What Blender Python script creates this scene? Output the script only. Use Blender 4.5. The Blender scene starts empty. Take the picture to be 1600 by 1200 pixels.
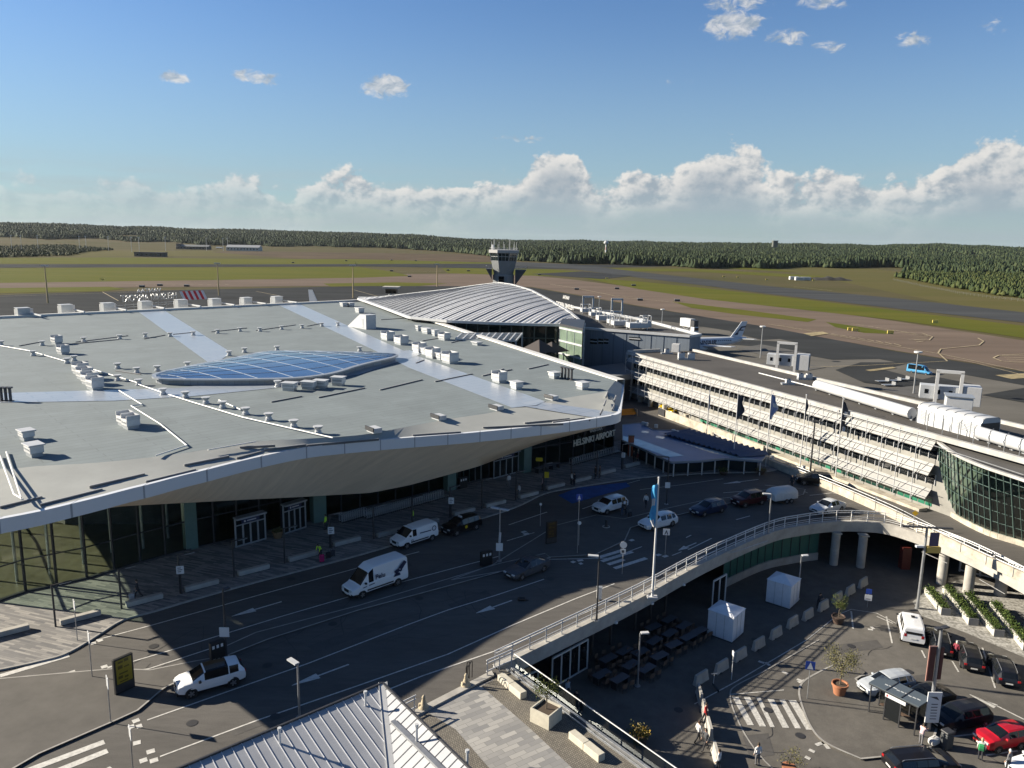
import bpy, bmesh, math, random
import numpy as np
from mathutils import Vector, Matrix
random.seed(7); rng = np.random.default_rng(11)
S = bpy.context.scene; COL = S.collection
R = math.radians
# ------------------------------------------------------------------ camera frame
F = 1200.0; PITCH = math.atan(226/1200); ROLL = 0.019; H = 31.0
cf = Vector((0, math.cos(PITCH), -math.sin(PITCH)))
_r0 = Vector((1, 0, 0)); _u0 = _r0.cross(cf)
cr = _r0*math.cos(ROLL) + _u0*math.sin(ROLL); cu = cr.cross(cf)
CAMP = Vector((0, 0, H))
ZL = -4.95          # lower ground and airfield level
def ray(px, py): return cf + cr*((px-800)/F) + cu*((600-py)/F)
def at(px, py, z=0.0):
    """point of the horizontal plane z seen at photo pixel px,py"""
    d = ray(px, py); t = (z-H)/d.z; return CAMP + d*t
def up_to(q, px, py):
    """height at which the vertical line over q is seen at photo pixel row py"""
    d = ray(px, py); return H + d.z*(q.y/d.y)
cam = bpy.data.objects.new('camera', bpy.data.cameras.new('camera')); COL.objects.link(cam)
cam.matrix_world = Matrix(((cr.x, cu.x, -cf.x, 0), (cr.y, cu.y, -cf.y, 0), (cr.z, cu.z, -cf.z, H), (0, 0, 0, 1)))
cam.data.sensor_width = 36; cam.data.lens = 36*F/1600; cam.data.clip_start = .5; cam.data.clip_end = 60000
S.camera = cam
# ------------------------------------------------------------------ mesh builder
class MB:
    def __init__(s): s.v = []; s.f = []; s.m = []
    def quad(s, *p, m=0):
        n = len(s.v); s.v += [tuple(q) for q in p]; s.f.append(tuple(range(n, n+len(p)))); s.m.append(m); return s
    def box(s, x0, x1, y0, y1, z0, z1, M=None, m=0):
        n = len(s.v); P = [(x0,y0,z0),(x1,y0,z0),(x1,y1,z0),(x0,y1,z0),(x0,y0,z1),(x1,y0,z1),(x1,y1,z1),(x0,y1,z1)]
        if M is not None: P = [tuple(M @ Vector(p)) for p in P]
        s.v += P
        for f in ((0,3,2,1),(4,5,6,7),(0,1,5,4),(1,2,6,5),(2,3,7,6),(3,0,4,7)): s.f.append(tuple(n+i for i in f)); s.m.append(m)
        return s
    def cbox(s, c, sx, sy, sz, rz=0, m=0):
        """box standing on c"""
        return s.box(-sx/2, sx/2, -sy/2, sy/2, 0, sz, Matrix.Translation(Vector(c)) @ Matrix.Rotation(rz, 4, 'Z'), m)
    def beam(s, p, q, w, h, m=0, up=None):
        p = Vector(p); q = Vector(q); d = q-p; L = d.length
        if L < 1e-6: return s
        x = d/L; upv = Vector(up) if up else (Vector((0,0,1)) if abs(x.z) < .95 else Vector((0,1,0)))
        y = upv.cross(x).normalized(); z = x.cross(y)
        M = Matrix(((x.x,y.x,z.x,p.x),(x.y,y.y,z.y,p.y),(x.z,y.z,z.z,p.z),(0,0,0,1)))
        return s.box(0, L, -w/2, w/2, -h/2, h/2, M, m)
    def tube(s, pts, r, n=8, m=0, cap=True):
        pts = [Vector(p) for p in pts]; k = len(pts); rs = r if isinstance(r, (list, tuple)) else [r]*k
        b = len(s.v)
        for i, p in enumerate(pts):
            d = (pts[min(i+1,k-1)]-pts[max(i-1,0)]).normalized()
            a = Vector((0,0,1)) if abs(d.z) < .95 else Vector((1,0,0))
            u = a.cross(d).normalized(); w = d.cross(u)
            for j in range(n):
                t = 2*math.pi*j/n; s.v.append(tuple(p + (u*math.cos(t)+w*math.sin(t))*rs[i]))
        for i in range(k-1):
            for j in range(n):
                a0 = b+i*n+j; a1 = b+i*n+(j+1) % n; s.f.append((a0,a1,a1+n,a0+n)); s.m.append(m)
        if cap:
            s.f.append(tuple(b+j for j in reversed(range(n)))); s.m.append(m)
            s.f.append(tuple(b+(k-1)*n+j for j in range(n))); s.m.append(m)
        return s
    def prism(s, poly, z0, z1, m=0):
        a = sum(poly[i][0]*poly[(i+1) % len(poly)][1]-poly[(i+1) % len(poly)][0]*poly[i][1] for i in range(len(poly)))
        if a < 0: poly = list(reversed(poly))
        n = len(s.v); k = len(poly)
        s.v += [(p[0],p[1],z0) for p in poly] + [(p[0],p[1],z1) for p in poly]
        s.f.append(tuple(n+i for i in reversed(range(k)))); s.m.append(m)
        s.f.append(tuple(n+k+i for i in range(k))); s.m.append(m)
        for i in range(k):
            j = (i+1) % k; s.f.append((n+i,n+j,n+k+j,n+k+i)); s.m.append(m)
        return s
    def sheet(s, poly, z=None, m=0):
        P = [(p[0],p[1],p[2] if z is None else z) for p in poly]
        a = sum(P[i][0]*P[(i+1) % len(P)][1]-P[(i+1) % len(P)][0]*P[i][1] for i in range(len(P)))
        if a < 0: P.reverse()
        return s.quad(*P, m=m)
    def loft(s, rows, closed=False, m=0):
        n = len(s.v); w = len(rows[0])
        for r_ in rows: s.v += [tuple(p) for p in r_]
        for i in range(len(rows)-1):
            for j in range(w if closed else w-1):
                k = (j+1) % w; s.f.append((n+i*w+j,n+i*w+k,n+(i+1)*w+k,n+(i+1)*w+j)); s.m.append(m)
        return s
    def lathe(s, prof, c=(0,0,0), n=12, m=0):
        rows = [[(c[0]+r_*math.cos(2*math.pi*j/n), c[1]+r_*math.sin(2*math.pi*j/n), c[2]+z) for j in range(n)] for r_, z in prof]
        return s.loft(rows, True, m)
    def line(s, pts, w, z=None, m=0):
        """flat painted line of width w along points"""
        P = [Vector((p[0],p[1],p[2] if z is None else z)) for p in pts]; L = []; Q = []
        for i, p in enumerate(P):
            d = P[min(i+1,len(P)-1)]-P[max(i-1,0)]; d.z = 0; d.normalize(); nrm = Vector((-d.y,d.x,0))*(w/2)
            L.append(p+nrm); Q.append(p-nrm)
        return s.loft([Q, L], False, m)
    def build(s, name, mat, parent=None, loc=None, smooth=None, bevel=0, rz=0):
        me = bpy.data.meshes.new(name); me.from_pydata(s.v, [], s.f)
        for mt in (mat if isinstance(mat, (list, tuple)) else [mat]): me.materials.append(mt)
        if any(s.m): me.polygons.foreach_set('material_index', s.m)
        if smooth is not None:
            me.shade_smooth(); me.set_sharp_from_angle(angle=R(smooth))
        me.update()
        o = bpy.data.objects.new(name, me); COL.objects.link(o)
        if parent: o.parent = parent
        if loc is not None: o.location = loc
        if rz: o.rotation_euler.z = rz
        if bevel:
            b = o.modifiers.new('bevel', 'BEVEL'); b.width = bevel; b.segments = 2; b.limit_method = 'ANGLE'
        return o
def tag(o, label=None, cat=None, group=None, kind=None):
    if label: o['label'] = label
    if cat: o['category'] = cat
    if group: o['group'] = group
    if kind: o['kind'] = kind
    return o
def thing(name, label, cat, loc=(0,0,0), rz=0, group=None):
    o = bpy.data.objects.new(name, None); COL.objects.link(o); o.location = loc; o.rotation_euler = (0,0,rz)
    o.empty_display_size = .2
    return tag(o, label, cat, group)
def copy_tree(o, loc=None, rz=None, label=None, parent=None):
    c = o.copy(); COL.objects.link(c)
    if parent: c.parent = parent
    if loc is not None: c.location = loc
    if rz is not None: c.rotation_euler = (0,0,rz)
    if label: c['label'] = label
    for ch in list(o.children): copy_tree(ch, parent=c)
    return c
_fonts = {}
def text_mesh(txt, size, depth=0.0, extra=0.0):
    cu_ = bpy.data.curves.new('txt', 'FONT'); cu_.body = txt; cu_.size = size; cu_.extrude = depth; cu_.offset = extra
    cu_.align_x = 'CENTER'; cu_.align_y = 'CENTER'
    o = bpy.data.objects.new('txt', cu_); COL.objects.link(o)
    dg = bpy.context.evaluated_depsgraph_get(); me = bpy.data.meshes.new_from_object(o.evaluated_get(dg))
    bpy.data.objects.remove(o); return me
def text(txt, size, mat, parent, M, name='lettering', depth=0.0, extra=0.0, sx=1.0):
    me = text_mesh(txt, size, depth, extra); me.transform(M @ Matrix.Diagonal((sx,1,1,1))); me.materials.clear(); me.materials.append(mat)
    o = bpy.data.objects.new(name, me); COL.objects.link(o)
    if parent: o.parent = parent
    return o
def frame(p, xdir, zdir=(0,0,1)):
    """matrix: local x along xdir, local y along zdir (for upright text)"""
    x = Vector(xdir).normalized(); y = Vector(zdir).normalized(); z = x.cross(y)
    return Matrix(((x.x,y.x,z.x,p[0]),(x.y,y.y,z.y,p[1]),(x.z,y.z,z.z,p[2]),(0,0,0,1)))
# ------------------------------------------------------------------ materials
def mat(name, col, rough=.7, metal=0, var=0, vs=1.0, col2=None, bump=0, bs=8.0, spec=.5, stretch=None, detail=5, coat=0, m2=None):
    m = bpy.data.materials.new(name); m.use_nodes = True; nt = m.node_tree; b = nt.nodes['Principled BSDF']
    b.inputs['Base Color'].default_value = (*col, 1); b.inputs['Roughness'].default_value = rough; b.inputs['Metallic'].default_value = metal
    b.inputs['Specular IOR Level'].default_value = spec
    if coat: b.inputs['Coat Weight'].default_value = coat
    if var or col2 or bump:
        g = nt.nodes.new('ShaderNodeNewGeometry'); src = g.outputs['Position']
        if stretch:
            mp = nt.nodes.new('ShaderNodeMapping'); mp.inputs['Rotation'].default_value[2] = stretch[0]; mp.inputs['Scale'].default_value = (stretch[1], stretch[2], 1)
            nt.links.new(src, mp.inputs['Vector']); src = mp.outputs[0]
    if var or col2:
        n = nt.nodes.new('ShaderNodeTexNoise'); n.inputs['Scale'].default_value = vs; n.inputs['Detail'].default_value = detail; n.inputs['Roughness'].default_value = .65
        nt.links.new(src, n.inputs['Vector'])
        rp = nt.nodes.new('ShaderNodeValToRGB'); rp.color_ramp.elements[0].position = .32; rp.color_ramp.elements[1].position = .68
        if col2: c0, c1 = col, col2
        else: c0 = tuple(c*(1-var) for c in col); c1 = tuple(min(1, c*(1+var)) for c in col)
        rp.color_ramp.elements[0].color = (*c0, 1); rp.color_ramp.elements[1].color = (*c1, 1)
        nt.links.new(n.outputs['Fac'], rp.inputs['Fac']); nt.links.new(rp.outputs['Color'], b.inputs['Base Color'])
    if m2:
        src2 = b.inputs['Base Color'].links[0].from_socket
        for sc_, st_ in m2:
            q = nt.nodes.new('ShaderNodeTexNoise'); q.inputs['Scale'].default_value = sc_; q.inputs['Detail'].default_value = 7; q.inputs['Roughness'].default_value = .7; nt.links.new(src if sc_ < 3 else g.outputs['Position'], q.inputs['Vector'])
            mr = nt.nodes.new('ShaderNodeMapRange'); mr.inputs['From Min'].default_value = .3; mr.inputs['From Max'].default_value = .7; mr.inputs['To Min'].default_value = 1-st_; mr.inputs['To Max'].default_value = 1+st_*.6; nt.links.new(q.outputs['Fac'], mr.inputs['Value'])
            mm = nt.nodes.new('ShaderNodeMix'); mm.data_type = 'RGBA'; mm.blend_type = 'MULTIPLY'; mm.inputs[0].default_value = 1; nt.links.new(src2, mm.inputs[6]); nt.links.new(mr.outputs[0], mm.inputs[7]); src2 = mm.outputs[2]
        nt.links.new(src2, b.inputs['Base Color'])
    if bump:
        n2 = nt.nodes.new('ShaderNodeTexNoise'); n2.inputs['Scale'].default_value = bs; n2.inputs['Detail'].default_value = 4
        nt.links.new(src, n2.inputs['Vector'])
        bp = nt.nodes.new('ShaderNodeBump'); bp.inputs['Strength'].default_value = bump; bp.inputs['Distance'].default_value = .05
        nt.links.new(n2.outputs['Fac'], bp.inputs['Height']); nt.links.new(bp.outputs['Normal'], b.inputs['Normal'])
    return m
def brick(name, c1, c2, mortar, rz, w, h, mw=.02, rough=.8, var=.5):
    """paving or cladding joints laid out in world metres"""
    m = bpy.data.materials.new(name); m.use_nodes = True; nt = m.node_tree; b = nt.nodes['Principled BSDF']; b.inputs['Roughness'].default_value = rough
    g = nt.nodes.new('ShaderNodeNewGeometry'); mp = nt.nodes.new('ShaderNodeMapping'); mp.inputs['Rotation'].default_value[2] = rz
    t = nt.nodes.new('ShaderNodeTexBrick'); t.inputs['Scale'].default_value = 1; t.inputs['Brick Width'].default_value = w; t.inputs['Row Height'].default_value = h
    t.inputs['Mortar Size'].default_value = mw; t.inputs['Color1'].default_value = (*c1,1); t.inputs['Color2'].default_value = (*c2,1); t.inputs['Mortar'].default_value = (*mortar,1)
    t.inputs['Bias'].default_value = 0
    nt.links.new(g.outputs['Position'], mp.inputs['Vector']); nt.links.new(mp.outputs[0], t.inputs['Vector'])
    n = nt.nodes.new('ShaderNodeTexNoise'); n.inputs['Scale'].default_value = .16; n.inputs['Detail'].default_value = 12; n.inputs['Roughness'].default_value = .72; n.inputs['Distortion'].default_value = .6; nt.links.new(g.outputs['Position'], n.inputs['Vector'])
    mx = nt.nodes.new('ShaderNodeMix'); mx.data_type = 'RGBA'; mx.blend_type = 'MULTIPLY'; mx.inputs[0].default_value = var
    nt.links.new(t.outputs['Color'], mx.inputs[6]); nt.links.new(n.outputs['Fac'], mx.inputs[7])
    br = nt.nodes.new('ShaderNodeMix'); br.data_type = 'RGBA'; br.blend_type = 'MULTIPLY'; br.inputs[0].default_value = 1; br.inputs[7].default_value = (1+var*.55,)*3+(1,)
    nt.links.new(mx.outputs[2], br.inputs[6]); nt.links.new(br.outputs[2], b.inputs['Base Color'])
    return m
def glass(name, tint, refl=.12, rough=.02):
    """thin architectural glazing: lets tinted light through, mirrors by angle"""
    m = bpy.data.materials.new(name); m.use_nodes = True; nt = m.node_tree; nt.nodes.clear()
    o = nt.nodes.new('ShaderNodeOutputMaterial'); t = nt.nodes.new('ShaderNodeBsdfTransparent'); t.inputs[0].default_value = (*tint,1)
    g = nt.nodes.new('ShaderNodeBsdfGlossy'); g.inputs['Roughness'].default_value = rough; g.inputs[0].default_value = (.9,.95,.95,1)
    fr = nt.nodes.new('ShaderNodeFresnel'); fr.inputs[0].default_value = 1.5
    ad = nt.nodes.new('ShaderNodeMath'); ad.operation = 'ADD'; ad.inputs[1].default_value = refl-.04; ad.use_clamp = True
    mx = nt.nodes.new('ShaderNodeMixShader'); nt.links.new(fr.outputs[0], ad.inputs[0]); nt.links.new(ad.outputs[0], mx.inputs[0])
    nt.links.new(t.outputs[0], mx.inputs[1]); nt.links.new(g.outputs[0], mx.inputs[2]); nt.links.new(mx.outputs[0], o.inputs[0])
    return m
ASPH = (.092,.086,.079)
M = dict(
 asphalt=mat('asphalt', ASPH, .85, var=.20, vs=.09, bump=.25, bs=30, detail=9, stretch=(R(-38),.5,2.2), m2=[(.9,.22),(14,.22)]),
 asphalt_low=mat('asphalt_low', (.112,.104,.092), .85, var=.20, vs=.12, bump=.25, bs=30, detail=9, m2=[(.8,.24),(14,.22)]),
 paint=mat('road_paint', (.52,.51,.48), .7, var=.25, vs=3.5, detail=8),
 concrete=mat('concrete', (.36,.345,.315), .8, var=.18, vs=.8, bump=.2, bs=15, detail=8),
 concrete_old=mat('weathered_concrete', (.42,.38,.31), .85, var=.35, vs=.9, bump=.3, bs=10, detail=9),
 kerb=mat('kerb_stone', (.30,.29,.27), .85, var=.2, vs=1.5),
 white=mat('white_paint', (.55,.55,.545), .45, var=.06, vs=2),
 white_metal=mat('white_metal', (.46,.47,.48), .45, var=.08, vs=1.2),
 grey_metal=mat('grey_metal', (.36,.38,.40), .4, .4, var=.1, vs=2),
 steel=mat('galvanised_steel', (.34,.35,.36), .42, .6, var=.15, vs=3),
 dark_metal=mat('dark_metal', (.035,.036,.04), .45, var=.2, vs=3),
 black=mat('black_plastic', (.012,.012,.013), .5),
 rubber=mat('tyre_rubber', (.015,.015,.015), .8),
 rim=mat('alloy_rim', (.28,.28,.29), .35, .7),
 carglass=mat('car_glass', (.008,.01,.012), .06, spec=.6),
 chrome=mat('lamp_glass', (.65,.68,.7), .15, .3),
 redlamp=mat('tail_lamp', (.30,.01,.012), .25),
 plate=mat('number_plate', (.65,.65,.62), .5),
 amber=mat('amber_lamp', (.6,.22,.01), .3),
)
def link_world():
    w = bpy.data.worlds.new('World'); S.world = w; w.use_nodes = True; nt = w.node_tree; nt.nodes.clear()
    N = nt.nodes.new; L = nt.links.new
    def val(x):
        if isinstance(x, (int, float)):
            v = N('ShaderNodeValue'); v.outputs[0].default_value = x; return v.outputs[0]
        return x
    def op(o, a, b=None, c=None, clamp=False):
        n = N('ShaderNodeMath'); n.operation = o; n.use_clamp = clamp
        for i, x in enumerate((a, b, c)):
            if x is None: continue
            if isinstance(x, (int, float)): n.inputs[i].default_value = x
            else: L(x, n.inputs[i])
        return n.outputs[0]
    def sstep(lo, hi, x):
        n = N('ShaderNodeMapRange'); n.interpolation_type = 'SMOOTHSTEP'
        for k, y in (('From Min', lo), ('From Max', hi), ('Value', x)):
            if isinstance(y, (int, float)): n.inputs[k].default_value = y
            else: L(y, n.inputs[k])
        return n.outputs[0]
    sky = N('ShaderNodeTexSky'); sky.sky_type = 'NISHITA'; sky.sun_disc = False
    sky.sun_elevation = R(SUN_EL); sky.sun_rotation = R(SUN_ROT); sky.air_density = 1.0; sky.dust_density = 0.25; sky.ozone_density = 2.2; sky.altitude = 50
    tc = N('ShaderNodeTexCoord'); sx = N('ShaderNodeSeparateXYZ'); L(tc.outputs['Generated'], sx.inputs[0])
    az = op('MULTIPLY', op('ARCTAN2', sx.outputs[0], sx.outputs[1]), 57.2958)     # degrees, 0 ahead, + to the right
    el = op('MULTIPLY', op('ARCSINE', sx.outputs[2]), 57.2958)
    def noise(scale, ax, ex, offa=0.0, offe=0.0, detail=8, rough=.6, z=0.0, dist=0.0):
        cmb = N('ShaderNodeCombineXYZ'); L(op('MULTIPLY', op('ADD', az, offa), ax), cmb.inputs[0]); L(op('MULTIPLY', op('ADD', el, offe), ex), cmb.inputs[1]); cmb.inputs[2].default_value = z
        n = N('ShaderNodeTexNoise'); n.inputs['Scale'].default_value = scale; n.inputs['Detail'].default_value = detail; n.inputs['Roughness'].default_value = rough; n.inputs['Distortion'].default_value = dist
        L(cmb.outputs[0], n.inputs['Vector']); return n.outputs['Fac']
    # top of the cumulus bank (degrees above the horizon) along the azimuth
    fc = N('ShaderNodeFloatCurve'); cv = fc.mapping.curves[0]
    tops = [(-60,3.4),(-34,3.2),(-28,3.0),(-25,3.9),(-22.5,3.0),(-19.6,4.4),(-16,3.3),(-12.5,4.5),(-9,4.0),(-6.5,3.6),(-4,4.4),(-1,4.6),(0.5,5.2),(2.8,7.0),(4.6,6.0),(6.6,4.2),(9,5.2),(12,5.9),(15.5,6.9),(17.5,5.2),(19.5,4.6),(22,5.0),(24,4.4),(27,4.6),(29.3,6.3),(31,6.8),(33.5,6.0),(36,6.4),(60,5.5)]
    def cvp(a, t): return ((a+60)/120, t/10)
    cv.points[0].location = cvp(*tops[0]); cv.points[1].location = cvp(*tops[-1])
    for a, t in tops[1:-1]: cv.points.new(*cvp(a, t))
    for p in cv.points: p.handle_type = 'AUTO'
    fc.mapping.use_clip = False; fc.mapping.update()
    L(op('DIVIDE', op('ADD', az, 60), 120), fc.inputs['Value']); top = op('SUBTRACT', op('MULTIPLY', fc.outputs['Value'], 10), .45)
    def billow(oa, oe):
        n1 = noise(1, .42, .55, oa, oe, 9, .58, 3.1)
        return n1
    def bank(oa, oe):
        e2 = op('ADD', el, oe)
        return op('ADD', op('MULTIPLY', op('SUBTRACT', top, e2), .17), op('MULTIPLY', op('SUBTRACT', billow(oa, oe), .5), 1.15))
    d0 = bank(0, 0); d1 = bank(-.42, .34)
    dens = op('MULTIPLY', sstep(-.05, .07, d0), op('ADD', .45, op('MULTIPLY', sstep(-30, -8, az), .55)))
    wisp = noise(1, .10, .9, 0, 0, 8, .62, 9.0)
    # flatter veils lower down
    veil = op('MULTIPLY', sstep(.34, .66, wisp), sstep(6.0, 2.5, el))
    low = sstep(4.2, .9, el)
    lit = sstep(.06, .34, op('SUBTRACT', d0, op('SUBTRACT', d1, .16)))
    crown = sstep(.75, .05, d0)
    lit = op('MULTIPLY', lit, crown)
    cl = N('ShaderNodeMix'); cl.data_type = 'RGBA'; L(lit, cl.inputs[0]); cl.inputs[6].default_value = (*CLOUD_SHADE,1); cl.inputs[7].default_value = (*CLOUD_LIT,1)
    # small isolated clouds: az, el, half width, half height, strength
    small = [(-22.9,9.9,1.1,.5,.9),(-17.8,10.3,1.7,.55,.9),(-9.3,10.2,1.9,.9,1.15),(14.6,14.2,2.3,1.0,1.05),(14.9,15.4,2.2,.7,.75),(18.2,13.3,1.4,.6,.85),(20.6,15.3,2.2,.6,.75),(20.8,12.6,1.3,.5,.6),(25.7,12.6,1.2,.6,.75),(29.9,13.0,1.0,.5,.5),(.4,7.0,2.2,.3,.5),(11.0,10.8,1.5,.3,.25)]
    acc = None; nz = noise(1, 1.1, 1.7, 0, 0, 7, .62, 5.0, .6)
    for a, e, wa, we, st in small:
        q = op('ADD', op('POWER', op('DIVIDE', op('SUBTRACT', az, a), wa), 2), op('POWER', op('DIVIDE', op('SUBTRACT', el, e), we), 2))
        k = op('MULTIPLY', op('SUBTRACT', 1.15, q), st)
        acc = k if acc is None else op('MAXIMUM', acc, k)
    sm = op('MULTIPLY', sstep(.1, .95, op('ADD', acc, op('MULTIPLY', op('SUBTRACT', nz, .55), 3.0))), op('GREATER_THAN', acc, -2))
    sm = op('MULTIPLY', sm, .78)
    tn = N('ShaderNodeMix'); tn.data_type = 'RGBA'; tn.blend_type = 'MULTIPLY'; tn.inputs[0].default_value = 1; L(sky.outputs[0], tn.inputs[6]); tn.inputs[7].default_value = (.70,.88,1.12,1)
    zd = N('ShaderNodeMix'); zd.data_type = 'RGBA'; zd.blend_type = 'MULTIPLY'; L(sstep(15, 48, el), zd.inputs[0]); L(tn.outputs[2], zd.inputs[6]); zd.inputs[7].default_value = (.52,.56,.58,1)
    base = zd.outputs[2]
    hz = N('ShaderNodeMix'); hz.data_type = 'RGBA'; L(op('MULTIPLY', sstep(17, 0, el), .66), hz.inputs[0]); L(base, hz.inputs[6]); hz.inputs[7].default_value = (*SKY_LOW,1)
    a1 = N('ShaderNodeMix'); a1.data_type = 'RGBA'; L(op('MULTIPLY', veil, .55), a1.inputs[0]); L(hz.outputs[2], a1.inputs[6]); a1.inputs[7].default_value = (*CLOUD_VEIL,1)
    a2 = N('ShaderNodeMix'); a2.data_type = 'RGBA'; L(op('MULTIPLY', dens, op('SUBTRACT', .96, op('MULTIPLY', low, .72))), a2.inputs[0]); L(a1.outputs[2], a2.inputs[6]); L(cl.outputs[2], a2.inputs[7])
    smc = N('ShaderNodeMix'); smc.data_type = 'RGBA'; L(sstep(.35, .65, noise(1, .9, 1.5, -.25, .3, 6, .6, 5.0, .6)), smc.inputs[0]); smc.inputs[6].default_value = (*CLOUD_SHADE,1); smc.inputs[7].default_value = (*CLOUD_LIT,1)
    a3 = N('ShaderNodeMix'); a3.data_type = 'RGBA'; L(sm, a3.inputs[0]); L(a2.outputs[2], a3.inputs[6]); L(smc.outputs[2], a3.inputs[7])
    bg = N('ShaderNodeBackground'); bg.inputs['Strength'].default_value = SKY_STR; L(a3.outputs[2], bg.inputs[0])
    out = N('ShaderNodeOutputWorld'); L(bg.outputs[0], out.inputs[0])
SUN_EL = 23.8; SUN_AZ = -11.3   # light travels along SUN_AZ (degrees from +X towards +Y), downwards
SUN_ROT = 281.3; SKY_STR = .050
CLOUD_LIT = (6.9,6.7,6.4); CLOUD_SHADE = (2.95,3.5,4.0); CLOUD_VEIL = (3.6,4.3,4.7); SKY_LOW = (3.0,4.1,4.4)
link_world()
sl = bpy.data.lights.new('sun', 'SUN'); sl.energy = 5.0; sl.angle = R(.53); sl.color = (1,.90,.74)
so = bpy.data.objects.new('sun', sl); COL.objects.link(so)
_d = Vector((math.cos(R(SUN_AZ))*math.cos(R(SUN_EL)), math.sin(R(SUN_AZ))*math.cos(R(SUN_EL)), -math.sin(R(SUN_EL))))
so.rotation_euler = _d.to_track_quat('-Z', 'Y').to_euler(); so.location = (-80, 60, 90)
S.view_settings.view_transform = 'Standard'; S.view_settings.look = 'None'; S.view_settings.exposure = 1.25; S.view_settings.gamma = 1
S.cycles.use_denoising = True; S.cycles.max_bounces = 6; S.cycles.transparent_max_bounces = 12; S.cycles.caustics_reflective = False; S.cycles.caustics_refractive = False
# ================================================================== airfield, terrain, woods
def hnoise(x, y, seed=0):
    return (np.sin(x*1.7+seed)*np.cos(y*1.3-seed*.7)+.5*np.sin(x*3.9-y*2.1+seed*2)+.25*np.cos(x*7.3+y*5.9+seed*3))/1.75
SKY_AZ = np.array([-60,-36,-32,-27,-22,-18,-12,-7,-4,0,6,12,18,24,28,31,34,60.])
SKY_PX = np.array([9,9,9.5,9.5,8,7,6.5,5.5,1.5,-.6,1.2,1.8,2.4,3.5,5.5,5.5,2,2.])
def terrain_z(x, y):
    r = np.hypot(x, y); a = np.degrees(np.arctan2(x, y))
    hill = np.interp(a, SKY_AZ, SKY_PX)/1200*4200 + H - 17
    t = np.clip((r-1750)/(4200-1750), 0, 1); t = t*t*(3-2*t)
    t2 = np.clip((r-4300)/2500, 0, 1)
    z = ZL + t*(hill-ZL) + t*hnoise(x/420, y/420, 1.0)*5 - t2*70
    return z
def build_terrain():
    rr = np.concatenate([np.array([0,60,200,500,900,1300]), np.linspace(1600, 5000, 30), np.array([5600,7000,9500])])
    aa = np.radians(np.linspace(-180, 180, 181))
    v = []; f = []
    for r_ in rr:
        x = r_*np.sin(aa); y = r_*np.cos(aa); z = terrain_z(x, y)
        v += list(zip(x.tolist(), y.tolist(), z.tolist()))
    n = len(aa)
    for i in range(len(rr)-1):
        for j in range(n-1):
            f.append((i*n+j, i*n+j+1, (i+1)*n+j+1, (i+1)*n+j)[::-1])
    me = bpy.data.meshes.new('ground'); me.from_pydata(v, [], f); me.shade_smooth()
    g = mat('dry_field', (.066,.064,.024), .95, col2=(.098,.080,.044), vs=.006, spec=.06, detail=10, stretch=(R(-8),.5,1.6))
    me.materials.append(g); o = bpy.data.objects.new('ground', me); COL.objects.link(o); tag(o, kind='structure')
build_terrain()
def strip(name, polys, m, k, z=ZL):
    b = MB()
    for i, p in enumerate(polys): b.sheet([at(x, y, z+k*.03+i*.0025) for x, y in p])
    o = b.build(name, m); tag(o, kind='structure'); return o
grass = mat('airfield_grass', (.070,.084,.010), .95, col2=(.108,.102,.018), vs=.02, spec=.06, detail=10, stretch=(R(-10),.25,2.2))
grass2 = mat('dry_grass', (.082,.080,.024), .95, col2=(.105,.090,.036), vs=.012, spec=.06, detail=10, stretch=(R(-10),.3,2.0))
apron_m = mat('apron_asphalt', (.036,.038,.039), .9, var=.28, vs=.05, spec=.06, detail=9, stretch=(R(-25),.35,1.4))
conc_m = mat('apron_concrete', (.118,.112,.100), .9, var=.16, vs=.05, spec=.06, detail=9, stretch=(R(-25),.5,1.4))
brown_m = mat('reddish_taxiway', (.140,.108,.086), .9, var=.18, vs=.03, spec=.06, detail=9, stretch=(R(-12),.3,2.0))
tyre_m = mat('rubber_streaked_runway', (.054,.057,.059), .9, var=.3, vs=.06, spec=.06, detail=8, stretch=(R(-32),.06,1.2))
strip('dry_grass', [[(-250,402),(300,400),(800,401),(900,405),(1000,414),(1240,425),(1420,462),(1640,505),(1900,540),(1900,470),(1640,455),(1400,424),(1250,408),(800,386),(520,383),(250,392),(-250,384)]], grass2, 1)
strip('bare_earth', [[(-250,374),(0,367),(190,368),(420,372),(600,383),(500,387),(300,392),(-250,386)],[(330,394),(520,380),(620,388),(800,395),(790,409),(560,411),(470,405)]], mat('bare_earth', (.088,.066,.044), .95, var=.25, vs=.01, spec=.06, detail=9), 2)
strip('taxiway', [[(-250,452),(500,447),(830,448),(1000,478),(1200,512),(1400,548),(1600,580),(1900,628),(1900,596),(1600,532),(1400,502),(1200,474),(1000,450),(905,438),(800,427),(640,428),(0,441),(-250,446)]], brown_m, 3)
strip('grass_verge', [[(-250,402),(0,403),(160,402),(330,404),(560,405),(800,411),(800,414),(400,413),(0,412),(-250,412)],
   [(-250,420),(0,419),(250,418),(560,417),(610,424),(642,431),(560,434),(300,438),(0,442),(-250,446)],
   [(-250,456),(0,450),(170,448),(196,451),(160,455),(0,458),(-250,466)],
   [(505,443),(620,441),(700,443),(640,448),(520,449)],
   [(690,419),(760,418),(830,419),(905,424),(930,430),(840,431),(700,427)],
   [(905,433),(1000,440),(1100,450),(1200,461),(1400,485),(1600,509),(1900,545),(1900,565),(1600,528),(1400,500),(1200,478),(1100,467),(1000,452)],
   [(950,419),(1080,420),(1300,432),(1250,434),(1080,424),(990,424)],
   [(1050,471),(1160,484),(1276,499),(1262,503),(1150,491),(1080,481)],
   [(1290,503),(1340,510),(1392,518),(1396,522),(1350,520),(1305,511)],
   [(810,402),(1000,407),(1160,412),(1240,425),(1000,412),(812,406)]], grass, 4)
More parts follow.
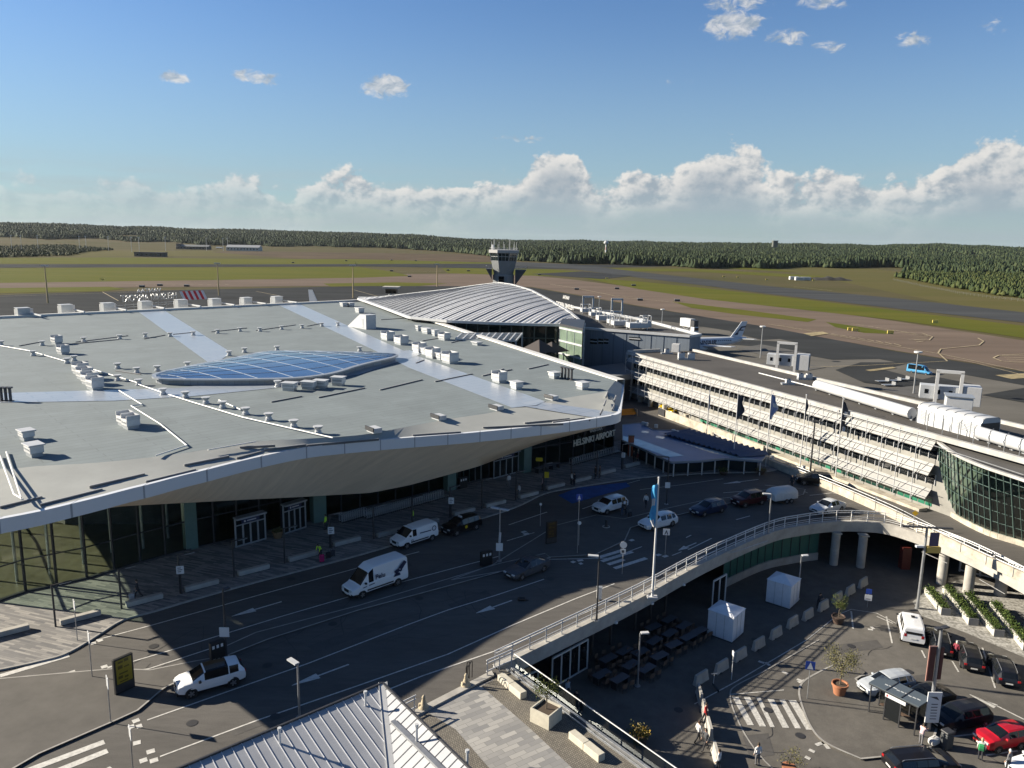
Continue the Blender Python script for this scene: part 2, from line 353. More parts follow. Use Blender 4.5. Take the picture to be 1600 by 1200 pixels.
strip('runway', [[(780,408),(900,413),(1000,425),(1200,447),(1400,466),(1600,488),(1900,524),(1900,544),(1600,504),(1400,482),(1200,459),(1100,446),(1000,434),(900,421),(780,415)]], tyre_m, 5)
strip('taxiway', [[(-250,417),(0,413),(400,413),(780,412),(800,415),(900,420),(800,420),(560,416),(250,417),(0,418),(-250,421)],[(880,414),(1140,412),(1146,414),(950,418)],[(830,428),(910,424),(990,431),(940,436)]], apron_m, 6)
strip('apron', [[(-250,482),(0,461),(160,456),(330,452),(560,447),(700,447),(830,449),(1000,479),(1200,511),(1400,549),(1600,581),(1900,629),(1900,900),(1600,760),(900,700),(0,640),(-250,640)]], conc_m, 5)
strip('apron_asphalt', [[(-250,482),(0,461),(160,456),(330,452),(560,447),(700,447),(830,449),(1000,479),(1200,511),(1400,549),(1600,581),(1900,629),(1900,656),(1600,602),(1400,566),(1200,526),(1050,503),(930,492),(800,486),(560,478),(300,486),(0,505),(-250,530)],
   [(1080,527),(1250,535),(1330,541),(1410,560),(1300,562),(1180,541),(1080,534)],[(1305,578),(1345,566),(1425,566),(1380,577),(1420,588),(1475,600),(1420,606),(1350,598)],[(1460,588),(1520,600),(1478,604),(1430,596)],[(1533,617),(1600,606),(1760,630),(1760,650),(1600,629)],[(1140,518),(1190,512),(1270,526),(1190,531)]], apron_m, 7)
def field_marks():
    y = mat('taxi_line', (.34,.28,.17), .8, var=.3, vs=.5); b = MB()
    def ln(pts, w): b.line([at(x, y_, ZL+.27) for x, y_ in pts], w)
    ln([(1200,506),(1300,523),(1400,541),(1470,553),(1600,580)], .5)
    ln([(1480,564),(1466,551),(1470,545),(1500,542),(1530,539),(1537,533),(1528,528)], .5)
    ln([(1600,586),(1560,576),(1520,566),(1490,560)], .4)
    ln([(1250,574),(1350,571),(1480,564)], .35)
    for i in range(9): ln([(1330+i*13,506+i*2.0),(1352+i*13,508+i*2.2)], .5)
    for k in range(5): ln([(1420+k*3,522+k*3.0),(1452-k*2,524+k*2.2)], .5)
    ln([(1400,520),(1440,520),(1457,526),(1452,531),(1420,530)], .5)
    ln([(1600,553),(1560,555),(1552,559),(1565,564),(1600,567)], .5)
    for k in range(4): ln([(1565+k*4,555+k*3),(1600,556+k*3)], .5)
    for i in range(14): ln([(1215+i*14,508+i*2.2),(1226+i*14,509+i*2.4)], .5)
    for i in range(11): ln([(212+i*14,446-i*.15),(218+i*14,446-i*.15)], .9)
    ln([(160,456),(185,470)], .5); ln([(0,463),(250,455)], .5); ln([(550,452),(590,463)], .5); ln([(400,455),(440,463)], .5)
    ln([(860,444),(900,450),(960,462),(1000,465)], .8); ln([(960,464),(1000,467),(1060,473)], .8); ln([(620,424),(690,424)], .9); ln([(670,432),(760,431)], .9)
    ln([(1000,405),(1180,418)], .9); ln([(1080,418),(1200,426)], .7); ln([(1240,448),(1300,454)], .8)
    o = b.build('apron_marking', y); tag(o, kind='structure')
    b = MB()
    for q in ([(1255,521),(1285,518),(1296,521),(1268,525)],[(1555,586),(1620,582),(1640,588),(1580,592)],[(1352,578),(1395,573),(1400,575),(1360,580)]): b.sheet([at(x, y_, ZL+.28) for x, y_ in q])
    o = b.build('stand_marking', mat('stand_paint', (.26,.21,.11), .85, var=.45, vs=.35, detail=9)); tag(o, kind='structure')
    b = MB()   # repaired slabs and joints
    for q in [[(1150,545),(1190,538),(1260,551),(1215,560)],[(1370,608),(1440,602),(1520,618),(1450,626)],[(1220,560),(1290,574),(1240,582),(1190,568)]]: b.sheet([at(x, y_, ZL+.245+.003*q[0][0]/1000) for x, y_ in q])
    o = b.build('repaired_slab', mat('repaired_slab', (.075,.072,.066), .9, var=.2, vs=.2)); tag(o, kind='structure')
field_marks()
# ------------------------------------------------------------------ woods
def tree_mesh(name, X, Y, Z, Ht, Wd, m, tiers=2, sides=6, lean=.0, seed=1):
    g = np.random.default_rng(seed); n = len(X)
    prof = {2:[(.18,.55),(.30,1.0),(.62,.62),(1.0,.02)], 3:[(.10,.35),(.22,.95),(.40,1.0),(.58,.72),(.80,.42),(1.0,.02)]}[tiers]
    k = len(prof); ang = np.linspace(0, 2*np.pi, sides, endpoint=False)[None,None,:] + g.uniform(0, 6.28, (n,1,1)) + g.uniform(-.35,.35,(n,k,sides))
    rad = np.array([p[1] for p in prof])[None,:,None]*Wd[:,None,None]*g.uniform(.45, 1.45, (n,k,sides))
    hz = np.array([p[0] for p in prof])[None,:,None]*Ht[:,None,None] + g.uniform(-.06,.06,(n,k,sides))*Ht[:,None,None]
    hz[:, -1, :] = Ht[:,None]*g.uniform(.86,1.0,(n,sides)); rad[:, -1, :] = Wd[:,None]*np.clip(g.uniform(-.25,.5,(n,1)),.02,1)
    P = np.stack([X[:,None,None]+rad*np.cos(ang), Y[:,None,None]+rad*np.sin(ang), Z[:,None,None]+hz], -1).reshape(-1, 3)
    base = (np.arange(n)*k*sides)[:,None,None]; i = np.arange(k-1)[None,:,None]*sides; j = np.arange(sides)[None,None,:]; j2 = (j+1) % sides
    Fq = np.stack([base+i+j, base+i+j2, base+i+sides+j2, base+i+sides+j], -1).reshape(-1, 4)
    me = bpy.data.meshes.new(name); nf = len(Fq)
    me.vertices.add(len(P)); me.vertices.foreach_set('co', P.ravel().astype(np.float32))
    me.loops.add(nf*4); me.loops.foreach_set('vertex_index', Fq.ravel().astype(np.int32))
    me.polygons.add(nf); me.polygons.foreach_set('loop_start', np.arange(0, nf*4, 4, dtype=np.int32)); me.polygons.foreach_set('loop_total', np.full(nf, 4, dtype=np.int32))
    me.update(calc_edges=True); me.materials.append(m)
    at_ = me.attributes.new('tint', 'FLOAT', 'FACE'); at_.data.foreach_set('value', np.repeat(g.uniform(0,1,n), (k-1)*sides).astype(np.float32))
    o = bpy.data.objects.new(name, me); COL.objects.link(o); return o
def leaf_mat(name, c0, c1, c2):
    m = bpy.data.materials.new(name); m.use_nodes = True; nt = m.node_tree; b = nt.nodes['Principled BSDF']; b.inputs['Roughness'].default_value = .8; b.inputs['Specular IOR Level'].default_value = .2
    a = nt.nodes.new('ShaderNodeAttribute'); a.attribute_name = 'tint'; rp = nt.nodes.new('ShaderNodeValToRGB')
    rp.color_ramp.elements[0].color = (*c0,1); rp.color_ramp.elements[1].color = (*c2,1); e = rp.color_ramp.elements.new(.55); e.color = (*c1,1)
    nt.links.new(a.outputs['Fac'], rp.inputs['Fac']); nt.links.new(rp.outputs['Color'], b.inputs['Base Color']); return m
wood_m = leaf_mat('woodland_foliage', (.014,.027,.012), (.028,.044,.018), (.052,.066,.026))
def far_wood():
    az0 = np.radians(-37); az1 = np.radians(37)
    # lower edge of the wood in photo rows, by azimuth
    eaz = np.array([-38,-34,-27,-20,-15,-12,-8,-4,0,4,9,14,18,22,26,30,34,38]); er = np.array([2600,2600,2500,2300,2250,2350,2250,1900,1350,1240,1200,1180,1250,1350,1500,1500,1250,1200.])
    X = []; Y = []
    n = 230000; r_ = np.sqrt(rng.uniform(1100**2, 4700**2, n)); a = rng.uniform(az0, az1, n)
    ed = np.interp(np.degrees(a), eaz, er)*(1+.05*hnoise(a*30, a*17, 2))
    keep = (r_ > ed) & (rng.uniform(0, 1, n) < np.clip(2700/r_, .35, 1)**1.6)
    # clearings and fields inside the wood
    cx = r_*np.sin(a); cy = r_*np.cos(a); cl = hnoise(cx/330, cy/520, 4.0)
    keep &= ~((cl > .52) & (np.degrees(a) < -6)); keep &= ~((cl > .70))
    r_ = r_[keep]; a = a[keep]; x = r_*np.sin(a); y = r_*np.cos(a)
    # dense front row
    m2 = 9000; a2 = rng.uniform(az0, az1, m2); r2 = np.interp(np.degrees(a2), eaz, er)*(1+.05*hnoise(a2*30, a2*17, 2))*(1+rng.uniform(0,.07,m2))
    x = np.concatenate([x, r2*np.sin(a2)]); y = np.concatenate([y, r2*np.cos(a2)])
    z = terrain_z(x, y); ht = rng.uniform(6.5, 17, len(x))*(1+.38*hnoise(x/130, y/170, 6.0)); wd = rng.uniform(2.0, 5.0, len(x))*np.where(np.hypot(x,y) > 2600, 1.5, 1)
    o = tree_mesh('far_woodland', x, y, z-1, ht, wd, wood_m, 2, 5, seed=3)
    tag(o, 'dark mixed woodland closing the far side of the airfield', 'woodland', kind='stuff'); print('far trees', len(x))
far_wood()
def in_poly(x, y, poly):
    c = np.zeros(len(x), bool); j = len(poly)-1
    for i in range(len(poly)):
        xi, yi = poly[i][0], poly[i][1]; xj, yj = poly[j][0], poly[j][1]
        c ^= ((yi > y) != (yj > y)) & (x < (xj-xi)*(y-yi)/(yj-yi+1e-9)+xi); j = i
    return c
def wood_patch(name, label, pix, n, h, w, m, tiers=3, sides=7, seed=5):
    P = [at(x, y, ZL) for x, y in pix]; xs = [p.x for p in P]; ys = [p.y for p in P]
    g = np.random.default_rng(seed); x = g.uniform(min(xs), max(xs), n); y = g.uniform(min(ys), max(ys), n); k = in_poly(x, y, P); x = x[k]; y = y[k]
    o = tree_mesh(name, x, y, terrain_z(x, y), g.uniform(*h, len(x)), g.uniform(*w, len(x)), m, tiers, sides, seed=seed)
    tag(o, label, 'woodland', kind='stuff'); print(name, len(x)); return o
young_m = leaf_mat('young_wood_foliage', (.022,.036,.012), (.040,.056,.016), (.066,.076,.022))
wood_patch('young_woodland', 'dense young green plantation right of the runway', [(1396,434),(1412,436),(1500,453),(1600,469),(1800,505),(1800,455),(1600,433),(1480,430),(1420,430)], 9000, (4.5,8.5), (1.3,2.4), young_m, 3, 6, 8)
wood_patch('birch_woodland', 'taller wood behind the young plantation right of the runway', [(1408,428),(1470,432),(1600,434),(1760,446),(1760,425),(1600,414),(1500,414),(1430,419)], 6000, (8,14), (2.0,3.6), wood_m, 3, 6, 9)
wood_patch('scrub_thicket', 'low dark green scrub at the left beyond the taxiway', [(-200,401),(0,403),(110,400),(135,394),(180,391),(140,388),(100,386),(0,387),(-200,386)], 9000, (3,6.5), (1.6,3.4), leaf_mat('scrub_foliage', (.022,.033,.012), (.038,.048,.016), (.065,.064,.025)), 2, 6, 10)
# ================================================================== departures deck (upper ground) and lower plaza
ZR = 11.3            # terminal eave height
ZT = 12.0            # terminal roof plane
def V2(p): return Vector((p[0], p[1], 0))
def smooth_curve(pts, n=8):
    """Catmull-Rom through 2D/3D points"""
    P = [Vector(p) for p in pts]; out = []
    for i in range(len(P)-1):
        p0 = P[max(i-1,0)]; p1 = P[i]; p2 = P[i+1]; p3 = P[min(i+2,len(P)-1)]
        for k in range(n):
            t = k/n; out.append(.5*((2*p1)+(p2-p0)*t+(2*p0-5*p1+4*p2-p3)*t*t+(3*p1-p0-3*p2+p3)*t**3))
    out.append(P[-1]); return out
deck_edge = smooth_curve([at(*p) for p in [(775,1045),(880,994),(1000,935),(1100,880),(1200,835),(1250,823),(1300,817),(1350,817),(1400,824),(1500,860),(1600,910)]] + [Vector((49.6,58,0)), Vector((48,40,0))], 6)
# terrace of the hotel, bounded by the glass balustrade
ter_edge = [at(775,1045), at(803,1047), at(870,1096), at(940,1148), at(1020,1206)]
ramp_outer = [at(1120,742), at(1200,752), at(1250,761), at(1300,776), at(1400,806), at(1500,850), at(1600,894), Vector((58,58,0)), Vector((56,40,0))]
deck_poly = [Vector((12,30,0)), Vector((10,18,0)), Vector((-70,18,0)), Vector((-130,60,0)), Vector((-170,140,0)), Vector((-60,262,0)), Vector((10,216,0)), Vector((34,146,0)), Vector((60,96,0)), Vector((66,60,0)), Vector((56,40,0)), Vector((48,40,0))] + list(reversed(deck_edge)) + ter_edge[1:]
b = MB(); b.sheet(deck_poly, 0); tag(b.build('road', M['asphalt']), kind='structure')
# deck slab body with the concrete edge beam
b = MB(); de = deck_edge
def off(pts, d):
    o = []
    for i, p in enumerate(pts):
        t = pts[min(i+1,len(pts)-1)]-pts[max(i-1,0)]; t.z = 0; t.normalize(); o.append(p+Vector((-t.y, t.x, 0))*d)
    return o
inn = off(de, .45)
out_ = off(de, -.12)
rows = [[(p.x,p.y,.14) for p in inn], [(p.x,p.y,.14) for p in out_], [(p.x,p.y,-1.05) for p in out_], [(p.x,p.y,-1.25) for p in inn]]
b.loft(rows)
b.loft([[(p.x,p.y,.0) for p in inn],[(p.x,p.y,.14) for p in inn]])
o = b.build('deck_edge_beam', M['concrete'], smooth=30); tag(o, 'pale concrete edge beam of the curved departures ramp under the white railing', 'bridge edge')
b = MB(); b.sheet([Vector((q.x,q.y,-1.0)) for q in [Vector((-12,51,0)), Vector((-20,90,0)), Vector((20,120,0)), Vector((60,96,0)), Vector((66,60,0)), Vector((56,40,0)), Vector((48,40,0))] + list(reversed(inn))])
tag(b.build('deck_underside', mat('soffit_concrete', (.16,.155,.15), .9)), kind='structure')
# lower plaza
low_poly = [Vector((-20,20,0)), Vector((-20,120,0)), Vector((70,120,0)), Vector((90,20,0))]
b = MB(); b.sheet(low_poly, ZL+.02); tag(b.build('lower_plaza', M['asphalt_low']), kind='structure')
# terrace wall below the balustrade
b = MB(); te = ter_edge
for p, q in zip(te, te[1:]): b.quad((p.x,p.y,0),(q.x,q.y,0),(q.x,q.y,ZL),(p.x,p.y,ZL))
tag(b.build('terrace_wall', M['concrete']), 'grey retaining wall under the glass balustrade of the terrace', 'wall')
# terrace paving
pav = brick('terrace_paving', (.36,.35,.33), (.20,.20,.20), (.16,.16,.15), R(-34), 1.15, .38, .012, .8, .4)
sett = brick('granite_setts', (.23,.21,.17), (.15,.135,.11), (.07,.065,.06), R(-40), .14, .14, .02, .85, .4)
b = MB(); b.sheet([at(640,1118), at(770,1062), at(795,1066), at(900,1143), at(980,1206), at(1000,1300), at(640,1300)], .008); tag(b.build('terrace_paving', pav), kind='structure')
b = MB(); b.sheet([at(752,1072), at(772,1062), at(800,1049), at(868,1097), at(1010,1204), at(1040,1300), at(960,1300), at(900,1206), at(830,1140)], .014); tag(b.build('sett_strip', sett), kind='structure')
b = MB(); b.sheet([at(655,1122), at(668,1113), at(712,1140), at(790,1230), at(730,1230)], .016); tag(b.build('sett_strip', sett), kind='structure')
b = MB(); b.line([at(632,1124), at(700,1086), at(768,1054)], .55, .12); 
tag(MB().prism([ (p.x,p.y) for p in (at(632,1120),at(768,1050),at(772,1057),at(636,1128))], 0, .13).build('kerb', M['concrete']), kind='structure')
# plaza pavement under the terminal canopy
plaza = brick('plaza_paving', (.30,.285,.265), (.115,.115,.12), (.12,.12,.12), R(18), 1.6, .22, .01, .8, .35)
kerb_px = [(-260,1100),(0,1047),(60,1034),(100,1023),(140,1001),(190,970),(240,956),(300,938),(400,910),(560,868),(700,826),(800,795),(850,772),(900,762),(1000,747),(1100,740),(1200,737),(1218,729)]
kerb = smooth_curve([at(*p) for p in kerb_px], 4)
back = [at(1200,718), at(1100,712), at(1000,700), at(975,690), Vector((18,118,0)), Vector((-60,70,0)), Vector((-90,60,0))]
pl = list(kerb)+back
b = MB(); b.prism([(p.x,p.y) for p in pl], 0.0, .12); tag(b.build('pavement', plaza), kind='structure')
b = MB(); ko = off(kerb, -.16); b.loft([[(p.x,p.y,0) for p in ko],[(p.x,p.y,.125) for p in ko],[(p.x,p.y,.125) for p in off(kerb,.02)]]); tag(b.build('kerb', M['kerb'], smooth=30), kind='structure')
# traffic islands
isl = mat('island_asphalt', (.090,.084,.076), .9, var=.2, vs=.4, detail=8)
def island(px, h=.11):
    P = [at(*p) for p in px]
    b = MB(); b.prism([(p.x,p.y) for p in P], .002, h); tag(b.build('traffic_island', isl), kind='structure')
    b = MB(); Q = P+[P[0]]; b.line(Q, .14, h+.012); tag(b.build('island_kerb', M['kerb']), kind='structure')
island([(-60,1068),(120,1052),(180,1047),(235,1049),(300,1036),(345,1028),(330,1042),(300,1055),(255,1078),(215,1112),(180,1128),(60,1180),(0,1215),(-150,1260)])
island([(345,1030),(420,1000),(560,955),(800,890),(860,873),(852,866),(780,882),(560,948),(400,990),(330,1022)], .10)
island([(705,908),(770,884),(870,822),(932,806),(975,812),(1040,796),(1100,783),(1180,774),(1200,776),(1120,791),(1010,818),(985,826),(976,846),(930,868),(860,872),(790,893)])
island([(1180,768),(1240,763),(1258,766),(1255,774),(1230,780),(1195,781)])
# ------------------------------------------------------------------ painted markings
b = MB()
def pl_(px, w, z=.016): b.line([at(x, y, z) for x, y in px], w)
for px, w in [([(150,1000),(240,976),(400,931),(560,887),(655,862)],.12),([(165,1046),(300,1006),(440,963),(560,928),(640,906),(780,869)],.12),([(60,1085),(120,1060),(180,1051),(232,1045),(330,1013)],.12),
   ([(230,1125),(340,1086),(480,1037),(640,975),(700,953),(775,930)],.12),([(250,1182),(400,1126),(560,1071),(700,1022),(800,977),(900,935),(960,912)],.12),([(570,1092),(660,1056),(800,1008),(930,950)],.12),
   ([(650,838),(704,824)],.15),([(690,818),(744,800)],.15),([(795,820),(855,800)],.15),([(860,842),(882,833)],.15),([(910,795),(930,788)],.15),([(932,769),(1000,750)],.1),
   ([(792,845),(835,832)],.12),([(853,874),(955,872),(1003,854)],.12),([(1075,859),(1112,841)],.13),([(1090,872),(1170,838)],.12),([(1080,875),(1148,862),(1200,845)],.12),
   ([(1050,868),(1065,862)],.12),([(1072,840),(1080,836)],.13),([(1130,770),(1180,766)],.12),([(1150,812),(1172,806)],.12),([(1195,758),(1240,762),(1262,770)],.12),
   ([(1265,774),(1300,770),(1335,776)],.12),([(1395,833),(1420,843)],.12),([(1440,862),(1480,880)],.12),([(1530,905),(1570,928)],.12),([(1404,805),(1420,811)],.12),([(1300,816),(1340,812),(1400,822)],.1),
   ([(1000,765),(1060,758),(1130,748)],.1),([(775,930),(850,905)],.12)]: pl_(px, w)
def arrow(tail, head, wide=.75):
    t = at(*tail, .016); h = at(*head, .016); d = (h-t).normalized(); n = Vector((-d.y, d.x, 0)); L = (h-t).length
    b.quad(t-n*.08, t+d*(L*.55)-n*.08, t+d*(L*.55)+n*.08, t+n*.08); b.quad(t+d*(L*.55)-n*wide*.5, h-n*.03, h+n*.03, t+d*(L*.55)+n*wide*.5)
arrow((440,940),(362,963)); arrow((545,1038),(456,1071)); arrow((800,938),(744,958)); arrow((1088,848),(1060,860)); arrow((1185,749),(1130,756))
def bar(c0, c1, w=.5): pl_([c0, c1], w)
for q in [((0,1056),(108,1024)),((0,1086),(118,1049)),((40,1205),(163,1159)),((80,1208),(168,1173)),((160,1208),(175,1200)),((932,872),(975,859)),((940,877),(988,862)),((950,882),(975,874)),((960,888),(1010,872)),((-20,1080),(15,1200))]: bar(*q)
for q in [((152,1002),(160,999)),((142,1006),(150,1004)),((158,1043),(168,1040)),((168,1044),(176,1042)),((207,1128),(218,1124)),((200,1137),(210,1134)),((213,1136),(222,1133)),((208,1162),(220,1159)),((218,1190),(230,1186)),((229,1176),(242,1172)),((234,1190),(247,1186)),
          ((893,879),(898,877)),((905,881),(910,880)),((902,876),(911,875)),((815,832),(822,830)),((818,835),(826,833)),((984,845),(990,843)),((1026,868),(1032,866)),((1036,870),(1043,868))]: bar(*q, .42)
o = b.build('road_marking', M['paint']); tag(o, kind='structure')
# blue carpet strip in the drop-off lane
b = MB(); b.sheet([at(872,774), at(904,762), at(978,754), at(985,760), at(960,768), at(894,787)], .02); tag(b.build('blue_surfacing', mat('blue_surfacing', (.012,.07,.26), .8, var=.3, vs=.8)), kind='structure')
# lower plaza markings
b = MB()
def ll(px, w): b.line([at(x, y, ZL+.04) for x, y in px], w)
for px, w in [([(1385,963),(1394,1005)],.14),([(1440,1016),(1446,1028)],.14),([(1488,1033),(1498,1050)],.14),([(1535,1012),(1555,1075)],.14),([(1330,955),(1333,982)],.16),([(1370,963),(1395,974)],.12),
   ([(1085,1100),(1150,1065),(1260,1000),(1310,960),(1330,952),(1370,958),(1400,974)],.10),([(1515,1085),(1540,1095),(1556,1103)],.1),([(1556,1102),(1600,1124)],.14),([(1486,1151),(1530,1146)],.14),([(1540,1180),(1590,1173)],.14),
   ([(1225,1078),(1140,1085)],.10)]: ll(px, w)
t = at(1516,1086,ZL+.04); h = at(1556,1104,ZL+.04); d = (h-t).normalized(); n = Vector((-d.y,d.x,0)); b.quad(t-n*.02, h-n*.38, h+n*.38, t+n*.02)
for q, w in [([(1149,1089),(1173,1133)],.5),([(1167,1089),(1192,1135)],.5),([(1185,1090),(1207,1136)],.35),([(1204,1092),(1228,1137)],.5),([(1222,1093),(1247,1138)],.45),([(1238,1094),(1266,1140)],.6)]: ll(q, w)
for c0, c1 in [((1185,1033),(1194,1036)),((1196,1035),(1203,1040)),((1222,1049),(1231,1053)),((1245,1061),(1262,1067)),((1247,1066),(1258,1063)),((1275,1164),(1287,1160)),((1285,1158),(1295,1170)),((1264,1171),(1273,1175)),((1258,1182),(1266,1186)),((1356,983),(1364,984)),((1361,979),(1366,983))]: ll([c0, c1], .3)
tag(b.build('lower_marking', mat('worn_road_paint', (.46,.45,.42), .75, var=.35, vs=6, detail=9)), kind='structure')
# raised lower island and kerbs
P = smooth_curve([at(*p, ZL) for p in [(1302,1041),(1262,1062),(1249,1078),(1252,1102),(1268,1140),(1292,1164),(1345,1188)]], 5) + [at(1385,1184,ZL), at(1440,1206,ZL), at(1460,1150,ZL), at(1470,1120,ZL), at(1400,1090,ZL), at(1338,1064,ZL), at(1345,1058,ZL), at(1352,1052,ZL), at(1340,1044,ZL)]
b = MB(); b.prism([(p.x,p.y) for p in P], ZL+.02, ZL+.13); tag(b.build('lower_island', M['asphalt_low']), kind='structure')
b = MB(); b.line(P[:36], .16, ZL+.15); b.line([at(1336,1063,ZL), at(1345,1058,ZL), at(1358,1056,ZL)], .16, ZL+.15); b.line([at(1336,1063,ZL), at(1362,1086,ZL)], .16, ZL+.15)
b.line(smooth_curve([at(*p, ZL) for p in [(1280,1000),(1200,1046),(1150,1072),(1141,1086),(1146,1110),(1165,1150),(1195,1190),(1240,1230)]], 4), .12, ZL+.05)
tag(b.build('island_kerb', M['kerb']), kind='structure')
# ================================================================== terminal
term = thing('terminal_building', 'huge low terminal with flat grey roof, curved white fascia and brown timber soffit', 'terminal')
eave_px = [(0,814),(57,803),(107,791),(156,779),(201,767),(242,757),(282,746),(320,737),(355,728),(400,717),(451,706),(486,700),(522,696),(559,692.5),(592,689.5),(629,686.5),(662,684),(695,681.5),(727,679),(800,672),(850,666.5),(900,660),(945,653),(962,650),(970,646)]
eave = [at(x, y, ZR) for x, y in eave_px]
tip = Vector((-37.2,47.8,ZR))
eave = smooth_curve([tip]+eave, 5); right_c = at(975,602,ZR); back_r = at(567,470,ZT); back_l = at(0,497,ZT)
dirb = (back_l-back_r).normalized(); back_ll = back_l + dirb*45
left_pts = [Vector((-46,55.5,ZR)), Vector((-51.5,61.0,ZR)), Vector((-58,70,ZR)), Vector((-72,86,ZR)), Vector((-118,124,ZR)), back_ll]
crease_px = [(0,732),(60,728),(150,723),(240,714),(300,706),(400,690),(470,686),(560,680),(620,670),(700,655),(760,646),(800,638),(850,628),(900,619),(948,612)]
crease = smooth_curve([Vector((-48,62.5,ZT))]+[at(x, y, ZT) for x, y in crease_px], 3)
roof_m = brick('roof_membrane', (.172,.203,.212), (.160,.189,.198), (.125,.148,.157), R(-43), 9, 1.05, .045, .8, .55)
band_m = mat('roof_edge_lit_tone', (.315,.325,.31), .75, var=.1, vs=.2, detail=8)  # lighter than the roof, standing in for how this slope catches light
b = MB()
right_in = right_c + Vector((-1.0,0.6,ZT-ZR))
b.quad(*([p for p in crease] + [right_in, Vector((back_r.x,back_r.y,ZT)), Vector((back_ll.x,back_ll.y,ZT)), Vector((-116,126,ZT)), Vector((-70,88.5,ZT)), Vector((-50.2,64.3,ZT))]))
roof = b.build('roof', roof_m, term)
# sloping perimeter band
def resample(pts, n):
    P = [Vector(p) for p in pts]; L = [0]
    for a_, c_ in zip(P, P[1:]): L.append(L[-1]+(c_-a_).length)
    out = []; k = 0
    for i in range(n):
        s = L[-1]*i/(n-1)
        while k < len(P)-2 and L[k+1] < s: k += 1
        t = (s-L[k])/max(1e-9, L[k+1]-L[k]); out.append(P[k].lerp(P[k+1], t))
    return out
E_ = resample(eave, 60); C_ = resample(crease, 60)
b = MB(); b.loft([E_, C_]); b.quad(E_[-1], right_c, right_in, C_[-1]); b.quad(right_c, Vector((back_r.x,back_r.y,ZT)), Vector((back_r.x,back_r.y,ZT)), right_in) if 0 else None
Lp = [eave[0]]+left_pts[:-1]; Li = [C_[0], Vector((-48.5,62.8,ZT)), Vector((-50.2,64.3,ZT)), Vector((-56,72.8,ZT)), Vector((-70,88.5,ZT)), Vector((-116,126,ZT))]
b.loft([Lp, Li])
b.build('roof_edge_band', band_m, term, smooth=20)
# fascia ring (white upstand)
ring = [Vector(p) for p in left_pts[:-1]][::-1] + E_ + [right_c]
b = MB(); ro = off(ring, -.02)
b.loft([[(p.x,p.y,p.z+.12) for p in off(ring,.5)], [(p.x,p.y,p.z+.14) for p in ro], [(p.x,p.y,p.z-.92) for p in ro]])
b.build('fascia', brick('fascia_panels', (.60,.62,.65), (.57,.59,.625), (.28,.30,.33), 0, 3.2, 50, .05, .4, .1), term, smooth=40)
pr = mat('roof_parapet', (.60,.59,.56), .5, var=.06, vs=.4)
b = MB(); rp_ = [right_c+Vector((0,0,.1)), Vector((back_r.x,back_r.y,ZT+.1))]
d = (rp_[1]-rp_[0]).normalized(); n = Vector((-d.y,d.x,0))
b.loft([[p+n*1.2+Vector((0,0,.5)) for p in rp_],[p+n*1.2+Vector((0,0,.75)) for p in rp_],[p-n*.1+Vector((0,0,.75)) for p in rp_],[p-n*.1-Vector((0,0,1.2)) for p in rp_]])
q_ = [Vector((back_r.x,back_r.y,ZT)), Vector((back_ll.x,back_ll.y,ZT))]; n2 = Vector((-dirb.y,dirb.x,0)); n2 = n2 if n2.y > 0 else -n2
b.loft([[p-n2*1.3+Vector((0,0,-.1)) for p in q_],[p-n2*1.3+Vector((0,0,.5)) for p in q_],[p+Vector((0,0,.5)) for p in q_],[p-Vector((0,0,9)) for p in q_]])
b.build('parapet', pr, term)
# timber soffit: falls from the fascia to a deep lip, then runs back to the glass
fac_px = [(-6,943),(10,936),(57.5,922),(105,914),(149,903),(199,887),(290,862),(485,815),(800,740),(900,722),(958,704)]
facade = [at(*p) for p in fac_px]
facR = resample(facade, 60)
lip_px = [(0,826),(100,803),(150,794),(250,788),(400,780),(480,776),(580,770),(640,758),(700,742),(750,728),(800,708),(850,690),(900,677),(950,664),(962,660),(970,656)]
lipx = [p[0] for p in lip_px]; lipy = [p[1] for p in lip_px]
fx = [p[0] for p in eave_px]; fy = [p[1] for p in eave_px]
rowsF = []; rowsL = []; rowsM = []; rowsB = []
for i, p in enumerate(E_):
    t = i/59; q = Vector((p.x, p.y, ZR-.85))
    # pixel column of this fascia point
    w = q-CAMP; px = 800+F*(w.dot(cr))/(w.dot(cf))
    # march inwards from the fascia until the lip row is met, at a set inset
    tgt = facR[i]; inset = 4.6*max(0.02, math.sin(math.pi*min(1,max(0,(px-110)/840))))
    dv = Vector((tgt.x-p.x, tgt.y-p.y, 0)).normalized()
    lp = Vector((p.x, p.y, 0))+dv*inset
    w2 = Vector((lp.x,lp.y,6))-CAMP; px2 = 800+F*(w2.dot(cr))/(w2.dot(cf)); yl = float(np.interp(px2, lipx, lipy))
    z = min(ZR-.86, up_to(lp, px2, yl))
    lp.z = z; mid = q.lerp(lp, .5)+Vector((0,0,-.22*inset/4.6))
    rowsF.append(q); rowsM.append(mid); rowsL.append(lp)
    rowsB.append(Vector((tgt.x,tgt.y,min(ZR-1.0, z+.25))))
rowsL2 = [p+Vector((0,0,.04))+(bk-p).normalized()*.3 for p, bk in zip(rowsL, rowsB)]
wood = mat('timber_soffit', (.66,.55,.42), .6, var=.10, vs=.4, detail=9, stretch=(R(-43),.15,6))
b = MB(); b.loft([rowsF, rowsM, rowsL, rowsL2, rowsB]); b.build('soffit', wood, term, smooth=50)
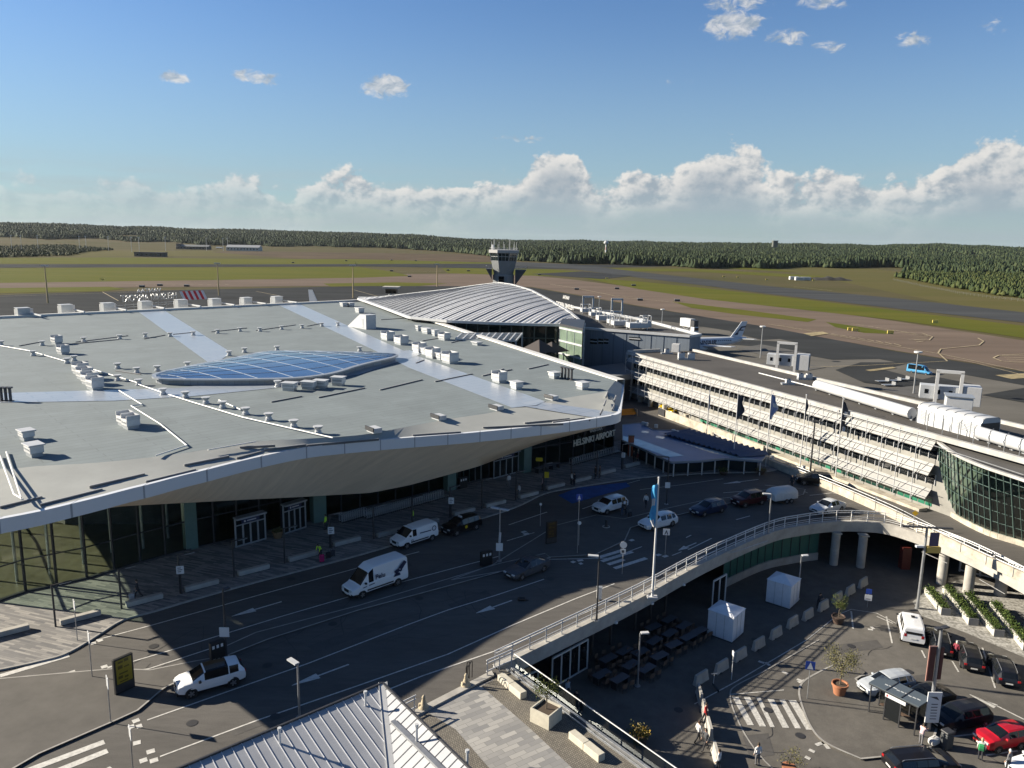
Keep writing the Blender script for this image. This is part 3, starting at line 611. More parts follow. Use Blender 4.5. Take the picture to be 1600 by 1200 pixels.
# glazed front
gl = glass('terminal_glass', (.40,.48,.44), .05)
glc = glass('clear_corner_glass', (.74,.82,.76), .045)
west = [facade[0], Vector((-54,74,0)), Vector((-70,92,0))]
east = [facade[-1], Vector((11.2,119,0)), Vector((-22,190,0))]
def wall(b, pts, z0, z1):
    for p, q in zip(pts, pts[1:]): b.quad((p.x,p.y,z0),(q.x,q.y,z0),(q.x,q.y,z1),(p.x,p.y,z1))
b = MB(); wall(b, facade[6:], .15, ZR-1.02); b.build('facade_glass', gl, term)
b = MB(); wall(b, facade[:7], .15, ZR-1.02); b.build('facade_glass', glc, term)
b = MB(); wall(b, west, .15, ZR-1.02); b.build('side_glass', glc, term)
b = MB(); wall(b, east, .15, ZR-1.02); b.build('side_glass', mat('dark_side_cladding', (.05,.055,.06), .2), term)
b = MB(); fr = resample(facade, 34)
for p in fr: b.beam(p+Vector((0,0,.1)), p+Vector((0,0,ZR-1.02)), .14, .22, up=(0,1,0))
for z in (3.1, 6.3):
    for p, q in zip(fr, fr[1:]): b.beam((p.x,p.y,z), (q.x,q.y,z), .12, .10)
for p, q in zip(fr, fr[1:]): b.beam((p.x,p.y,.14), (q.x,q.y,.14), .3, .28)
for p in resample(west, 9): b.beam(p+Vector((0,0,.1)), p+Vector((0,0,ZR-1.02)), .14, .22, up=(0,1,0))
for z in (3.1,6.3):
    for p, q in zip(west, west[1:]): b.beam((p.x,p.y,z), (q.x,q.y,z), .12, .12)
b.build('mullions', M['dark_metal'], term)
# interior seen through the glass
ndir = Vector((-.62,.78,0))
b = MB(); core = [facade[4]+ndir*16, facade[6]+ndir*9, facade[7]+ndir*8, facade[9]+ndir*9, facade[10]+ndir*8]
wall(b, core, .1, 10.2); b.build('darkening_wall', mat('interior_wall', (.06,.058,.055), .8, var=.4, vs=.4), term)  # dark wall added to stop light leaking in, so the hall reads dark
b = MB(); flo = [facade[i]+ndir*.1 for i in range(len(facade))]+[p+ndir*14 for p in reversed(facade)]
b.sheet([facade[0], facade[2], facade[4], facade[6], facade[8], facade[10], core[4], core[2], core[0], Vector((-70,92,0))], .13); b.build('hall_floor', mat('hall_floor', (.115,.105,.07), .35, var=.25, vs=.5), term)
b = MB(); cg = mat('green_column', (.10,.17,.15), .5, var=.1, vs=1)
for px, py, w in [(300,861,1.15),(500,818,1.5),(706,768,1.3),(824,740,1.3)]:
    g = at(px, py); MB().cbox((g.x-.3,g.y+.5,.1), w, 1.0, 10, R(40)).build('green_column', cg, term)
b = MB()
for k in range(6):
    p = facade[0].lerp(facade[6], .12+.17*k)+ndir*(3.4+1.0*(k % 2)); b.tube([(p.x,p.y,.1),(p.x,p.y,7.4),(p.x-1.6,p.y+1.2,10)], .13, 8)
for k in range(5):
    p = facade[0].lerp(facade[6], .08+.2*k)+ndir*7; q = facade[0].lerp(facade[6], .22+.2*k)+ndir*7; b.beam((p.x,p.y,8.9),(q.x,q.y,9.2),.18,.3); b.beam((p.x,p.y,6.6),(q.x+1,q.y,6.9),.12,.2)
b.build('hall_columns', M['steel'], term)
b = MB(); g = at(36,885); 
# entrance door portals
def portal(pa, pb, hgt, lbl, sign=None):
    A = at(*pa); B = at(*pb); d = (B-A); L = d.length; d.normalize(); n = Vector((d.y,-d.x,0))
    if n.y > 0: n = -n
    t = bpy.data.objects.new('entrance_door', None); COL.objects.link(t); t.parent = term; t.location = (0,0,0); t['label'] = lbl
    b = MB(); 
    for k in range(5):
        p = A+d*(L*k/4)+n*.45; b.beam((p.x,p.y,.12),(p.x,p.y,hgt),.14,.14,up=(0,1,0))
    a0 = A+n*.45; b0 = B+n*.45
    b.beam((a0.x,a0.y,hgt),(b0.x,b0.y,hgt),.9,.16); b.beam((a0.x,a0.y,hgt-.75),(b0.x,b0.y,hgt-.75),.1,.1); b.beam((a0.x,a0.y,.2),(b0.x,b0.y,.2),.18,.12)
    b.build('door_frame', M['grey_metal'], t)
    b = MB(); b.quad((a0.x,a0.y,.15),(b0.x,b0.y,.15),(b0.x,b0.y,hgt-.1),(a0.x,a0.y,hgt-.1)); b.build('door_leaf', mat('door_glass', (.015,.018,.018), .05), t)
    b = MB(); c = A+d*L*.5+n*.54; b.beam((c.x-d.x*L*.3,c.y-d.y*L*.3,hgt-.42),(c.x+d.x*L*.3,c.y+d.y*L*.3,hgt-.42),.05,.42); b.build('door_sign', mat('door_sign', (.02,.025,.07), .5), t)
    b = MB(); b.beam((c.x-d.x*L*.12+n.x*.04,c.y-d.y*L*.12+n.y*.04,hgt-.42),(c.x+d.x*L*.18+n.x*.04,c.y+d.y*L*.18+n.y*.04,hgt-.42),.03,.10); b.beam((c.x-d.x*L*.22+n.x*.04,c.y-d.y*L*.22+n.y*.04,hgt-.42),(c.x-d.x*L*.17+n.x*.04,c.y-d.y*L*.17+n.y*.04,hgt-.42),.03,.2); b.build('door_sign_print', M['white'], t)
portal((366,855),(412,842),3.1,'glazed entrance with round emblem left of the first green column')
portal((440,835),(474,824),3.3,'glazed entrance with dark sign beside the planter')
portal((712,758),(748,750),3.2,'glazed entrance near the row of trolleys'); portal((768,748),(806,738),3.2,'glazed entrance left of the coffee terrace')
# sign on the glass front
A = at(880,727); B = at(951,706); dd = (B-A).normalized(); nn = Vector((dd.y,-dd.x,0))
zs = [up_to(at(878,727),881,687), up_to(at(955,705),953,673)]
c = at(917,716)+nn*1.3; zc = up_to(c, 917, 684.5)
dd = (at(957,704)-at(878,727)).normalized(); L = (B-A).length*1.10
text('HELSINKI AIRPORT', 1.28, mat('sign_letters', (.62,.60,.50), .5), term, frame((c.x,c.y,zc), dd), 'facade_sign', .05, .01, L/ (1.28*10.2))
text('VANTAA', .6, mat('sign_letters_small', (.40,.40,.36), .5), term, frame((c.x+dd.x*.2,c.y+dd.y*.2,zc+1.2), dd), 'facade_sign', .04, .01, 1.2)
# pale translucent strips across the roof
strip_m = brick('roof_strip_panels', (.29,.325,.37), (.32,.35,.39), (.22,.26,.31), R(-43), 3.4, 1.4, .06, .3, .12)
b = MB()
def st(px, z=ZT+.03): b.sheet([at(x, y, z) for x, y in px])
zz3 = ZT+.042
st([(216,487),(257,485),(362,551),(345,562),(325,566)]); st([(436,477),(468,475),(640,552),(852,627),(838,633),(800,637),(640,575),(580,545)])
st([(0,614),(180,609),(280,606),(440,585),(520,560),(640,547),(660,553),(560,585),(430,606),(300,619),(180,626),(0,629)], zz3)
b.build('roof_strip', strip_m, term)
b = MB()
def st2(px):
    # on the sloping band: interpolate height between crease and eave
    pts = []
    for x, y in px:
        yc = float(np.interp(x, [p[0] for p in crease_px], [p[1] for p in crease_px])); ye = float(np.interp(x, fx, fy)); t = min(1,max(0,(y-yc)/(ye-yc)))
        pts.append(at(x, y, ZT+(ZR-ZT)*t+.04))
    b.quad(*pts)
st2([(820,635),(846,628),(958,644),(966,648),(925,652),(880,645)][::-1])
b.build('roof_strip', strip_m, term)
# snow guards on the roof: white upstand, dark bar painted as its shadow
sg_m = [mat('guard_shadow_tone', (.10,.105,.115), .5), pr]
def guard(p0, p1, z=ZT):
    b = MB(); w_ = b; a = at(*p0, z); c = at(*p1, z); b.beam(a+Vector((0,0,.02)), c+Vector((0,0,.02)), .10, .2); w_.beam(a+Vector((-.06,.09,.03)), c+Vector((-.06,.09,.03)), .05, .21, 1); b.build('snow_guard', sg_m, term)
for p0, p1 in [((424,629),(472,620)),((498,622),(570,607)),((594,610),(660,594)),((680,597),(738,585)),((758,587),(787,577)),((705,536),(736,528)),((754,588),(800,578)),((826,577),(857,570)),((595,500),(640,497)),((648,543),(660,539)),((650,568),(663,563)),
               ((30,541),(62,535)),((90,540),(185,531)),((118,535),(200,525)),((225,530),(258,524)),((270,523),(300,520)),((330,519),(386,513)),((300,580),(262,585)),((220,586),(180,580)),((400,517),(462,508)),((480,510),(505,505)),((660,533),(690,528))]: guard(p0, p1)
for p0, p1 in [((64,790),(160,766)),((0,794),(66,778)),((140,762),(226,742)),((228,754),(306,735)),((288,728),(358,714)),((370,717),(412,706)),((375,700),(430,697)),((413,704),(478,696)),((480,697),(592,687)),((645,681),(720,676)),((820,662),(890,655)),((864,661),(914,654)),((920,657),(956,649)),((755,669),(880,663))]:
    yc = np.interp(p0[0], [p[0] for p in crease_px], [p[1] for p in crease_px]); ye = np.interp(p0[0], fx, fy); t = min(1,max(0,(p0[1]-yc)/(ye-yc))); guard(p0, p1, ZT+(ZR-ZT)*t)
for p0, p1 in [((938,648),(942,640)),((944,634),(947,626)),((947,621),(950,613)),((957,641),(960,634)),((960,627),(963,619))]: guard(p0, p1, ZT+.0)
b = MB()
for path in [[(0,540),(46,548),(108,566),(195,592),(215,598)],[(215,600),(250,612),(300,628),(380,652),(450,668),(520,684)],[(186,610),(222,632),(205,634),(250,662),(292,696),(243,712)],[(0,712),(22,772),(36,780)],[(10,706),(34,780)],[(325,703),(400,690)],[(342,625),(376,640)]]:
    b.tube([at(x, y, ZT+.18) for x, y in path], .07, 6)
b.build('roof_pipe', mat('roof_pipe', (.62,.62,.6), .5), term)
# blue lens-shaped skylight
sk_b = smooth_curve([at(*p, ZT+.8) for p in [(243,587),(255,591),(340,592),(420,591),(470,589),(520,582),(560,570),(610,558),(618,554)]], 4)
sk_t = smooth_curve([at(*p, ZT+.8) for p in [(243,587),(250,582),(300,571),(380,556),(415,549),(450,548),(520,549),(590,551),(614,552),(618,554)]], 4)
B_ = resample(sk_b, 40); T_ = resample(sk_t, 40)
sky = bpy.data.objects.new('skylight', None); COL.objects.link(sky); sky.parent = term
b = MB(); rows = []
for k in range(7):
    t = k/6; rows.append([p.lerp(q, t)+Vector((0,0,.4*math.sin(math.pi*t)*math.sin(math.pi*i/39)**.6)) for i, (p, q) in enumerate(zip(B_, T_))])
b.loft(rows); b.build('glazing', mat('skylight_glass', (.035,.075,.17), .12, var=.15, vs=.3, spec=.7), sky, smooth=30)
b = MB()
for k in range(1, 6):
    for i in range(39): b.beam(rows[k][i]+Vector((0,0,.01)), rows[k][i+1]+Vector((0,0,.01)), .09, .05)
for i in range(2, 39, 4): b.tube([rows[k][max(0,min(39,i+(3-k)))]+Vector((0,0,.0)) for k in range(7)], .05, 4)
b.build('glazing_bars', mat('skylight_bars', (.20,.25,.32), .3), sky)
b = MB(); loop = B_+list(reversed(T_[1:-1])); loop.append(loop[0])
b.loft([[(p.x,p.y,ZT) for p in loop],[(p.x,p.y,ZT+.6) for p in loop]]); b.build('upstand', brick('skylight_upstand', (.26,.265,.27), (.30,.33,.37), (.2,.22,.25), R(0), .9, 20, .04, .4, .2), sky)
b = MB(); lo = off(loop, -.45); b.loft([[(p.x,p.y,ZT+.6) for p in off(loop,.05)],[(p.x,p.y,ZT+.6) for p in lo],[(p.x,p.y,ZT+.8) for p in lo],[(p.x,p.y,ZT+.82) for p in off(loop,.25)]]); b.build('rim', M['grey_metal'], sky)
# triangular stair head on the roof
g = at(572,513,ZT); b = MB(); M_ = Matrix.Translation(g) @ Matrix.Rotation(R(-48), 4, 'Z')
P3 = [(-5.6,-1.2,0),(2.0,-1.2,0),(2.0,1.2,0),(-5.6,1.2,0),(2.0,-1.2,3.0),(2.0,1.2,3.0),(-.4,-1.2,3.0),(-.4,1.2,3.0)]
P3 = [M_ @ Vector(p) for p in P3]
for f in ((0,1,4,6),(3,7,5,2),(1,2,5,4),(0,6,7,3),(6,4,5,7)): b.quad(*[P3[i] for i in f])
o = b.build('roof_stair_head', M['white_metal'], bevel=.05); tag(o, 'white wedge-shaped stair housing near the far right roof edge', 'stair housing')
b = MB(); b.quad(*[M_ @ Vector(p) for p in ((.2,-1.23,.2),(1.1,-1.23,.2),(1.1,-1.23,2.1),(.2,-1.23,2.1))]); b.build('door', M['grey_metal'], o)
# ------------------------------------------------------------------ rooftop plant
def roof_unit(px, py, w, d, h, rz, label, kind=0, grp='white ventilation units on the terminal roof'):
    g = at(px, py, ZT); t = thing('ventilation_unit', label, 'ventilation unit', g, R(rz), grp)
    MB().box(-w/2,w/2,-d/2,d/2,.35,h).build('casing', M['white'], t, bevel=.04)
    b = MB()
    if kind == 0:
        b.box(-w/2-.12,w/2+.12,-d/2-.12,d/2+.12,h,h+.12); b.build('lid', M['white_metal'], t, bevel=.03)
    else:
        b.box(-w/2,-w/2+.1,-d/2,d/2,h,h+.4); b.box(w/2-.1,w/2,-d/2,d/2,h,h+.4); b.box(-w/2+.1,w/2-.1,d/2-.1,d/2,h,h+.4); b.build('hood_rim', M['white_metal'], t)
    b = MB(); b.box(-w/2+.1,w/2-.1,-d/2+.1,d/2-.1,0,.34); b.build('base_frame', M['grey_metal'], t)
    b = MB()
    for k in range(5): b.box(-w/2+.15,w/2-.15,-d/2-.03,-d/2-.005,.6+k*(h-.8)/5,.6+k*(h-.8)/5+(h-.8)/9)
    b.build('louvre', M['grey_metal'], t); return t
for a in [(89,537,2.6,1.8,1.7,-38,'white twin-sided unit just above its neighbour by the far left vents',1),(99,553,2.6,1.8,1.7,-38,'white open-topped unit below its twin by the far left vents',1),
  (126,584,3.0,2.0,1.9,-40,'rearmost of four white units lined up beside the pale strip',1),(133,592,3.0,2.0,1.9,-40,'second from the back of four white units beside the pale strip',1),(141,600,3.0,2.0,1.9,-40,'third from the back of four white units beside the pale strip',1),(149,608,2.7,2.0,1.9,-40,'nearest of four white units touching the pale strip',1),
  (197,664,2.0,1.8,1.6,-42,'rear half of the lone pair of white units beside the zigzag pipe',1),(205,669,2.0,1.8,1.6,-42,'front half of the lone pair of white units beside the zigzag pipe',1),
  (42,687,1.9,1.4,1.4,-40,'white flat-lidded unit above its neighbour at the lower left of the roof',0),(54,712,2.2,1.5,1.6,-40,'white flat-lidded unit nearest to the roof edge at lower left',0),
  (453,610,2.4,1.6,1.5,-10,'leftmost of four white units in front of the blue skylight',0),(483,608,2.4,1.6,1.5,-10,'second from left of four white units in front of the blue skylight',0),(501,606,2.4,1.6,1.5,-10,'third from left of four white units in front of the blue skylight',0),(529,602,2.2,1.6,1.7,-10,'rightmost and tallest of four white units in front of the blue skylight',0),
  (606,531,3.4,2.4,2.0,-52,'white unit behind its twin next to the second pale strip',1),(627,538,3.4,2.4,2.0,-52,'white unit closest to the tangle of pipes by the second pale strip',1),
  (655,550,3.0,2.2,2.0,-52,'first of a tight row of five white units right of the strip',1),(665,554,1.8,1.6,1.6,-52,'small second unit in the tight row of five',0),(676,559,3.2,2.2,2.1,-52,'large middle unit in the tight row of five',1),(689,562,1.8,1.6,1.6,-52,'small fourth unit in the tight row of five',0),(703,567,3.4,2.4,2.2,-52,'largest unit at the near end of the tight row of five',1),
  (537,479,2.6,2.0,1.6,-52,'white unit at the far roof edge left of its twin',0),(548,479,2.6,2.0,1.6,-52,'white unit at the far roof edge right of its twin',0),(562,489,3.0,2.2,2.0,-52,'white unit behind the wedge-shaped stair housing',0),
  (654,517,1.4,1.2,1.7,-52,'small upright unit along the right parapet',0),(667,521,3.2,1.8,1.6,-52,'long unit second along the right parapet',0),(680,525,1.6,1.4,1.8,-52,'narrow upright unit third along the right parapet',0),(694,531,3.2,2.0,1.7,-52,'long unit with fan box along the right parapet',1),(745,539,2.6,1.6,.8,-52,'very low unit alone beside the right parapet',0),
  (780,597,2.7,1.9,1.8,-55,'white unit on the near right between the strip and the guard line',1),(807,608,2.0,1.6,1.5,-55,'white lidded unit touching the edge of the second strip',0),(866,591,1.9,1.6,1.3,-55,'white lidded unit beside the four small pipes',0),(910,608,1.9,1.7,1.4,-55,'white lidded unit nearest to the right roof corner',0)]: roof_unit(a[0], a[1], a[2]*.70, a[3]*.72, a[4]*.62, *a[5:])
# mushroom vents
vent0 = thing('roof_vent', 'x', 'roof vent', (0,0,0), 0, 'mushroom vents in rows on the terminal roof')
MB().lathe([(0,0),(.34,0),(.34,.30),(.26,.34),(.26,.46),(.50,.74),(.50,.80),(0,.80)], n=10).build('vent_cowl', M['white_metal'], vent0, smooth=30)
MB().lathe([(.45,0),(.45,.10),(0,.10)], n=10).build('vent_base', M['grey_metal'], vent0, smooth=30)
first = True
for lbl, pts in [('white mushroom vent in the long row running down in front of the skylight',[(255,617),(290,622),(322,631),(348,638),(384,648),(420,657),(459,668),(497,678)]),
   ('white mushroom vent in the far row crossing the first pale strip',[(66,540),(131,534),(187,530),(227,527),(266,526),(302,524),(340,521),(375,518)]),
   ('white mushroom vent in the slanting row at the far left',[(2,540),(52,556),(105,568),(116,564)]),
   ('white mushroom vent just behind the blue skylight',[(184,576),(214,583),(246,580),(293,574),(358,556),(382,551),(433,548),(562,549)]),
   ('white mushroom vent between the four units and the skylight tip',[(184,595),(217,602)]),
   ('white mushroom vent in the far row left of the second pale strip',[(406,518),(440,515),(472,513),(503,510),(528,509)]),
   ('white mushroom vent at the near end of the skylight',[(434,604)])]:
    for x, y in pts:
        g = at(x, y, ZT)
        if first: vent0.location = g; vent0['label'] = lbl; first = False
        else: copy_tree(vent0, g, rng.uniform(0,3), lbl)
# small hatches
for k, (x, y) in enumerate([(686,655),(776,640),(585,675),(862,624)]):
    g = at(x, y, ZT); b = MB(); b.box(-.7,.7,-.5,.5,0,.5); o = b.build('roof_hatch', M['white_metal'], loc=g, rz=R(-50), bevel=.05)
    tag(o, ['small raised hatch left of centre along the roof crease','small raised hatch right of centre along the roof crease','low flat hatch where the vent row meets the roof crease','small raised hatch nearest the right roof corner'][k], 'roof hatch', 'small hatches along the roof crease')
    MB().box(-.8,.8,-.6,-.5,.2,.62).build('lid', M['dark_metal'], o)
# short dark pipe stubs
ps = mat('pipe_stub', (.06,.06,.065), .5)
for k, (x, y) in enumerate([(3,627),(10,627),(17,627),(878,591),(883,592),(888,593),(893,594)]):
    g = at(x, y, ZT); b = MB(); b.tube([(0,0,0),(0,0,1.5)], .16, 8); b.tube([(0,0,1.5),(0,0,1.65)], .34, 8); b.tube([(0,0,0),(0,0,.1)], .34, 8)
    tag(b.build('pipe_stub', ps, loc=g, smooth=30), 'short dark flanged pipe at the left end of the pale strip' if k < 3 else 'short dark flanged pipe beside the unit near the right parapet', 'pipe', 'flanged pipes left' if k < 3 else 'flanged pipes right')
for k, (x, y) in enumerate([(30,693),(341,627),(797,570),(58,686)]):
    pass
# grey housings along the far roof edge
h0 = None; hp = [(36,496),(103,490),(168,487),(227,484),(283,481),(336,479),(385,477),(433,475)]
for k, (x, y) in enumerate(hp):
    g = at(x, y, ZT-.2); lbl = 'grey box housing at the far roof edge, number %s counted from the left' % ['one','two','three','four','five','six','seven','eight'][k]
    if h0 is None:
        h0 = thing('edge_housing', lbl, 'roof housing', g, R(-42), 'grey housings along the far roof edge')
        MB().box(-1.1,1.1,-1.2,1.2,0,2.1).build('casing', M['grey_metal'], h0, bevel=.05)
        MB().box(-1.2,1.2,-1.3,1.3,2.1,2.2).build('cap', M['white_metal'], h0)
        MB().box(-1.55,-1.25,-1.2,2.5,-.5,1.8).build('side_screen', M['white_metal'], h0)
        MB().box(1.2,8.0,1.2,1.5,.8,1.1).build('rail', M['white_metal'], h0)
    else: copy_tree(h0, g, R(-42), lbl)
# reversed letters of the airside sign on the far edge
dl = (back_r-back_l).normalized()
def air_sign(px0, px1, py, txt, size, z0, lbl, nrows=1, zoff=0):
    A = at(px0, py, z0); B = at(px1, py-3, z0); c = (A+B)/2; dv = (A-B).normalized(); Lw = (A-B).length
    return c, dv, Lw
sg = thing('airside_sign', 'reversed silver letters of the airport name standing beyond the far roof edge', 'sign')
A = at(182,474,ZT+.5); B = at(283,467,ZT+.5); dv = (A-B).normalized(); c = (A+B)/2; Lw = (A-B).length
o = text('HELSINKI AIRPORT', 2.6, M['steel'], sg, frame((c.x,c.y,c.z+1.0), dv), 'letters', .06, .0, Lw/(2.6*9.7))
c2 = at(233,454,ZT+3.0); text('VANTAA', 1.5, M['white_metal'], sg, frame((c2.x,c2.y,c2.z), dv), 'letters', .06, .02, 1.3)
b = MB(); b.beam(A+Vector((0,0,-.6)), B+Vector((0,0,-.6)), .1, .12); b.beam(A+Vector((0,0,-1.2)), B+Vector((0,0,-1.2)), .1, .12)
for k in range(9):
    p = A.lerp(B, k/8); b.beam((p.x,p.y,ZT-2),(p.x,p.y,p.z-.2),.1,.1,up=(0,1,0))
b.build('sign_frame', M['steel'], sg)
# red and white hazard board
A = at(287,469,ZT); B = at(324,467,ZT); dv = (B-A).normalized(); o = thing('hazard_board', 'red and white striped board lying beside the reversed letters', 'warning board')
for col, ks, nm in ((M['white'], range(0,9,2), 'white_stripe'), (mat('signal_red', (.5,.03,.03), .5), range(1,9,2), 'red_stripe')):
    b = MB()
    for k in ks:
        p = A+dv*((B-A).length*k/9); q = A+dv*((B-A).length*(k+1)/9); u = Vector((-1.6,1.2,2.4)); b.quad(p, q, q+u, p+u)
    b.build(nm, col, o)
# ================================================================== older terminal with the ribbed curved roof
old = thing('ribbed_roof_terminal', 'terminal hall with a curved grey roof of dark ribs over tall dark glazing', 'terminal')
ZE = 13.0
ev = [at(x, y, ZE) for x, y in [(560,467),(572,471),(600,481),(640,496),(700,502),(770,505),(830,507),(880,508),(908,508)]]
def depth_pt(px, py, dep):
    d = ray(px, py); return CAMP + d*(dep/d.y)
rg = [depth_pt(*q) for q in [(560,466,262),(600,463.5,258),(650,458,250),(700,452.5,240),(750,445.5,228),(780,442,222),(800,445,214),(830,454,200),(860,470,186),(890,488,174),(910,505,166)]]
NR = 27
EV = resample(ev, NR*3+1); RG = resample(rg, NR*3+1)
rr = []
for i in range(NR*3+1):
    t = i/(NR*3); e = EV[i]; k = min(1, t**.82); s = k*(NR*3); j = int(min(NR*3-1, s)); top = RG[j].lerp(RG[j+1], s-j)
    rr.append([e.lerp(top, u/8)+Vector((0,0,(top.z-e.z)*.20*math.sin(math.pi*u/8))) for u in range(9)])
b = MB(); b.loft([r for r in rr]); b.build('roof', mat('standing_seam_roof', (.60,.615,.64), .5, .0, var=.08, vs=.15), old, smooth=60)
c = MB()
for i in range(0, NR*3+1):
    r = [p+Vector((0,0,.1)) for p in rr[i]]
    if i % 3 == 0:
        b = MB()
        for p, q in zip(r, r[1:]): b.beam(p, q, .24, .08)
        b.build('roof_rib', bpy.data.materials.get('dark_rib') or mat('dark_rib', (.022,.026,.034), .6), old)
    else:
        for p, q in zip(r, r[1:]): c.beam(p, q, .12, .06)
        c.build('seam', bpy.data.materials.get('seam') or mat('seam', (.16,.165,.17), .5), old); c = MB()

b = MB()
for p, q in zip(EV, EV[1:]): b.beam(p, q, .7, .55)
for k in range(NR*3): b.beam(rr[k][8], rr[k+1][8], .6, .5)
b.build('eave_trim', M['white_metal'], old)
gA = resample([p+Vector((0,2.2,0)) for p in ev[2:]], 27)
b = MB(); wall(b, gA, ZL, ZE-.1); b.build('front_glass', mat('dark_glazing', (.010,.016,.017), .06, spec=.6), old)
b = MB()
for p in gA: b.beam((p.x,p.y-.1,ZL),(p.x,p.y-.1,ZE),.22,.22,up=(0,1,0))
for z in (2.5,6.2,9.8):
    for p, q in zip(gA, gA[1:]): b.beam((p.x,p.y-.12,z),(q.x,q.y-.12,z),.14,.14)
b.build('mullions', mat('glazing_frame', (.06,.08,.08), .5), old)
b = MB(); bk = [Vector((p.x,p.y,0)) for p in RG]; wall(b, bk[::4], ZL, 11); b.build('rear_wall', M['grey_metal'], old)
# louvred canopy in front of it
cn = thing('louvre_canopy', 'slanted open steel louvre canopy in front of the ribbed terminal glazing', 'canopy')
P = [depth_pt(*q) for q in [(722,521,150),(816,521,158),(806,533,152),(712,530,144)]]
b = MB()
for k in range(10):
    t = k/9; a = P[0].lerp(P[1], t); d = P[3].lerp(P[2], t); b.beam(a, d, .25, .35)
for k in range(5):
    t = k/4; b.beam(P[0].lerp(P[3], t), P[1].lerp(P[2], t), .18, .25)
b.build('louvre_frame', M['white_metal'], cn)
b = MB()
for q in P: b.beam(q, (q.x,q.y,0), .3, .3, up=(0,1,0))
b.build('post', M['grey_metal'], cn)
# glass stair tower
tw = thing('glass_stair_tower', 'pale green glazed stair tower with white bands beside the ribbed terminal', 'tower')
A = depth_pt(875,503,158); Bp = depth_pt(911,508,150); C_t = depth_pt(914,500,166)
zt = 13.6
A.z = Bp.z = C_t.z = 0; D_t = A+(C_t-Bp)
rect = [A, Bp, C_t, D_t]
MB().prism([(p.x,p.y) for p in rect], ZL, zt).build('glazing', mat('green_tower_glass', (.15,.20,.155), .2, var=.35, vs=.3, detail=6, spec=.6), tw)
b = MB()
for k in range(7):
    z = ZL+2.6+k*2.6
    for p, q in zip(rect, rect[1:]+rect[:1]): b.beam((p.x,p.y,z),(q.x,q.y,z),.3,.35)
for e0, e1 in ((A,Bp),(Bp,C_t)):
    for k in range(4):
        p = e0.lerp(e1, k/3); b.beam((p.x,p.y,ZL),(p.x,p.y,zt),.16,.16,up=(0,1,0))
b.build('bands', M['white_metal'], tw)
MB().prism([(p.x,p.y) for p in rect], zt+.02, zt+.5).build('roof', M['dark_metal'], tw)
# ------------------------------------------------------------------ blue-grey pier building behind
pier = thing('pier_building', 'plain blue-grey clad building with cluttered plant roof right of the glass tower', 'pier building')
ZP = 12.0
F0 = at(905,513,ZP); F1 = at(1078,526,ZP); F2 = at(1095,524,ZP); B0 = at(884,478,ZP); B1 = at(1000,499,ZP)
clad = brick('blue_grey_cladding', (.17,.20,.24), (.155,.185,.225), (.11,.13,.16), 0, 6, 1.1, .03, .55, .25)
b = MB(); wall(b, [F0, F1, F2, B1, B0, F0], ZL, ZP); b.build('wall', clad, pier)
b = MB(); b.sheet([F0, F1, F2, B1, B0], ZP-.35); b.build('roof', mat('plant_roof', (.055,.052,.05), .9, var=.3, vs=.3), pier)
b = MB()
for p, q in ((F0,F1),(F1,F2),(F2,B1),(B1,B0)): b.beam(p+Vector((0,0,.1)), q+Vector((0,0,.1)), .5, .5)
b.build('parapet', M['white_metal'], pier)
d = (F1-F0).normalized(); n = Vector((d.y,-d.x,0))
def on_wall(px, py):
    # point of the pier front wall seen at px,py
    r_ = ray(px, py); nn = Vector((d.y,-d.x,0)); t = (F0-CAMP).dot(nn)/r_.dot(nn); return CAMP+r_*t
for rows in ([(922,529,933,537),(935,529,943,537),(944,529,951,537)],[(983,526,1001,531)],):
    for x0, y0, x1, y1 in rows:
        b = MB(); p = on_wall(x0,y0)+n*.06; q = on_wall(x1,y0)+n*.06; z1 = p.z; z0 = on_wall(x0,y1).z; b.quad((p.x,p.y,z0),(q.x,q.y,z0),(q.x,q.y,z1),(p.x,p.y,z1)); w = b.build('window', M['carglass'], pier)
        b = MB(); zm = (z0+z1)/2; b.beam((p.x,p.y-.05,zm),(q.x,q.y-.05,zm),.1,.2); b.build('sill', M['white_metal'], w)
b = MB()
for k in range(1, 9): p = F0.lerp(F1, k/9)+n*.03; b.beam((p.x,p.y,ZL),(p.x,p.y,ZP-.1),.08,.06,up=(0,1,0))
b.build('joint', mat('cladding_joint', (.10,.12,.15), .6), pier)
# lower block and terrace in front, under the tower
low = thing('link_building', 'dark low link block with ribbed windows between the stair tower and the banded offices', 'link building')
q0 = depth_pt(912,575,142); q1 = depth_pt(986,583,150)
for q in (q0, q1): q.z = 0
bk_ = Vector((0,14,0)); poly = [q0, q1, q1+bk_, q0+bk_]
MB().prism([(p.x,p.y) for p in poly], ZL, 4.2).build('wall', mat('dark_link_wall', (.035,.037,.04), .6), low)
b = MB(); b.prism([(p.x+o_,p.y-.3) for p, o_ in zip(poly, (-.3,.3,.3,-.3))], 4.22, 5.3); b.build('parapet', mat('link_parapet', (.16,.17,.18), .7), low)
b = MB()
for k in range(8): p = q0.lerp(q1, k/7); b.beam((p.x,p.y-.1,-1),(p.x,p.y-.1,4.1),.2,.2,up=(0,1,0))
b.build('mullions', mat('link_mullion', (.12,.125,.13), .6), low)
tg = thing('terrace_parasol', 'dark folded terrace parasol roof left of the glass stair tower', 'parasol', group=None)
g = depth_pt(842,548,150); b = MB(); b.lathe([(4,0),(.1,2.2)], c=(g.x,g.y,g.z), n=4); b.build('fabric', mat('brown_fabric', (.05,.042,.04), .8), tg); MB().tube([(g.x,g.y,0),(g.x,g.y,g.z+1)], .1).build('pole', M['dark_metal'], tg)
tg2 = thing('terrace_parasol', 'dark pitched terrace parasol roof touching the glass stair tower', 'parasol')
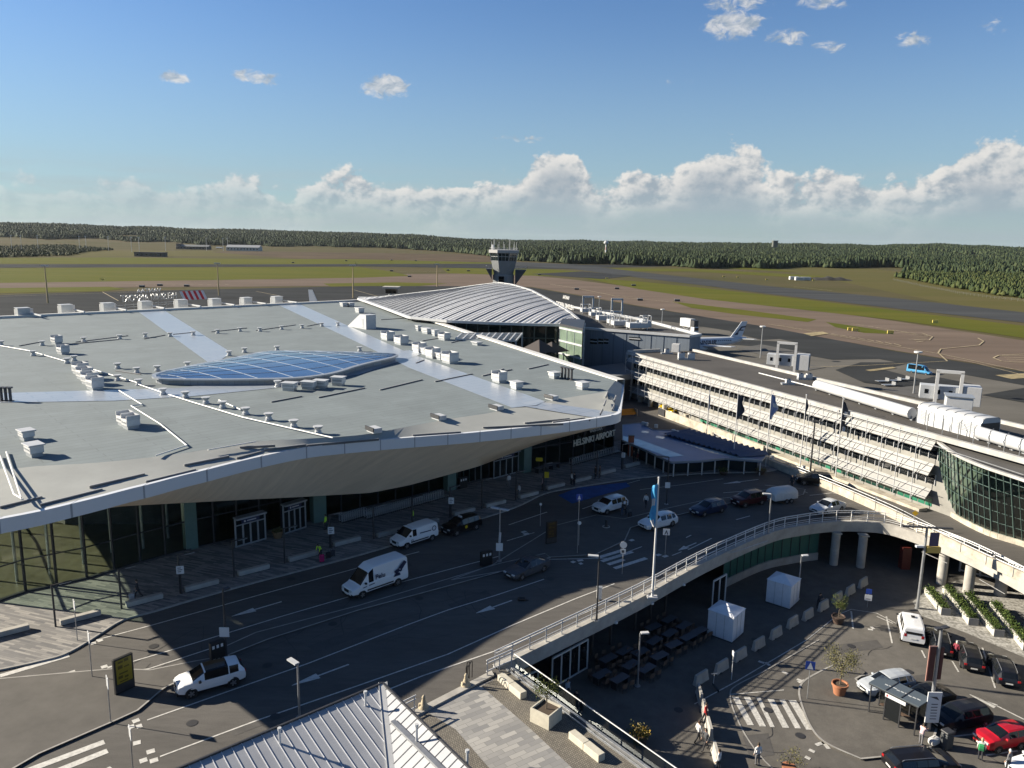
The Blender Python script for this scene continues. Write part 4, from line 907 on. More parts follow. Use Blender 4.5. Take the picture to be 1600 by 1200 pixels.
g = depth_pt(862,548,152); b = MB(); b.lathe([(3.6,0),(.1,1.8)], c=(g.x,g.y,g.z), n=4); b.build('fabric', bpy.data.materials['brown_fabric'], tg2); MB().tube([(g.x,g.y,0),(g.x,g.y,g.z+1)], .1).build('pole', M['dark_metal'], tg2)
tr = thing('terrace_railing', 'white slatted terrace railing at the foot of the glass stair tower', 'railing')
b = MB(); p0 = depth_pt(858,557,128); p1 = depth_pt(908,575,122)
for k in range(6): b.beam(p0+Vector((0,0,-.5*k)), p1+Vector((0,0,-.5*k)), .1, .18)
for k in range(9): p = p0.lerp(p1, k/8); b.beam(p, p+Vector((0,0,-8)), .14, .14, up=(0,1,0))
b.build('slats', M['white_metal'], tr)
ob = thing('orange_barrier', 'bright orange crate on the terrace behind the terminal roof edge', 'crate', depth_pt(883,569,126)); MB().cbox((0,0,-.9), 1.9, 1.2, 1.0).build('body', mat('safety_orange', (.55,.12,.015), .5), ob, bevel=.05); MB().cbox((0,0,.12), 2.0, 1.3, .12).build('lid', bpy.data.materials['safety_orange'], ob)
# rooftop clutter on the pier
cl_m = [M['white_metal'], M['steel'], M['grey_metal']]
def plant(px, py, w, dd_, h, label, z=ZP-.35, rz=12, kind=0, grp='plant boxes on the pier roof'):
    g = at(px, py, z); t = thing('rooftop_plant', label, 'roof plant', g, R(rz), grp)
    MB().box(-w/2,w/2,-dd_/2,dd_/2,.5,h).build('casing', cl_m[kind % 2], t, bevel=.05)
    b = MB()
    for sx in (-1,1):
        for sy in (-1,1): b.beam((sx*w*.45,sy*dd_*.45,0),(sx*w*.45,sy*dd_*.45,h+1.1),.12,.12,up=(0,1,0))
    b.beam((-w*.45,-dd_*.45,h+1.1),(w*.45,-dd_*.45,h+1.1),.1,.1); b.beam((-w*.45,dd_*.45,h+1.1),(w*.45,dd_*.45,h+1.1),.1,.1); b.beam((-w*.45,-dd_*.45,h+1.1),(-w*.45,dd_*.45,h+1.1),.1,.1); b.beam((w*.45,-dd_*.45,h+1.1),(w*.45,dd_*.45,h+1.1),.1,.1)
    b.build('guard_frame', M['white_metal'], t)
    MB().lathe([(.35,h),(.35,h+.4),(0,h+.4)], n=10).build('fan_cowl', M['grey_metal'], t, smooth=40)
for a in [(945,503,4,2.4,1.6,'white framed plant box nearest the stair tower on the pier roof'),(958,508,2.6,2,1.4,'small framed plant box second along the pier roof front'),(968,511,3.6,2.4,1.5,'framed plant box midway along the pier roof front'),(995,515,4.4,2.6,1.6,'long framed plant box right of the middle on the pier roof'),(1008,514,2.2,2,1.9,'tall narrow plant box toward the right of the pier roof'),(930,496,3,2,1.4,'dark plant box behind the others left on the pier roof'),(915,490,2.6,2,1.4,'far left plant box beside the ribbed roof tip')]: plant(*a)
for k, (x, y, lbl) in enumerate([(918,498,'white portal frame of a boarding bridge standing left above the pier roof'),(963,503,'white portal frame of a boarding bridge standing right above the pier roof')]):
    g = at(x, y, 8); b = MB(); w = 1.5; h = 6.6
    for s in (-1,1): b.beam((s*w,0,0),(s*w,0,h),.45,.45,up=(0,1,0))
    b.beam((-w-.2,0,h),(w+.2,0,h),.45,.5); b.beam((-w,0,h-3.6),(w,0,h-3.6),.3,.4)
    o = b.build('bridge_portal', M['white'], loc=g); tag(o, lbl, 'bridge frame')
sg2 = thing('airside_letters', 'small white reversed letters of the airport name beside the ribbed roof tip', 'sign')
A = at(868,474,ZP+.5); B = at(898,482,ZP+.5); dv = (A-B).normalized(); c = (A+B)/2
text('HELSINKI AIRPORT', 1.9, M['white'], sg2, frame((c.x,c.y,c.z), dv), 'letters', .05, .03, (A-B).length/(1.9*9.3)); text('VANTAA', 1.4, M['white'], sg2, frame((c.x-dv.x*1,c.y-dv.y,c.z+2.4), dv), 'letters', .05, .03)
b = MB(); b.beam(A+Vector((0,0,-1.2)), B+Vector((0,0,-1.2)), .2, .25); b.beam(c+Vector((0,0,-1.2)), c+Vector((0,0,-5)), .2, .2); b.build('sign_frame', M['steel'], sg2)
# ================================================================== control tower
ct = thing('control_tower', 'grey concrete air traffic control tower with flared glazed cab and antennas', 'control tower')
D = 262.0
def ctp(px, py): return depth_pt(px, py, D)
c0 = ctp(787, 420); cx, cy = c0.x, c0.y
def zt_(py): return ctp(787, py).z
def octo(r, z, rot=.39, n=8): return [(cx+r*math.cos(rot+2*math.pi*k/n), cy+r*math.sin(rot+2*math.pi*k/n), z) for k in range(n)]
conc = mat('tower_concrete', (.19,.20,.205), .75, var=.15, vs=.25, detail=8)
k_ = D/1200
b = MB(); b.loft([octo(17.5*k_, ZL), octo(17.5*k_, zt_(430)), octo(16*k_, zt_(428)), octo(21*k_, zt_(407.5)), octo(20.2*k_, zt_(407))], True); b.build('shaft', conc, ct)
b = MB(); b.loft([octo(20.2*k_, zt_(407)), octo(23*k_, zt_(395.5))], True); b.build('cab_glass', mat('cab_glass', (.012,.022,.022), .05, spec=.7), ct)
b = MB()
for k in range(8):
    a0 = octo(20.3*k_, zt_(407))[k]; a1 = octo(23.1*k_, zt_(395.5))[k]; b.beam(a0, a1, .3, .3, up=(0,1,0))
    n0 = octo(20.3*k_, zt_(407))[(k+1) % 8]; n1 = octo(23.1*k_, zt_(395.5))[(k+1) % 8]
    for t in (.33,.67): b.beam(Vector(a0).lerp(Vector(n0), t), Vector(a1).lerp(Vector(n1), t), .12, .12, up=(0,1,0))
    b.beam(Vector(a0).lerp(Vector(a1), .55), Vector(n0).lerp(Vector(n1), .55), .12, .12)
b.build('cab_frame', M['steel'], ct)
b = MB(); b.loft([octo(22*k_, zt_(395.6)), octo(25*k_, zt_(395)), octo(25*k_, zt_(390.5)), octo(22*k_, zt_(390))], True); b.quad(*octo(22*k_, zt_(390))); b.build('cab_roof', mat('cab_roof', (.30,.30,.30), .6), ct)
b = MB(); zr = zt_(390)
for k in range(14):
    a_ = 2*math.pi*k/14+.2; r_ = 4.3; b.tube([(cx+r_*math.cos(a_),cy+r_*math.sin(a_),zr-.3),(cx+r_*math.cos(a_),cy+r_*math.sin(a_),zr+1.8+1.6*(k % 3)*.5)], .05, 5)
b.tube([(cx-3.6,cy-2,zr),(cx-3.6,cy-2,zr+1.6)], .45, 8)
for k in range(14):
    a_ = 2*math.pi*k/14; a2 = 2*math.pi*(k+1)/14; b.beam((cx+4.8*math.cos(a_),cy+4.8*math.sin(a_),zr+.5),(cx+4.8*math.cos(a2),cy+4.8*math.sin(a2),zr+.5),.06,.06)
b.build('antennas', M['white_metal'], ct)
b = MB(); zb = zt_(421)
P6 = [(cx+4.0,cy-3,ZL),(cx+4.0,cy+3,ZL),(cx+4.0,cy+3,zb),(cx+4.0,cy-3,zb)]
b.quad((cx+3.9,cy-2.8,zt_(445)),(cx+7.6,cy-2.8,zb),(cx+3.9,cy-2.8,zb)); b.quad((cx+3.9,cy+2.8,zt_(445)),(cx+3.9,cy+2.8,zb),(cx+7.6,cy+2.8,zb)); b.quad((cx+3.9,cy-2.8,zt_(445)),(cx+3.9,cy+2.8,zt_(445)),(cx+7.6,cy+2.8,zb),(cx+7.6,cy-2.8,zb)); b.quad((cx+3.9,cy-2.8,zb),(cx+7.6,cy-2.8,zb),(cx+7.6,cy+2.8,zb),(cx+3.9,cy+2.8,zb))
b.quad((cx-3.9,cy-2.8,zt_(436)),(cx-3.9,cy-2.8,zb+.2),(cx-5.9,cy-2.8,zb+.2)); b.quad((cx-3.9,cy-2.8,zt_(436)),(cx-5.9,cy-2.8,zb+.2),(cx-5.9,cy+2.8,zb+.2),(cx-3.9,cy+2.8,zt_(436))); b.quad((cx-3.9,cy-2.8,zb+.2),(cx-3.9,cy+2.8,zb+.2),(cx-5.9,cy+2.8,zb+.2),(cx-5.9,cy-2.8,zb+.2))
b.build('side_balcony', mat('balcony', (.05,.05,.055), .6), ct)
b = MB()
for z0_ in (zb, zb+.2):
    s = 1 if z0_ == zb else -1; X = 7.6 if s == 1 else 5.9
    b.beam((cx+s*X,cy-2.8,z0_+1),(cx+s*X,cy+2.8,z0_+1),.08,.08); b.beam((cx+s*3.9,cy-2.8,z0_+1),(cx+s*X,cy-2.8,z0_+1),.08,.08)
    for t in (0,.5,1): b.beam((cx+s*(3.9+(X-3.9)*t),cy-2.8,z0_),(cx+s*(3.9+(X-3.9)*t),cy-2.8,z0_+1),.06,.06,up=(0,1,0))
b.build('balcony_rail', M['white_metal'], ct)
b = MB(); b.box(cx-1.6,cx+.2,cy-17.5*k_-.05,cy-3,zt_(446),zt_(431)); b.build('stair_window', M['carglass'], ct)
# ================================================================== banded office concourse on the right
of = thing('office_concourse', 'long three storey office building with white louvre bands and black window strips', 'office building')
ZF = 9.0
f0 = at(985,553,ZF); f1 = at(1462,684,ZF); fd = (f1-f0).normalized(); f2 = f1+fd*40; fn = Vector((-fd.y,fd.x,0)); fn = fn if fn.y > 0 else -fn
if fn.x < 0: fn = -fn          # away from the road
Lf = (f1-f0).length
def fp(s, o=0.0, z=0.0): return Vector((f0.x+fd.x*s+fn.x*o, f0.y+fd.y*s+fn.y*o, z))
Wd = 15.0
b = MB(); b.quad(fp(-1,0,ZF),fp(Lf+40,0,ZF),fp(Lf+40,Wd,ZF),fp(-1,Wd,ZF)); b.build('roof', mat('felt_roof', (.055,.050,.045), .9, var=.25, vs=.15, detail=9), of)
b = MB(); 
for o_ in (0.0, Wd): b.beam(fp(-1,o_,ZF+.15), fp(Lf+40,o_,ZF+.15), .55, .6)
b.beam(fp(-1,0,ZF-.2), fp(-1,Wd*.5,ZF-.2), .5, 1.6)
b.build('roof_parapet', mat('weathered_white', (.36,.355,.34), .6, var=.18, vs=.8), of)
lou = mat('louvre_white', (.27,.268,.26), .5, var=.08, vs=.7)
b = MB(); wall(b, [fp(0,.9), fp(Lf+40,.9)], 0, ZF-.2); wall(b, [fp(-.5,.9),fp(-.5,Wd)], 0, ZF); wall(b, [fp(0,Wd-.1),fp(Lf+40,Wd-.1)], ZL, ZF); b.build('wall', mat('office_wall', (.24,.235,.215), .7, var=.2, vs=.4), of)
bands = [(7.55,8.85),(4.45,5.75),(1.55,2.65)]
b = MB(); 
for z0, z1 in bands:
    b.loft([[fp(s,-.55,z0) for s in (0,Lf)],[fp(s,.35,z1) for s in (0,Lf)]])
    b.loft([[fp(s,-.55,z0) for s in (0,Lf)],[fp(s,-.50,z0-.08) for s in (0,Lf)],[fp(s,.85,z0-.05) for s in (0,Lf)]])
b.build('sun_louvre', lou, of)
b = MB()
for z0, z1 in [(6.2,7.35),(3.1,4.3)]: b.loft([[fp(s,.86,z0) for s in (0,Lf)],[fp(s,.86,z1) for s in (0,Lf)]])
b.build('window_strip', M['carglass'], of)
NP = 46; grn = mat('green_pane', (.03,.16,.10), .15, var=.3, vs=.2); grd = mat('dark_green_pane', (.012,.04,.032), .1)
b = MB(); rj = random.Random(4)
for k in range(NP):
    s0 = Lf*.33+k*(Lf*.67)/NP; s1 = s0+(Lf*.67)/NP-.12; b.quad(fp(s0,.86,.35),fp(s1,.86,.35),fp(s1,.86,1.35),fp(s0,.86,1.35), m=1 if (rj.random() < .25 or k > 40) else 0)
b.build('window_strip', [grd, grn], of)
b = MB(); ns = int(Lf/1.25)
for k in range(ns+1):
    s = Lf*k/ns
    for z0, z1 in [(6.15,7.4),(3.05,4.35)]: b.beam(fp(s,.82,z0), fp(s,.82,z1), .12, .10, up=(0,1,0))
for k in range(int(Lf/2.5)+1):
    s = k*2.5
    b.beam(fp(s,-1.0,1.0), fp(s,-1.0,ZF+.35), .07, .07, up=(0,1,0))
    for z0, z1 in bands: b.beam(fp(s,-1.0,z0-.3), fp(s,.3,z1-.1), .05, .05)
for z in (2.0,2.9,5.1,6.0,8.2,9.1): b.beam(fp(0,-1.0,z), fp(Lf,-1.0,z), .05, .05)
b.build('access_frame', M['white_metal'], of)
b = MB()
for k, (x, y) in enumerate([(1038,646),(1072,662),(1016,635),(1000,628)]):
    g = at(x, y); MB().tube([(g.x,g.y,0),(g.x,g.y,1.7)], .45, 10).build('pilotis_column', M['concrete_old'], of, smooth=40)
# glass corner pavilion at the right end (conical, leaning)
gp = thing('glass_corner_hall', 'curved green glass hall with dark frame at the right end of the banded offices', 'glass hall')
topc = smooth_curve([at(x, y, ZF-.6) for x, y in [(1460,686),(1476,700),(1500,715),(1540,732),(1600,752),(1680,780),(1780,816)]], 5)
botc = smooth_curve([at(x, y, .6) for x, y in [(1458,776),(1475,790),(1500,806),(1545,828),(1600,845),(1680,872),(1780,908)]], 5)
T_ = resample(topc, 34); Bt = resample(botc, 34)
b = MB(); b.loft([Bt, T_]); b.build('glazing', glass('hall_glass', (.66,.80,.72), .10), gp, smooth=60)
b = MB()
for k in range(34):
    b.beam(Bt[k], T_[k], .08 if k % 3 else .14, .12 if k % 3 else .2, up=(1,0,0))
for t in (.0,.18,.36,.54,.72,.9):
    for k in range(33): b.beam(Bt[k].lerp(T_[k], t), Bt[k+1].lerp(T_[k+1], t), .07, .07)
b.build('frame', mat('dark_green_frame', (.06,.10,.09), .5), gp)
b = MB(); io = fp(Lf,.6,ZF-.6)
b.quad(*([p+Vector((0,0,.05)) for p in T_]+[Vector((72,60,ZF-.55)), Vector((66,80,ZF-.55)), Vector((io.x+3,io.y,ZF-.55))])); b.build('roof', mat('grey_felt', (.075,.072,.068), .85, var=.15, vs=.3), gp)
b = MB()
for p, q in zip(T_, T_[1:]): b.beam(p+Vector((0,0,.12)), q+Vector((0,0,.12)), .4, .28)
b.build('roof_rim', bpy.data.materials['weathered_white'], gp)
b = MB(); 
for p, q in zip(Bt, Bt[1:]): b.beam(p-Vector((0,0,.3)), q-Vector((0,0,.3)), .5, .6)
b.build('plinth', M['concrete_old'], gp)
b = MB(); ic = Vector((66,72,0))
for z in (1.0, 3.8, 6.2):
    b.loft([[(q.x+.25,q.y+.1,z) for q in Bt],[(q.x+4.2,q.y+1.2,z) for q in Bt]])
b.build('inner_floor', mat('inner_floor', (.42,.44,.40), .7, var=.2, vs=.5), gp)
b = MB()
for k in range(0, 34, 3):
    p = Bt[k]+Vector((2.6,1.6,0)); b.tube([(p.x,p.y,.6),(p.x,p.y,8)], .18, 8)
    q = Bt[min(33,k+3)]+Vector((2.2,1.2,0)); b.beam((p.x,p.y,2.0),(q.x,q.y,3.8),.12,.2); b.beam((p.x,p.y,4.8),(q.x,q.y,4.8),.1,.8); b.beam((p.x,p.y,7),(q.x,q.y,5.4),.1,.15)
b.build('inner_structure', mat('inner_structure', (.55,.57,.53), .6), gp)
b = MB(); wall(b, [q+Vector((4.2,1.2,0)) for q in Bt[::3]]+[Bt[-1]+Vector((4.2,1.2,0))], .5, 8.3); b.build('brightening_wall', mat('brightening_wall', (.40,.45,.40), .8), gp)  # pale wall added close behind the glass to brighten the hall
# long duct and plant house on the office roof
ph = thing('plant_house', 'rounded white metal plant house on the office roof above the glass hall', 'plant house', group=None)
p0 = at(1432,660,ZF); p1 = at(1530,687,ZF); d = (p1-p0).normalized(); n = Vector((-d.y,d.x,0)); n = n if n.x > 0 else -n; L = (p1-p0).length
prof = [(0,0),(0,1.9),(.18,2.3),(.6,2.5),(2.6,2.5),(3.0,2.3),(3.1,1.9),(3.1,0)]
rows = [[p0+d*s+n*o_+Vector((0,0,z)) for o_, z in prof] for s in (0, L)]
b = MB(); b.loft(rows); b.quad(*rows[0]); b.quad(*rows[1][::-1]); b.build('casing', M['white_metal'], ph, smooth=30)
b = MB()
for k in range(8):
    s = L*k/7
    for (o0,z0),(o1,z1) in zip(prof[:5], prof[1:6]): b.beam(p0+d*s+n*(o0-.02)+Vector((0,0,z0+.02)), p0+d*s+n*(o1-.02)+Vector((0,0,z1+.02)), .1, .05)
b.build('seam', M['grey_metal'], ph)
for s0, s1 in ((.4,1.8),(L-3.2,L-.5)):
    b = MB()
    for k in range(6): b.beam(p0+d*s0-n*.04+Vector((0,0,.7+k*.18)), p0+d*s1-n*.04+Vector((0,0,.7+k*.18)), .05, .08)
    b.build('louvre', M['grey_metal'], ph)
b = MB(); b.quad(p0+d*L+d*.02+n*.1+Vector((0,0,.05)), p0+d*L+d*.02+n*3+Vector((0,0,.05)), p0+d*L+d*.02+n*3+Vector((0,0,1.9)), p0+d*L+d*.02+n*.1+Vector((0,0,1.9))); b.build('end_panel', M['dark_metal'], ph)
def duct(pts, r, lbl, z=ZF+.9):
    P_ = [at(x, y, z) for x, y in pts]; b = MB(); b.tube(P_, r, 10); o = b.build('roof_duct', M['white_metal'], smooth=40); tag(o, lbl, 'duct')
    b = MB()
    for k in range(7):
        p = P_[0].lerp(P_[-1], k/6); b.beam((p.x,p.y,ZF),(p.x,p.y,z-r*.5),.15,.5)
    b.build('support', M['grey_metal'], o)
duct([(1276,601),(1425,646)], .75, 'thick white duct running along the office roof to the plant house'); duct([(1530,676),(1640,708)], .75, 'thick white duct leaving the right end of the plant house')
g = at(1496,640,ZF); o = MB().cbox((0,0,0), 3.2, 2.6, 1.9, R(-24)).build('roof_cabin', M['white_metal'], loc=g, bevel=.06); tag(o, 'pale square cabin behind the plant house on the office roof', 'roof cabin'); MB().cbox((0,0,1.92), 3.5, 2.9, .12, R(-24)).build('roof_sheet', M['grey_metal'], o)
for k, (x, y, s, lbl) in enumerate([(1072,562,1.2,'pair of white fans standing left on the office roof'),(1042,553,.9,'small white fan left end of the office roof'),(1231,601,.8,'slim white vent pipe in the middle of the office roof'),(1257,593,.9,'twin small white cowls near the far edge of the office roof'),(1412,648,.9,'small white cowl touching the end of the long duct')]):
    g = at(x, y, ZF); t = thing('roof_fan', lbl, 'roof fan', g)
    for q in ((-s*.8,s*.8) if k in (0,3) else (0,)):
        MB().box(q-.5*s,q+.5*s,-.4*s,.4*s,.3,1.1*s).build('fan_casing', M['white'], t, bevel=.03); MB().lathe([(.38*s,1.1*s),(.38*s,1.25*s),(0,1.25*s)], c=(q,0,0), n=10).build('cowl', M['dark_metal'], t)
    MB().box(-s*1.3,s*1.3,-.5*s,.5*s,.0,.28).build('base', M['grey_metal'], t)
o = MB().cbox((0,0,0), 1.5, 1.3, 1.7, R(-24)).build('roof_cabinet', M['white'], loc=at(1056,550,ZF), bevel=.04); tag(o, 'white upright cabinet near the left end of the office roof', 'roof cabinet')
b = MB()
for k in range(8):
    p = at(1448+k*24,672+k*7.2,ZF); b.tube([p, p+Vector((0,0,1.9)), p+Vector((.5,.3,2.2))], .05, 6)
b.tube([at(1440,690,ZF), at(1600,742,ZF)], .05, 5); b.tube([at(1186,583,ZF+.1), at(1275,606,ZF+.1)], .12, 6)
tag(b.build('lightning_rods', M['steel']), 'row of bent lightning rods along the office roof beside the plant house', 'lightning rods')
# jet bridges behind the offices
def jet(px, py, lbl, sc=1.0):
    g = at(px, py, ZL); t = thing('jet_bridge', lbl, 'jet bridge', g, R(-25))
    MB().box(-6*sc,3*sc,-1.4,1.4,5.0,7.8).build('tunnel', mat('bridge_cladding', (.42,.44,.46), .5, var=.1, vs=.6) if 'bridge_cladding' not in bpy.data.materials else bpy.data.materials['bridge_cladding'], t, bevel=.05)
    b = MB()
    for s in (-1,1): b.beam((s*2.2,-1.9,0),(s*2.2,-1.9,11),.6,.6,up=(0,1,0))
    b.beam((-2.5,-1.9,11),(2.5,-1.9,11),.6,.6); b.build('portal', M['white'], t)
    MB().box(3.02*sc,7*sc,-2,2,4.2,8.2).build('cab', M['white_metal'], t, bevel=.1)
    b = MB(); b.box(7*sc-.5,7*sc+.05,-1.6,1.6,4.8,7.6); b.build('cab_bellows', M['dark_metal'], t)
    b = MB()
    for k in range(3): b.lathe([(.35,0),(.35,.05),(0,.05)], n=8) if 0 else b.box(-5*sc+k*2.2,-4.2*sc+k*2.2,-1.44,-1.41,6.1,7.0)
    b.build('window', M['carglass'], t)
jet(1226,600,'white jet bridge with tall portal frame behind the office roof',.8); jet(1474,660,'white jet bridge with portal frame right of the blue minibus',.85)
# ------------------------------------------------------------------ retaining wall and railings along the ramp
rw = smooth_curve([at(*p) for p in [(1112,690),(1150,706),(1200,728),(1250,748),(1300,768),(1350,790),(1400,813),(1440,834),(1500,864),(1560,893),(1620,920)]], 3)
t_ = thing('ramp_wall', 'weathered cream concrete wall with steel handrail along the outer edge of the ramp', 'wall')
b = MB(); wi = off(rw, .35); b.loft([[(p.x,p.y,0) for p in rw],[(p.x,p.y,.95) for p in rw],[(p.x,p.y,.97) for p in wi],[(p.x,p.y,0) for p in wi]]); b.build('wall', M['concrete_old'], t_)
b = MB()
for i in range(0, len(rw), 2): p = rw[i]; b.tube([(p.x,p.y,.1),(p.x,p.y,1.5)], .045, 6)
for z in (1.15,1.5): b.tube([(p.x,p.y,z) for p in rw], .04, 6)
b.build('handrail', M['steel'], t_)
# cream base wall under the offices
b = MB(); P_ = [at(1080,664), at(1118,680), at(1122,705), at(1210,738), at(1300,770)]
ow = thing('forecourt_wall', 'cream concrete base wall below the office facade with dark openings', 'wall')
p_ = [fp(Lf*.27,.3), fp(Lf,.3)]; b.beam(fp(Lf*.27,-.6,.1), fp(Lf,-.6,.1), 1.4, .5); b.beam(fp(Lf*.22,-2.6,.7), fp(Lf*.62,-2.2,.7), .3, 1.4); b.build('wall', M['concrete_old'], ow)
b = MB(); b.beam(fp(Lf*.22,-2.8,.8), fp(Lf*.25,-2.8,.8), .2, 1.2); b.build('opening', M['dark_metal'], ow)
# white deck railing
rail = thing('deck_railing', 'long white tubular railing curving along the departures ramp edge', 'railing')
ed = off(deck_edge, .15); dense = resample(ed, 220)
Ltot = sum((q-p).length for p, q in zip(dense, dense[1:])); npost = int(Ltot/1.75); posts = resample(ed, npost)
b = MB()
for z, r_ in ((1.25,.055),(1.02,.05),(.52,.03),(.3,.03)): b.tube([(p.x,p.y,z+.1) for p in dense], r_, 6)
b.build('rails', M['white'], rail, smooth=40)
pm = MB(); pm.beam((0,0,0),(0,0,1.3),.07,.12,up=(0,1,0)); pm.box(-.12,.12,-.12,.12,0,.03); pst = pm.build('post', M['white'], rail, loc=(posts[0].x,posts[0].y,.1))
for p in posts[1:]:
    c = pst.copy(); COL.objects.link(c); c.parent = rail; c.location = (p.x,p.y,.1)
for k, (pa, pb, lbl) in enumerate([((760,1058),(800,1040),'short white railing section with gate posts at the ramp end beside the finial'),((560,1160),(650,1114),'white railing section partly hidden by the foreground metal roof')]):
    A = at(*pa); B = at(*pb); t = thing('short_railing', lbl, 'railing'); b = MB()
    for z in (1.3,1.05,.45): b.tube([(A.x,A.y,z),(B.x,B.y,z)], .05, 6)
    b.build('rails', M['white'], t)
    for q in (A.lerp(B,.03), A.lerp(B,.5), A.lerp(B,.97)): MB().beam((q.x,q.y,0),(q.x,q.y,1.3),.08,.1,up=(0,1,0)).build('post', M['white'], t)
# glass balustrade of the terrace
bal = thing('glass_balustrade', 'clear glass balustrade with thin steel handrail beside the sunlit terrace', 'balustrade')
bp_ = [p for p in ter_edge[1:]]; bp_[-1] = bp_[-2].lerp(bp_[-1], 1.6)
gb = glass('balustrade_glass', (.80,.86,.84), .05)
for p, q in zip(bp_, bp_[1:]):
    n_ = max(1, int((q-p).length/1.6))
    for k in range(n_):
        a_ = p.lerp(q, k/n_+.01); c_ = p.lerp(q, (k+1)/n_-.01); b = MB(); b.quad((a_.x,a_.y,.1),(c_.x,c_.y,.1),(c_.x,c_.y,1.25),(a_.x,a_.y,1.25)); b.build('glass_pane', gb, bal)
b = MB(); b.tube([(p.x,p.y,1.28) for p in bp_], .04, 6)
b.build('handrail', M['white_metal'], bal)
b = MB(); 
for p, q in zip(bp_, bp_[1:]): b.beam((p.x-.2,p.y,.12),(q.x-.2,q.y,.12),.18,.24); b.beam((p.x-.55,p.y,.06),(q.x-.55,q.y,.06),.12,.1)
b.build('base_channel', M['steel'], bal)
# ------------------------------------------------------------------ lower frontage under the deck
fr_ = thing('lower_frontage', 'recessed lower frontage under the ramp with dark glazing, white door frames and green panels', 'frontage')
fe = resample(off(deck_edge, 1.3), 80)
gx = [i for i, p in enumerate(fe)]
def seg(px0, px1):
    out = []
    for p in fe:
        w = Vector((p.x,p.y,-2))-CAMP; px = 800+F*(w.dot(cr))/(w.dot(cf))
        if px0 <= px <= px1 and p.y > 45: out.append(p)
    # keep only the run before the curve turns back
    k = 0; res = [out[0]]
    for p in out[1:]:
        if (p-res[-1]).length < 3: res.append(p)
        else: break
    return res
s1 = seg(700, 1130); s2 = seg(1120, 1292)
def back_of(s, o): return off(s, o)
b = MB(); dk = off(s1, 4.0); wall(b, dk, ZL, -1.0); b.build('dark_glazing', mat('cafe_glazing', (.012,.013,.014), .15), fr_)
b = MB(); wall(b, s2, ZL+.9, -1.1); b.build('green_panel', mat('green_panel', (.035,.12,.095), .35, var=.12, vs=.6), fr_)
b = MB()
for p in s2[::1]: b.beam((p.x+.03,p.y-.04,ZL+.9),(p.x+.03,p.y-.04,-1.1),.06,.06,up=(0,1,0))
b.build('panel_joint', M['dark_metal'], fr_)
b = MB()
for p, q in zip(s2, s2[1:]): b.beam((p.x,p.y,ZL+.45),(q.x,q.y,ZL+.45),.35,.9)
b.build('plinth', M['concrete'], fr_)
def door(pa, pb, n_, hgt, lbl):
    A = at(*pa, ZL); B = at(*pb, ZL); t = bpy.data.objects.new('door', None); COL.objects.link(t); t.parent = fr_
    b = MB()
    for k in range(n_+1): p = A.lerp(B, k/n_); b.beam((p.x,p.y,ZL),(p.x,p.y,ZL+hgt),.12,.14,up=(0,1,0))
    b.beam((A.x,A.y,ZL+hgt),(B.x,B.y,ZL+hgt),.14,.14); b.beam((A.x,A.y,ZL+.06),(B.x,B.y,ZL+.06),.14,.1); b.build('frame', M['white'], t)
    b = MB(); b.quad((A.x,A.y+.03,ZL),(B.x,B.y+.03,ZL),(B.x,B.y+.03,ZL+hgt),(A.x,A.y+.03,ZL+hgt)); b.build('leaf', M['carglass'], t)
door((862,1076),(917,1044),4,2.7,''); door((1112,952),(1132,940),2,3.0,''); door((818,1096),(840,1086),1,2.2,'')
for k in range(7):
    p = dk[int(6+k*(len(dk)-10)/7)]; b = MB(); b.tube([(p.x+2.4,p.y-2.0,ZL),(p.x+2.4,p.y-2.0,-1.1)], .12, 8); b.build('post', mat('bronze_post', (.06,.05,.045), .6) if 'bronze_post' not in bpy.data.materials else bpy.data.materials['bronze_post'], fr_)
# soffit lamps along the beam
for k, (x, y, lbl) in enumerate([(962,988,'small white lamp under the ramp beam above the cafe, leftmost'),(1013,964,'small white lamp under the ramp beam above the cafe, middle'),(1061,941,'small white lamp under the ramp beam above the cafe, rightmost')]):
    g = min(off(deck_edge, -.12), key=lambda q: abs(800+F*((Vector((q.x,q.y,-1))-CAMP).dot(cr))/((Vector((q.x,q.y,-1))-CAMP).dot(cf))-x)+(0 if q.y > 45 and q.x < 30 else 999)).copy(); g.z = -1.12; o = MB().lathe([(0,.25),(.16,.22),(.2,.05),(0,0)], n=10).build('bulkhead_lamp', M['white'], loc=g, smooth=40); tag(o, lbl, 'lamp', 'bulkhead lamps under the ramp beam'); MB().box(-.1,.1,0,.3,.1,.18).build('bracket', M['steel'], o)
# columns of the ramp
for k, (x, y, r_, lbl) in enumerate([(1302,882,.47,'round concrete ramp column in shade, left of two close together'),(1344,886,.47,'round concrete ramp column in shade, right of two close together'),(1512,926,.52,'sunlit round concrete ramp column behind the hedge planters'),(1562,930,.6,'shaded ramp column behind the sunlit one'),(1470,912,.5,'dark ramp column deep under the bridge')]):
    g = at(x, y, ZL); b = MB(); b.tube([(0,0,0),(0,0,-1.0-ZL)], r_, 16); o = b.build('ramp_column', M['concrete'], loc=g, smooth=40); tag(o, lbl, 'column'); MB().box(-r_*1.03,r_*1.03,-r_*1.03,r_*1.03,-1.16-ZL,-1.02-ZL).build('bearing', M['concrete_old'], o)
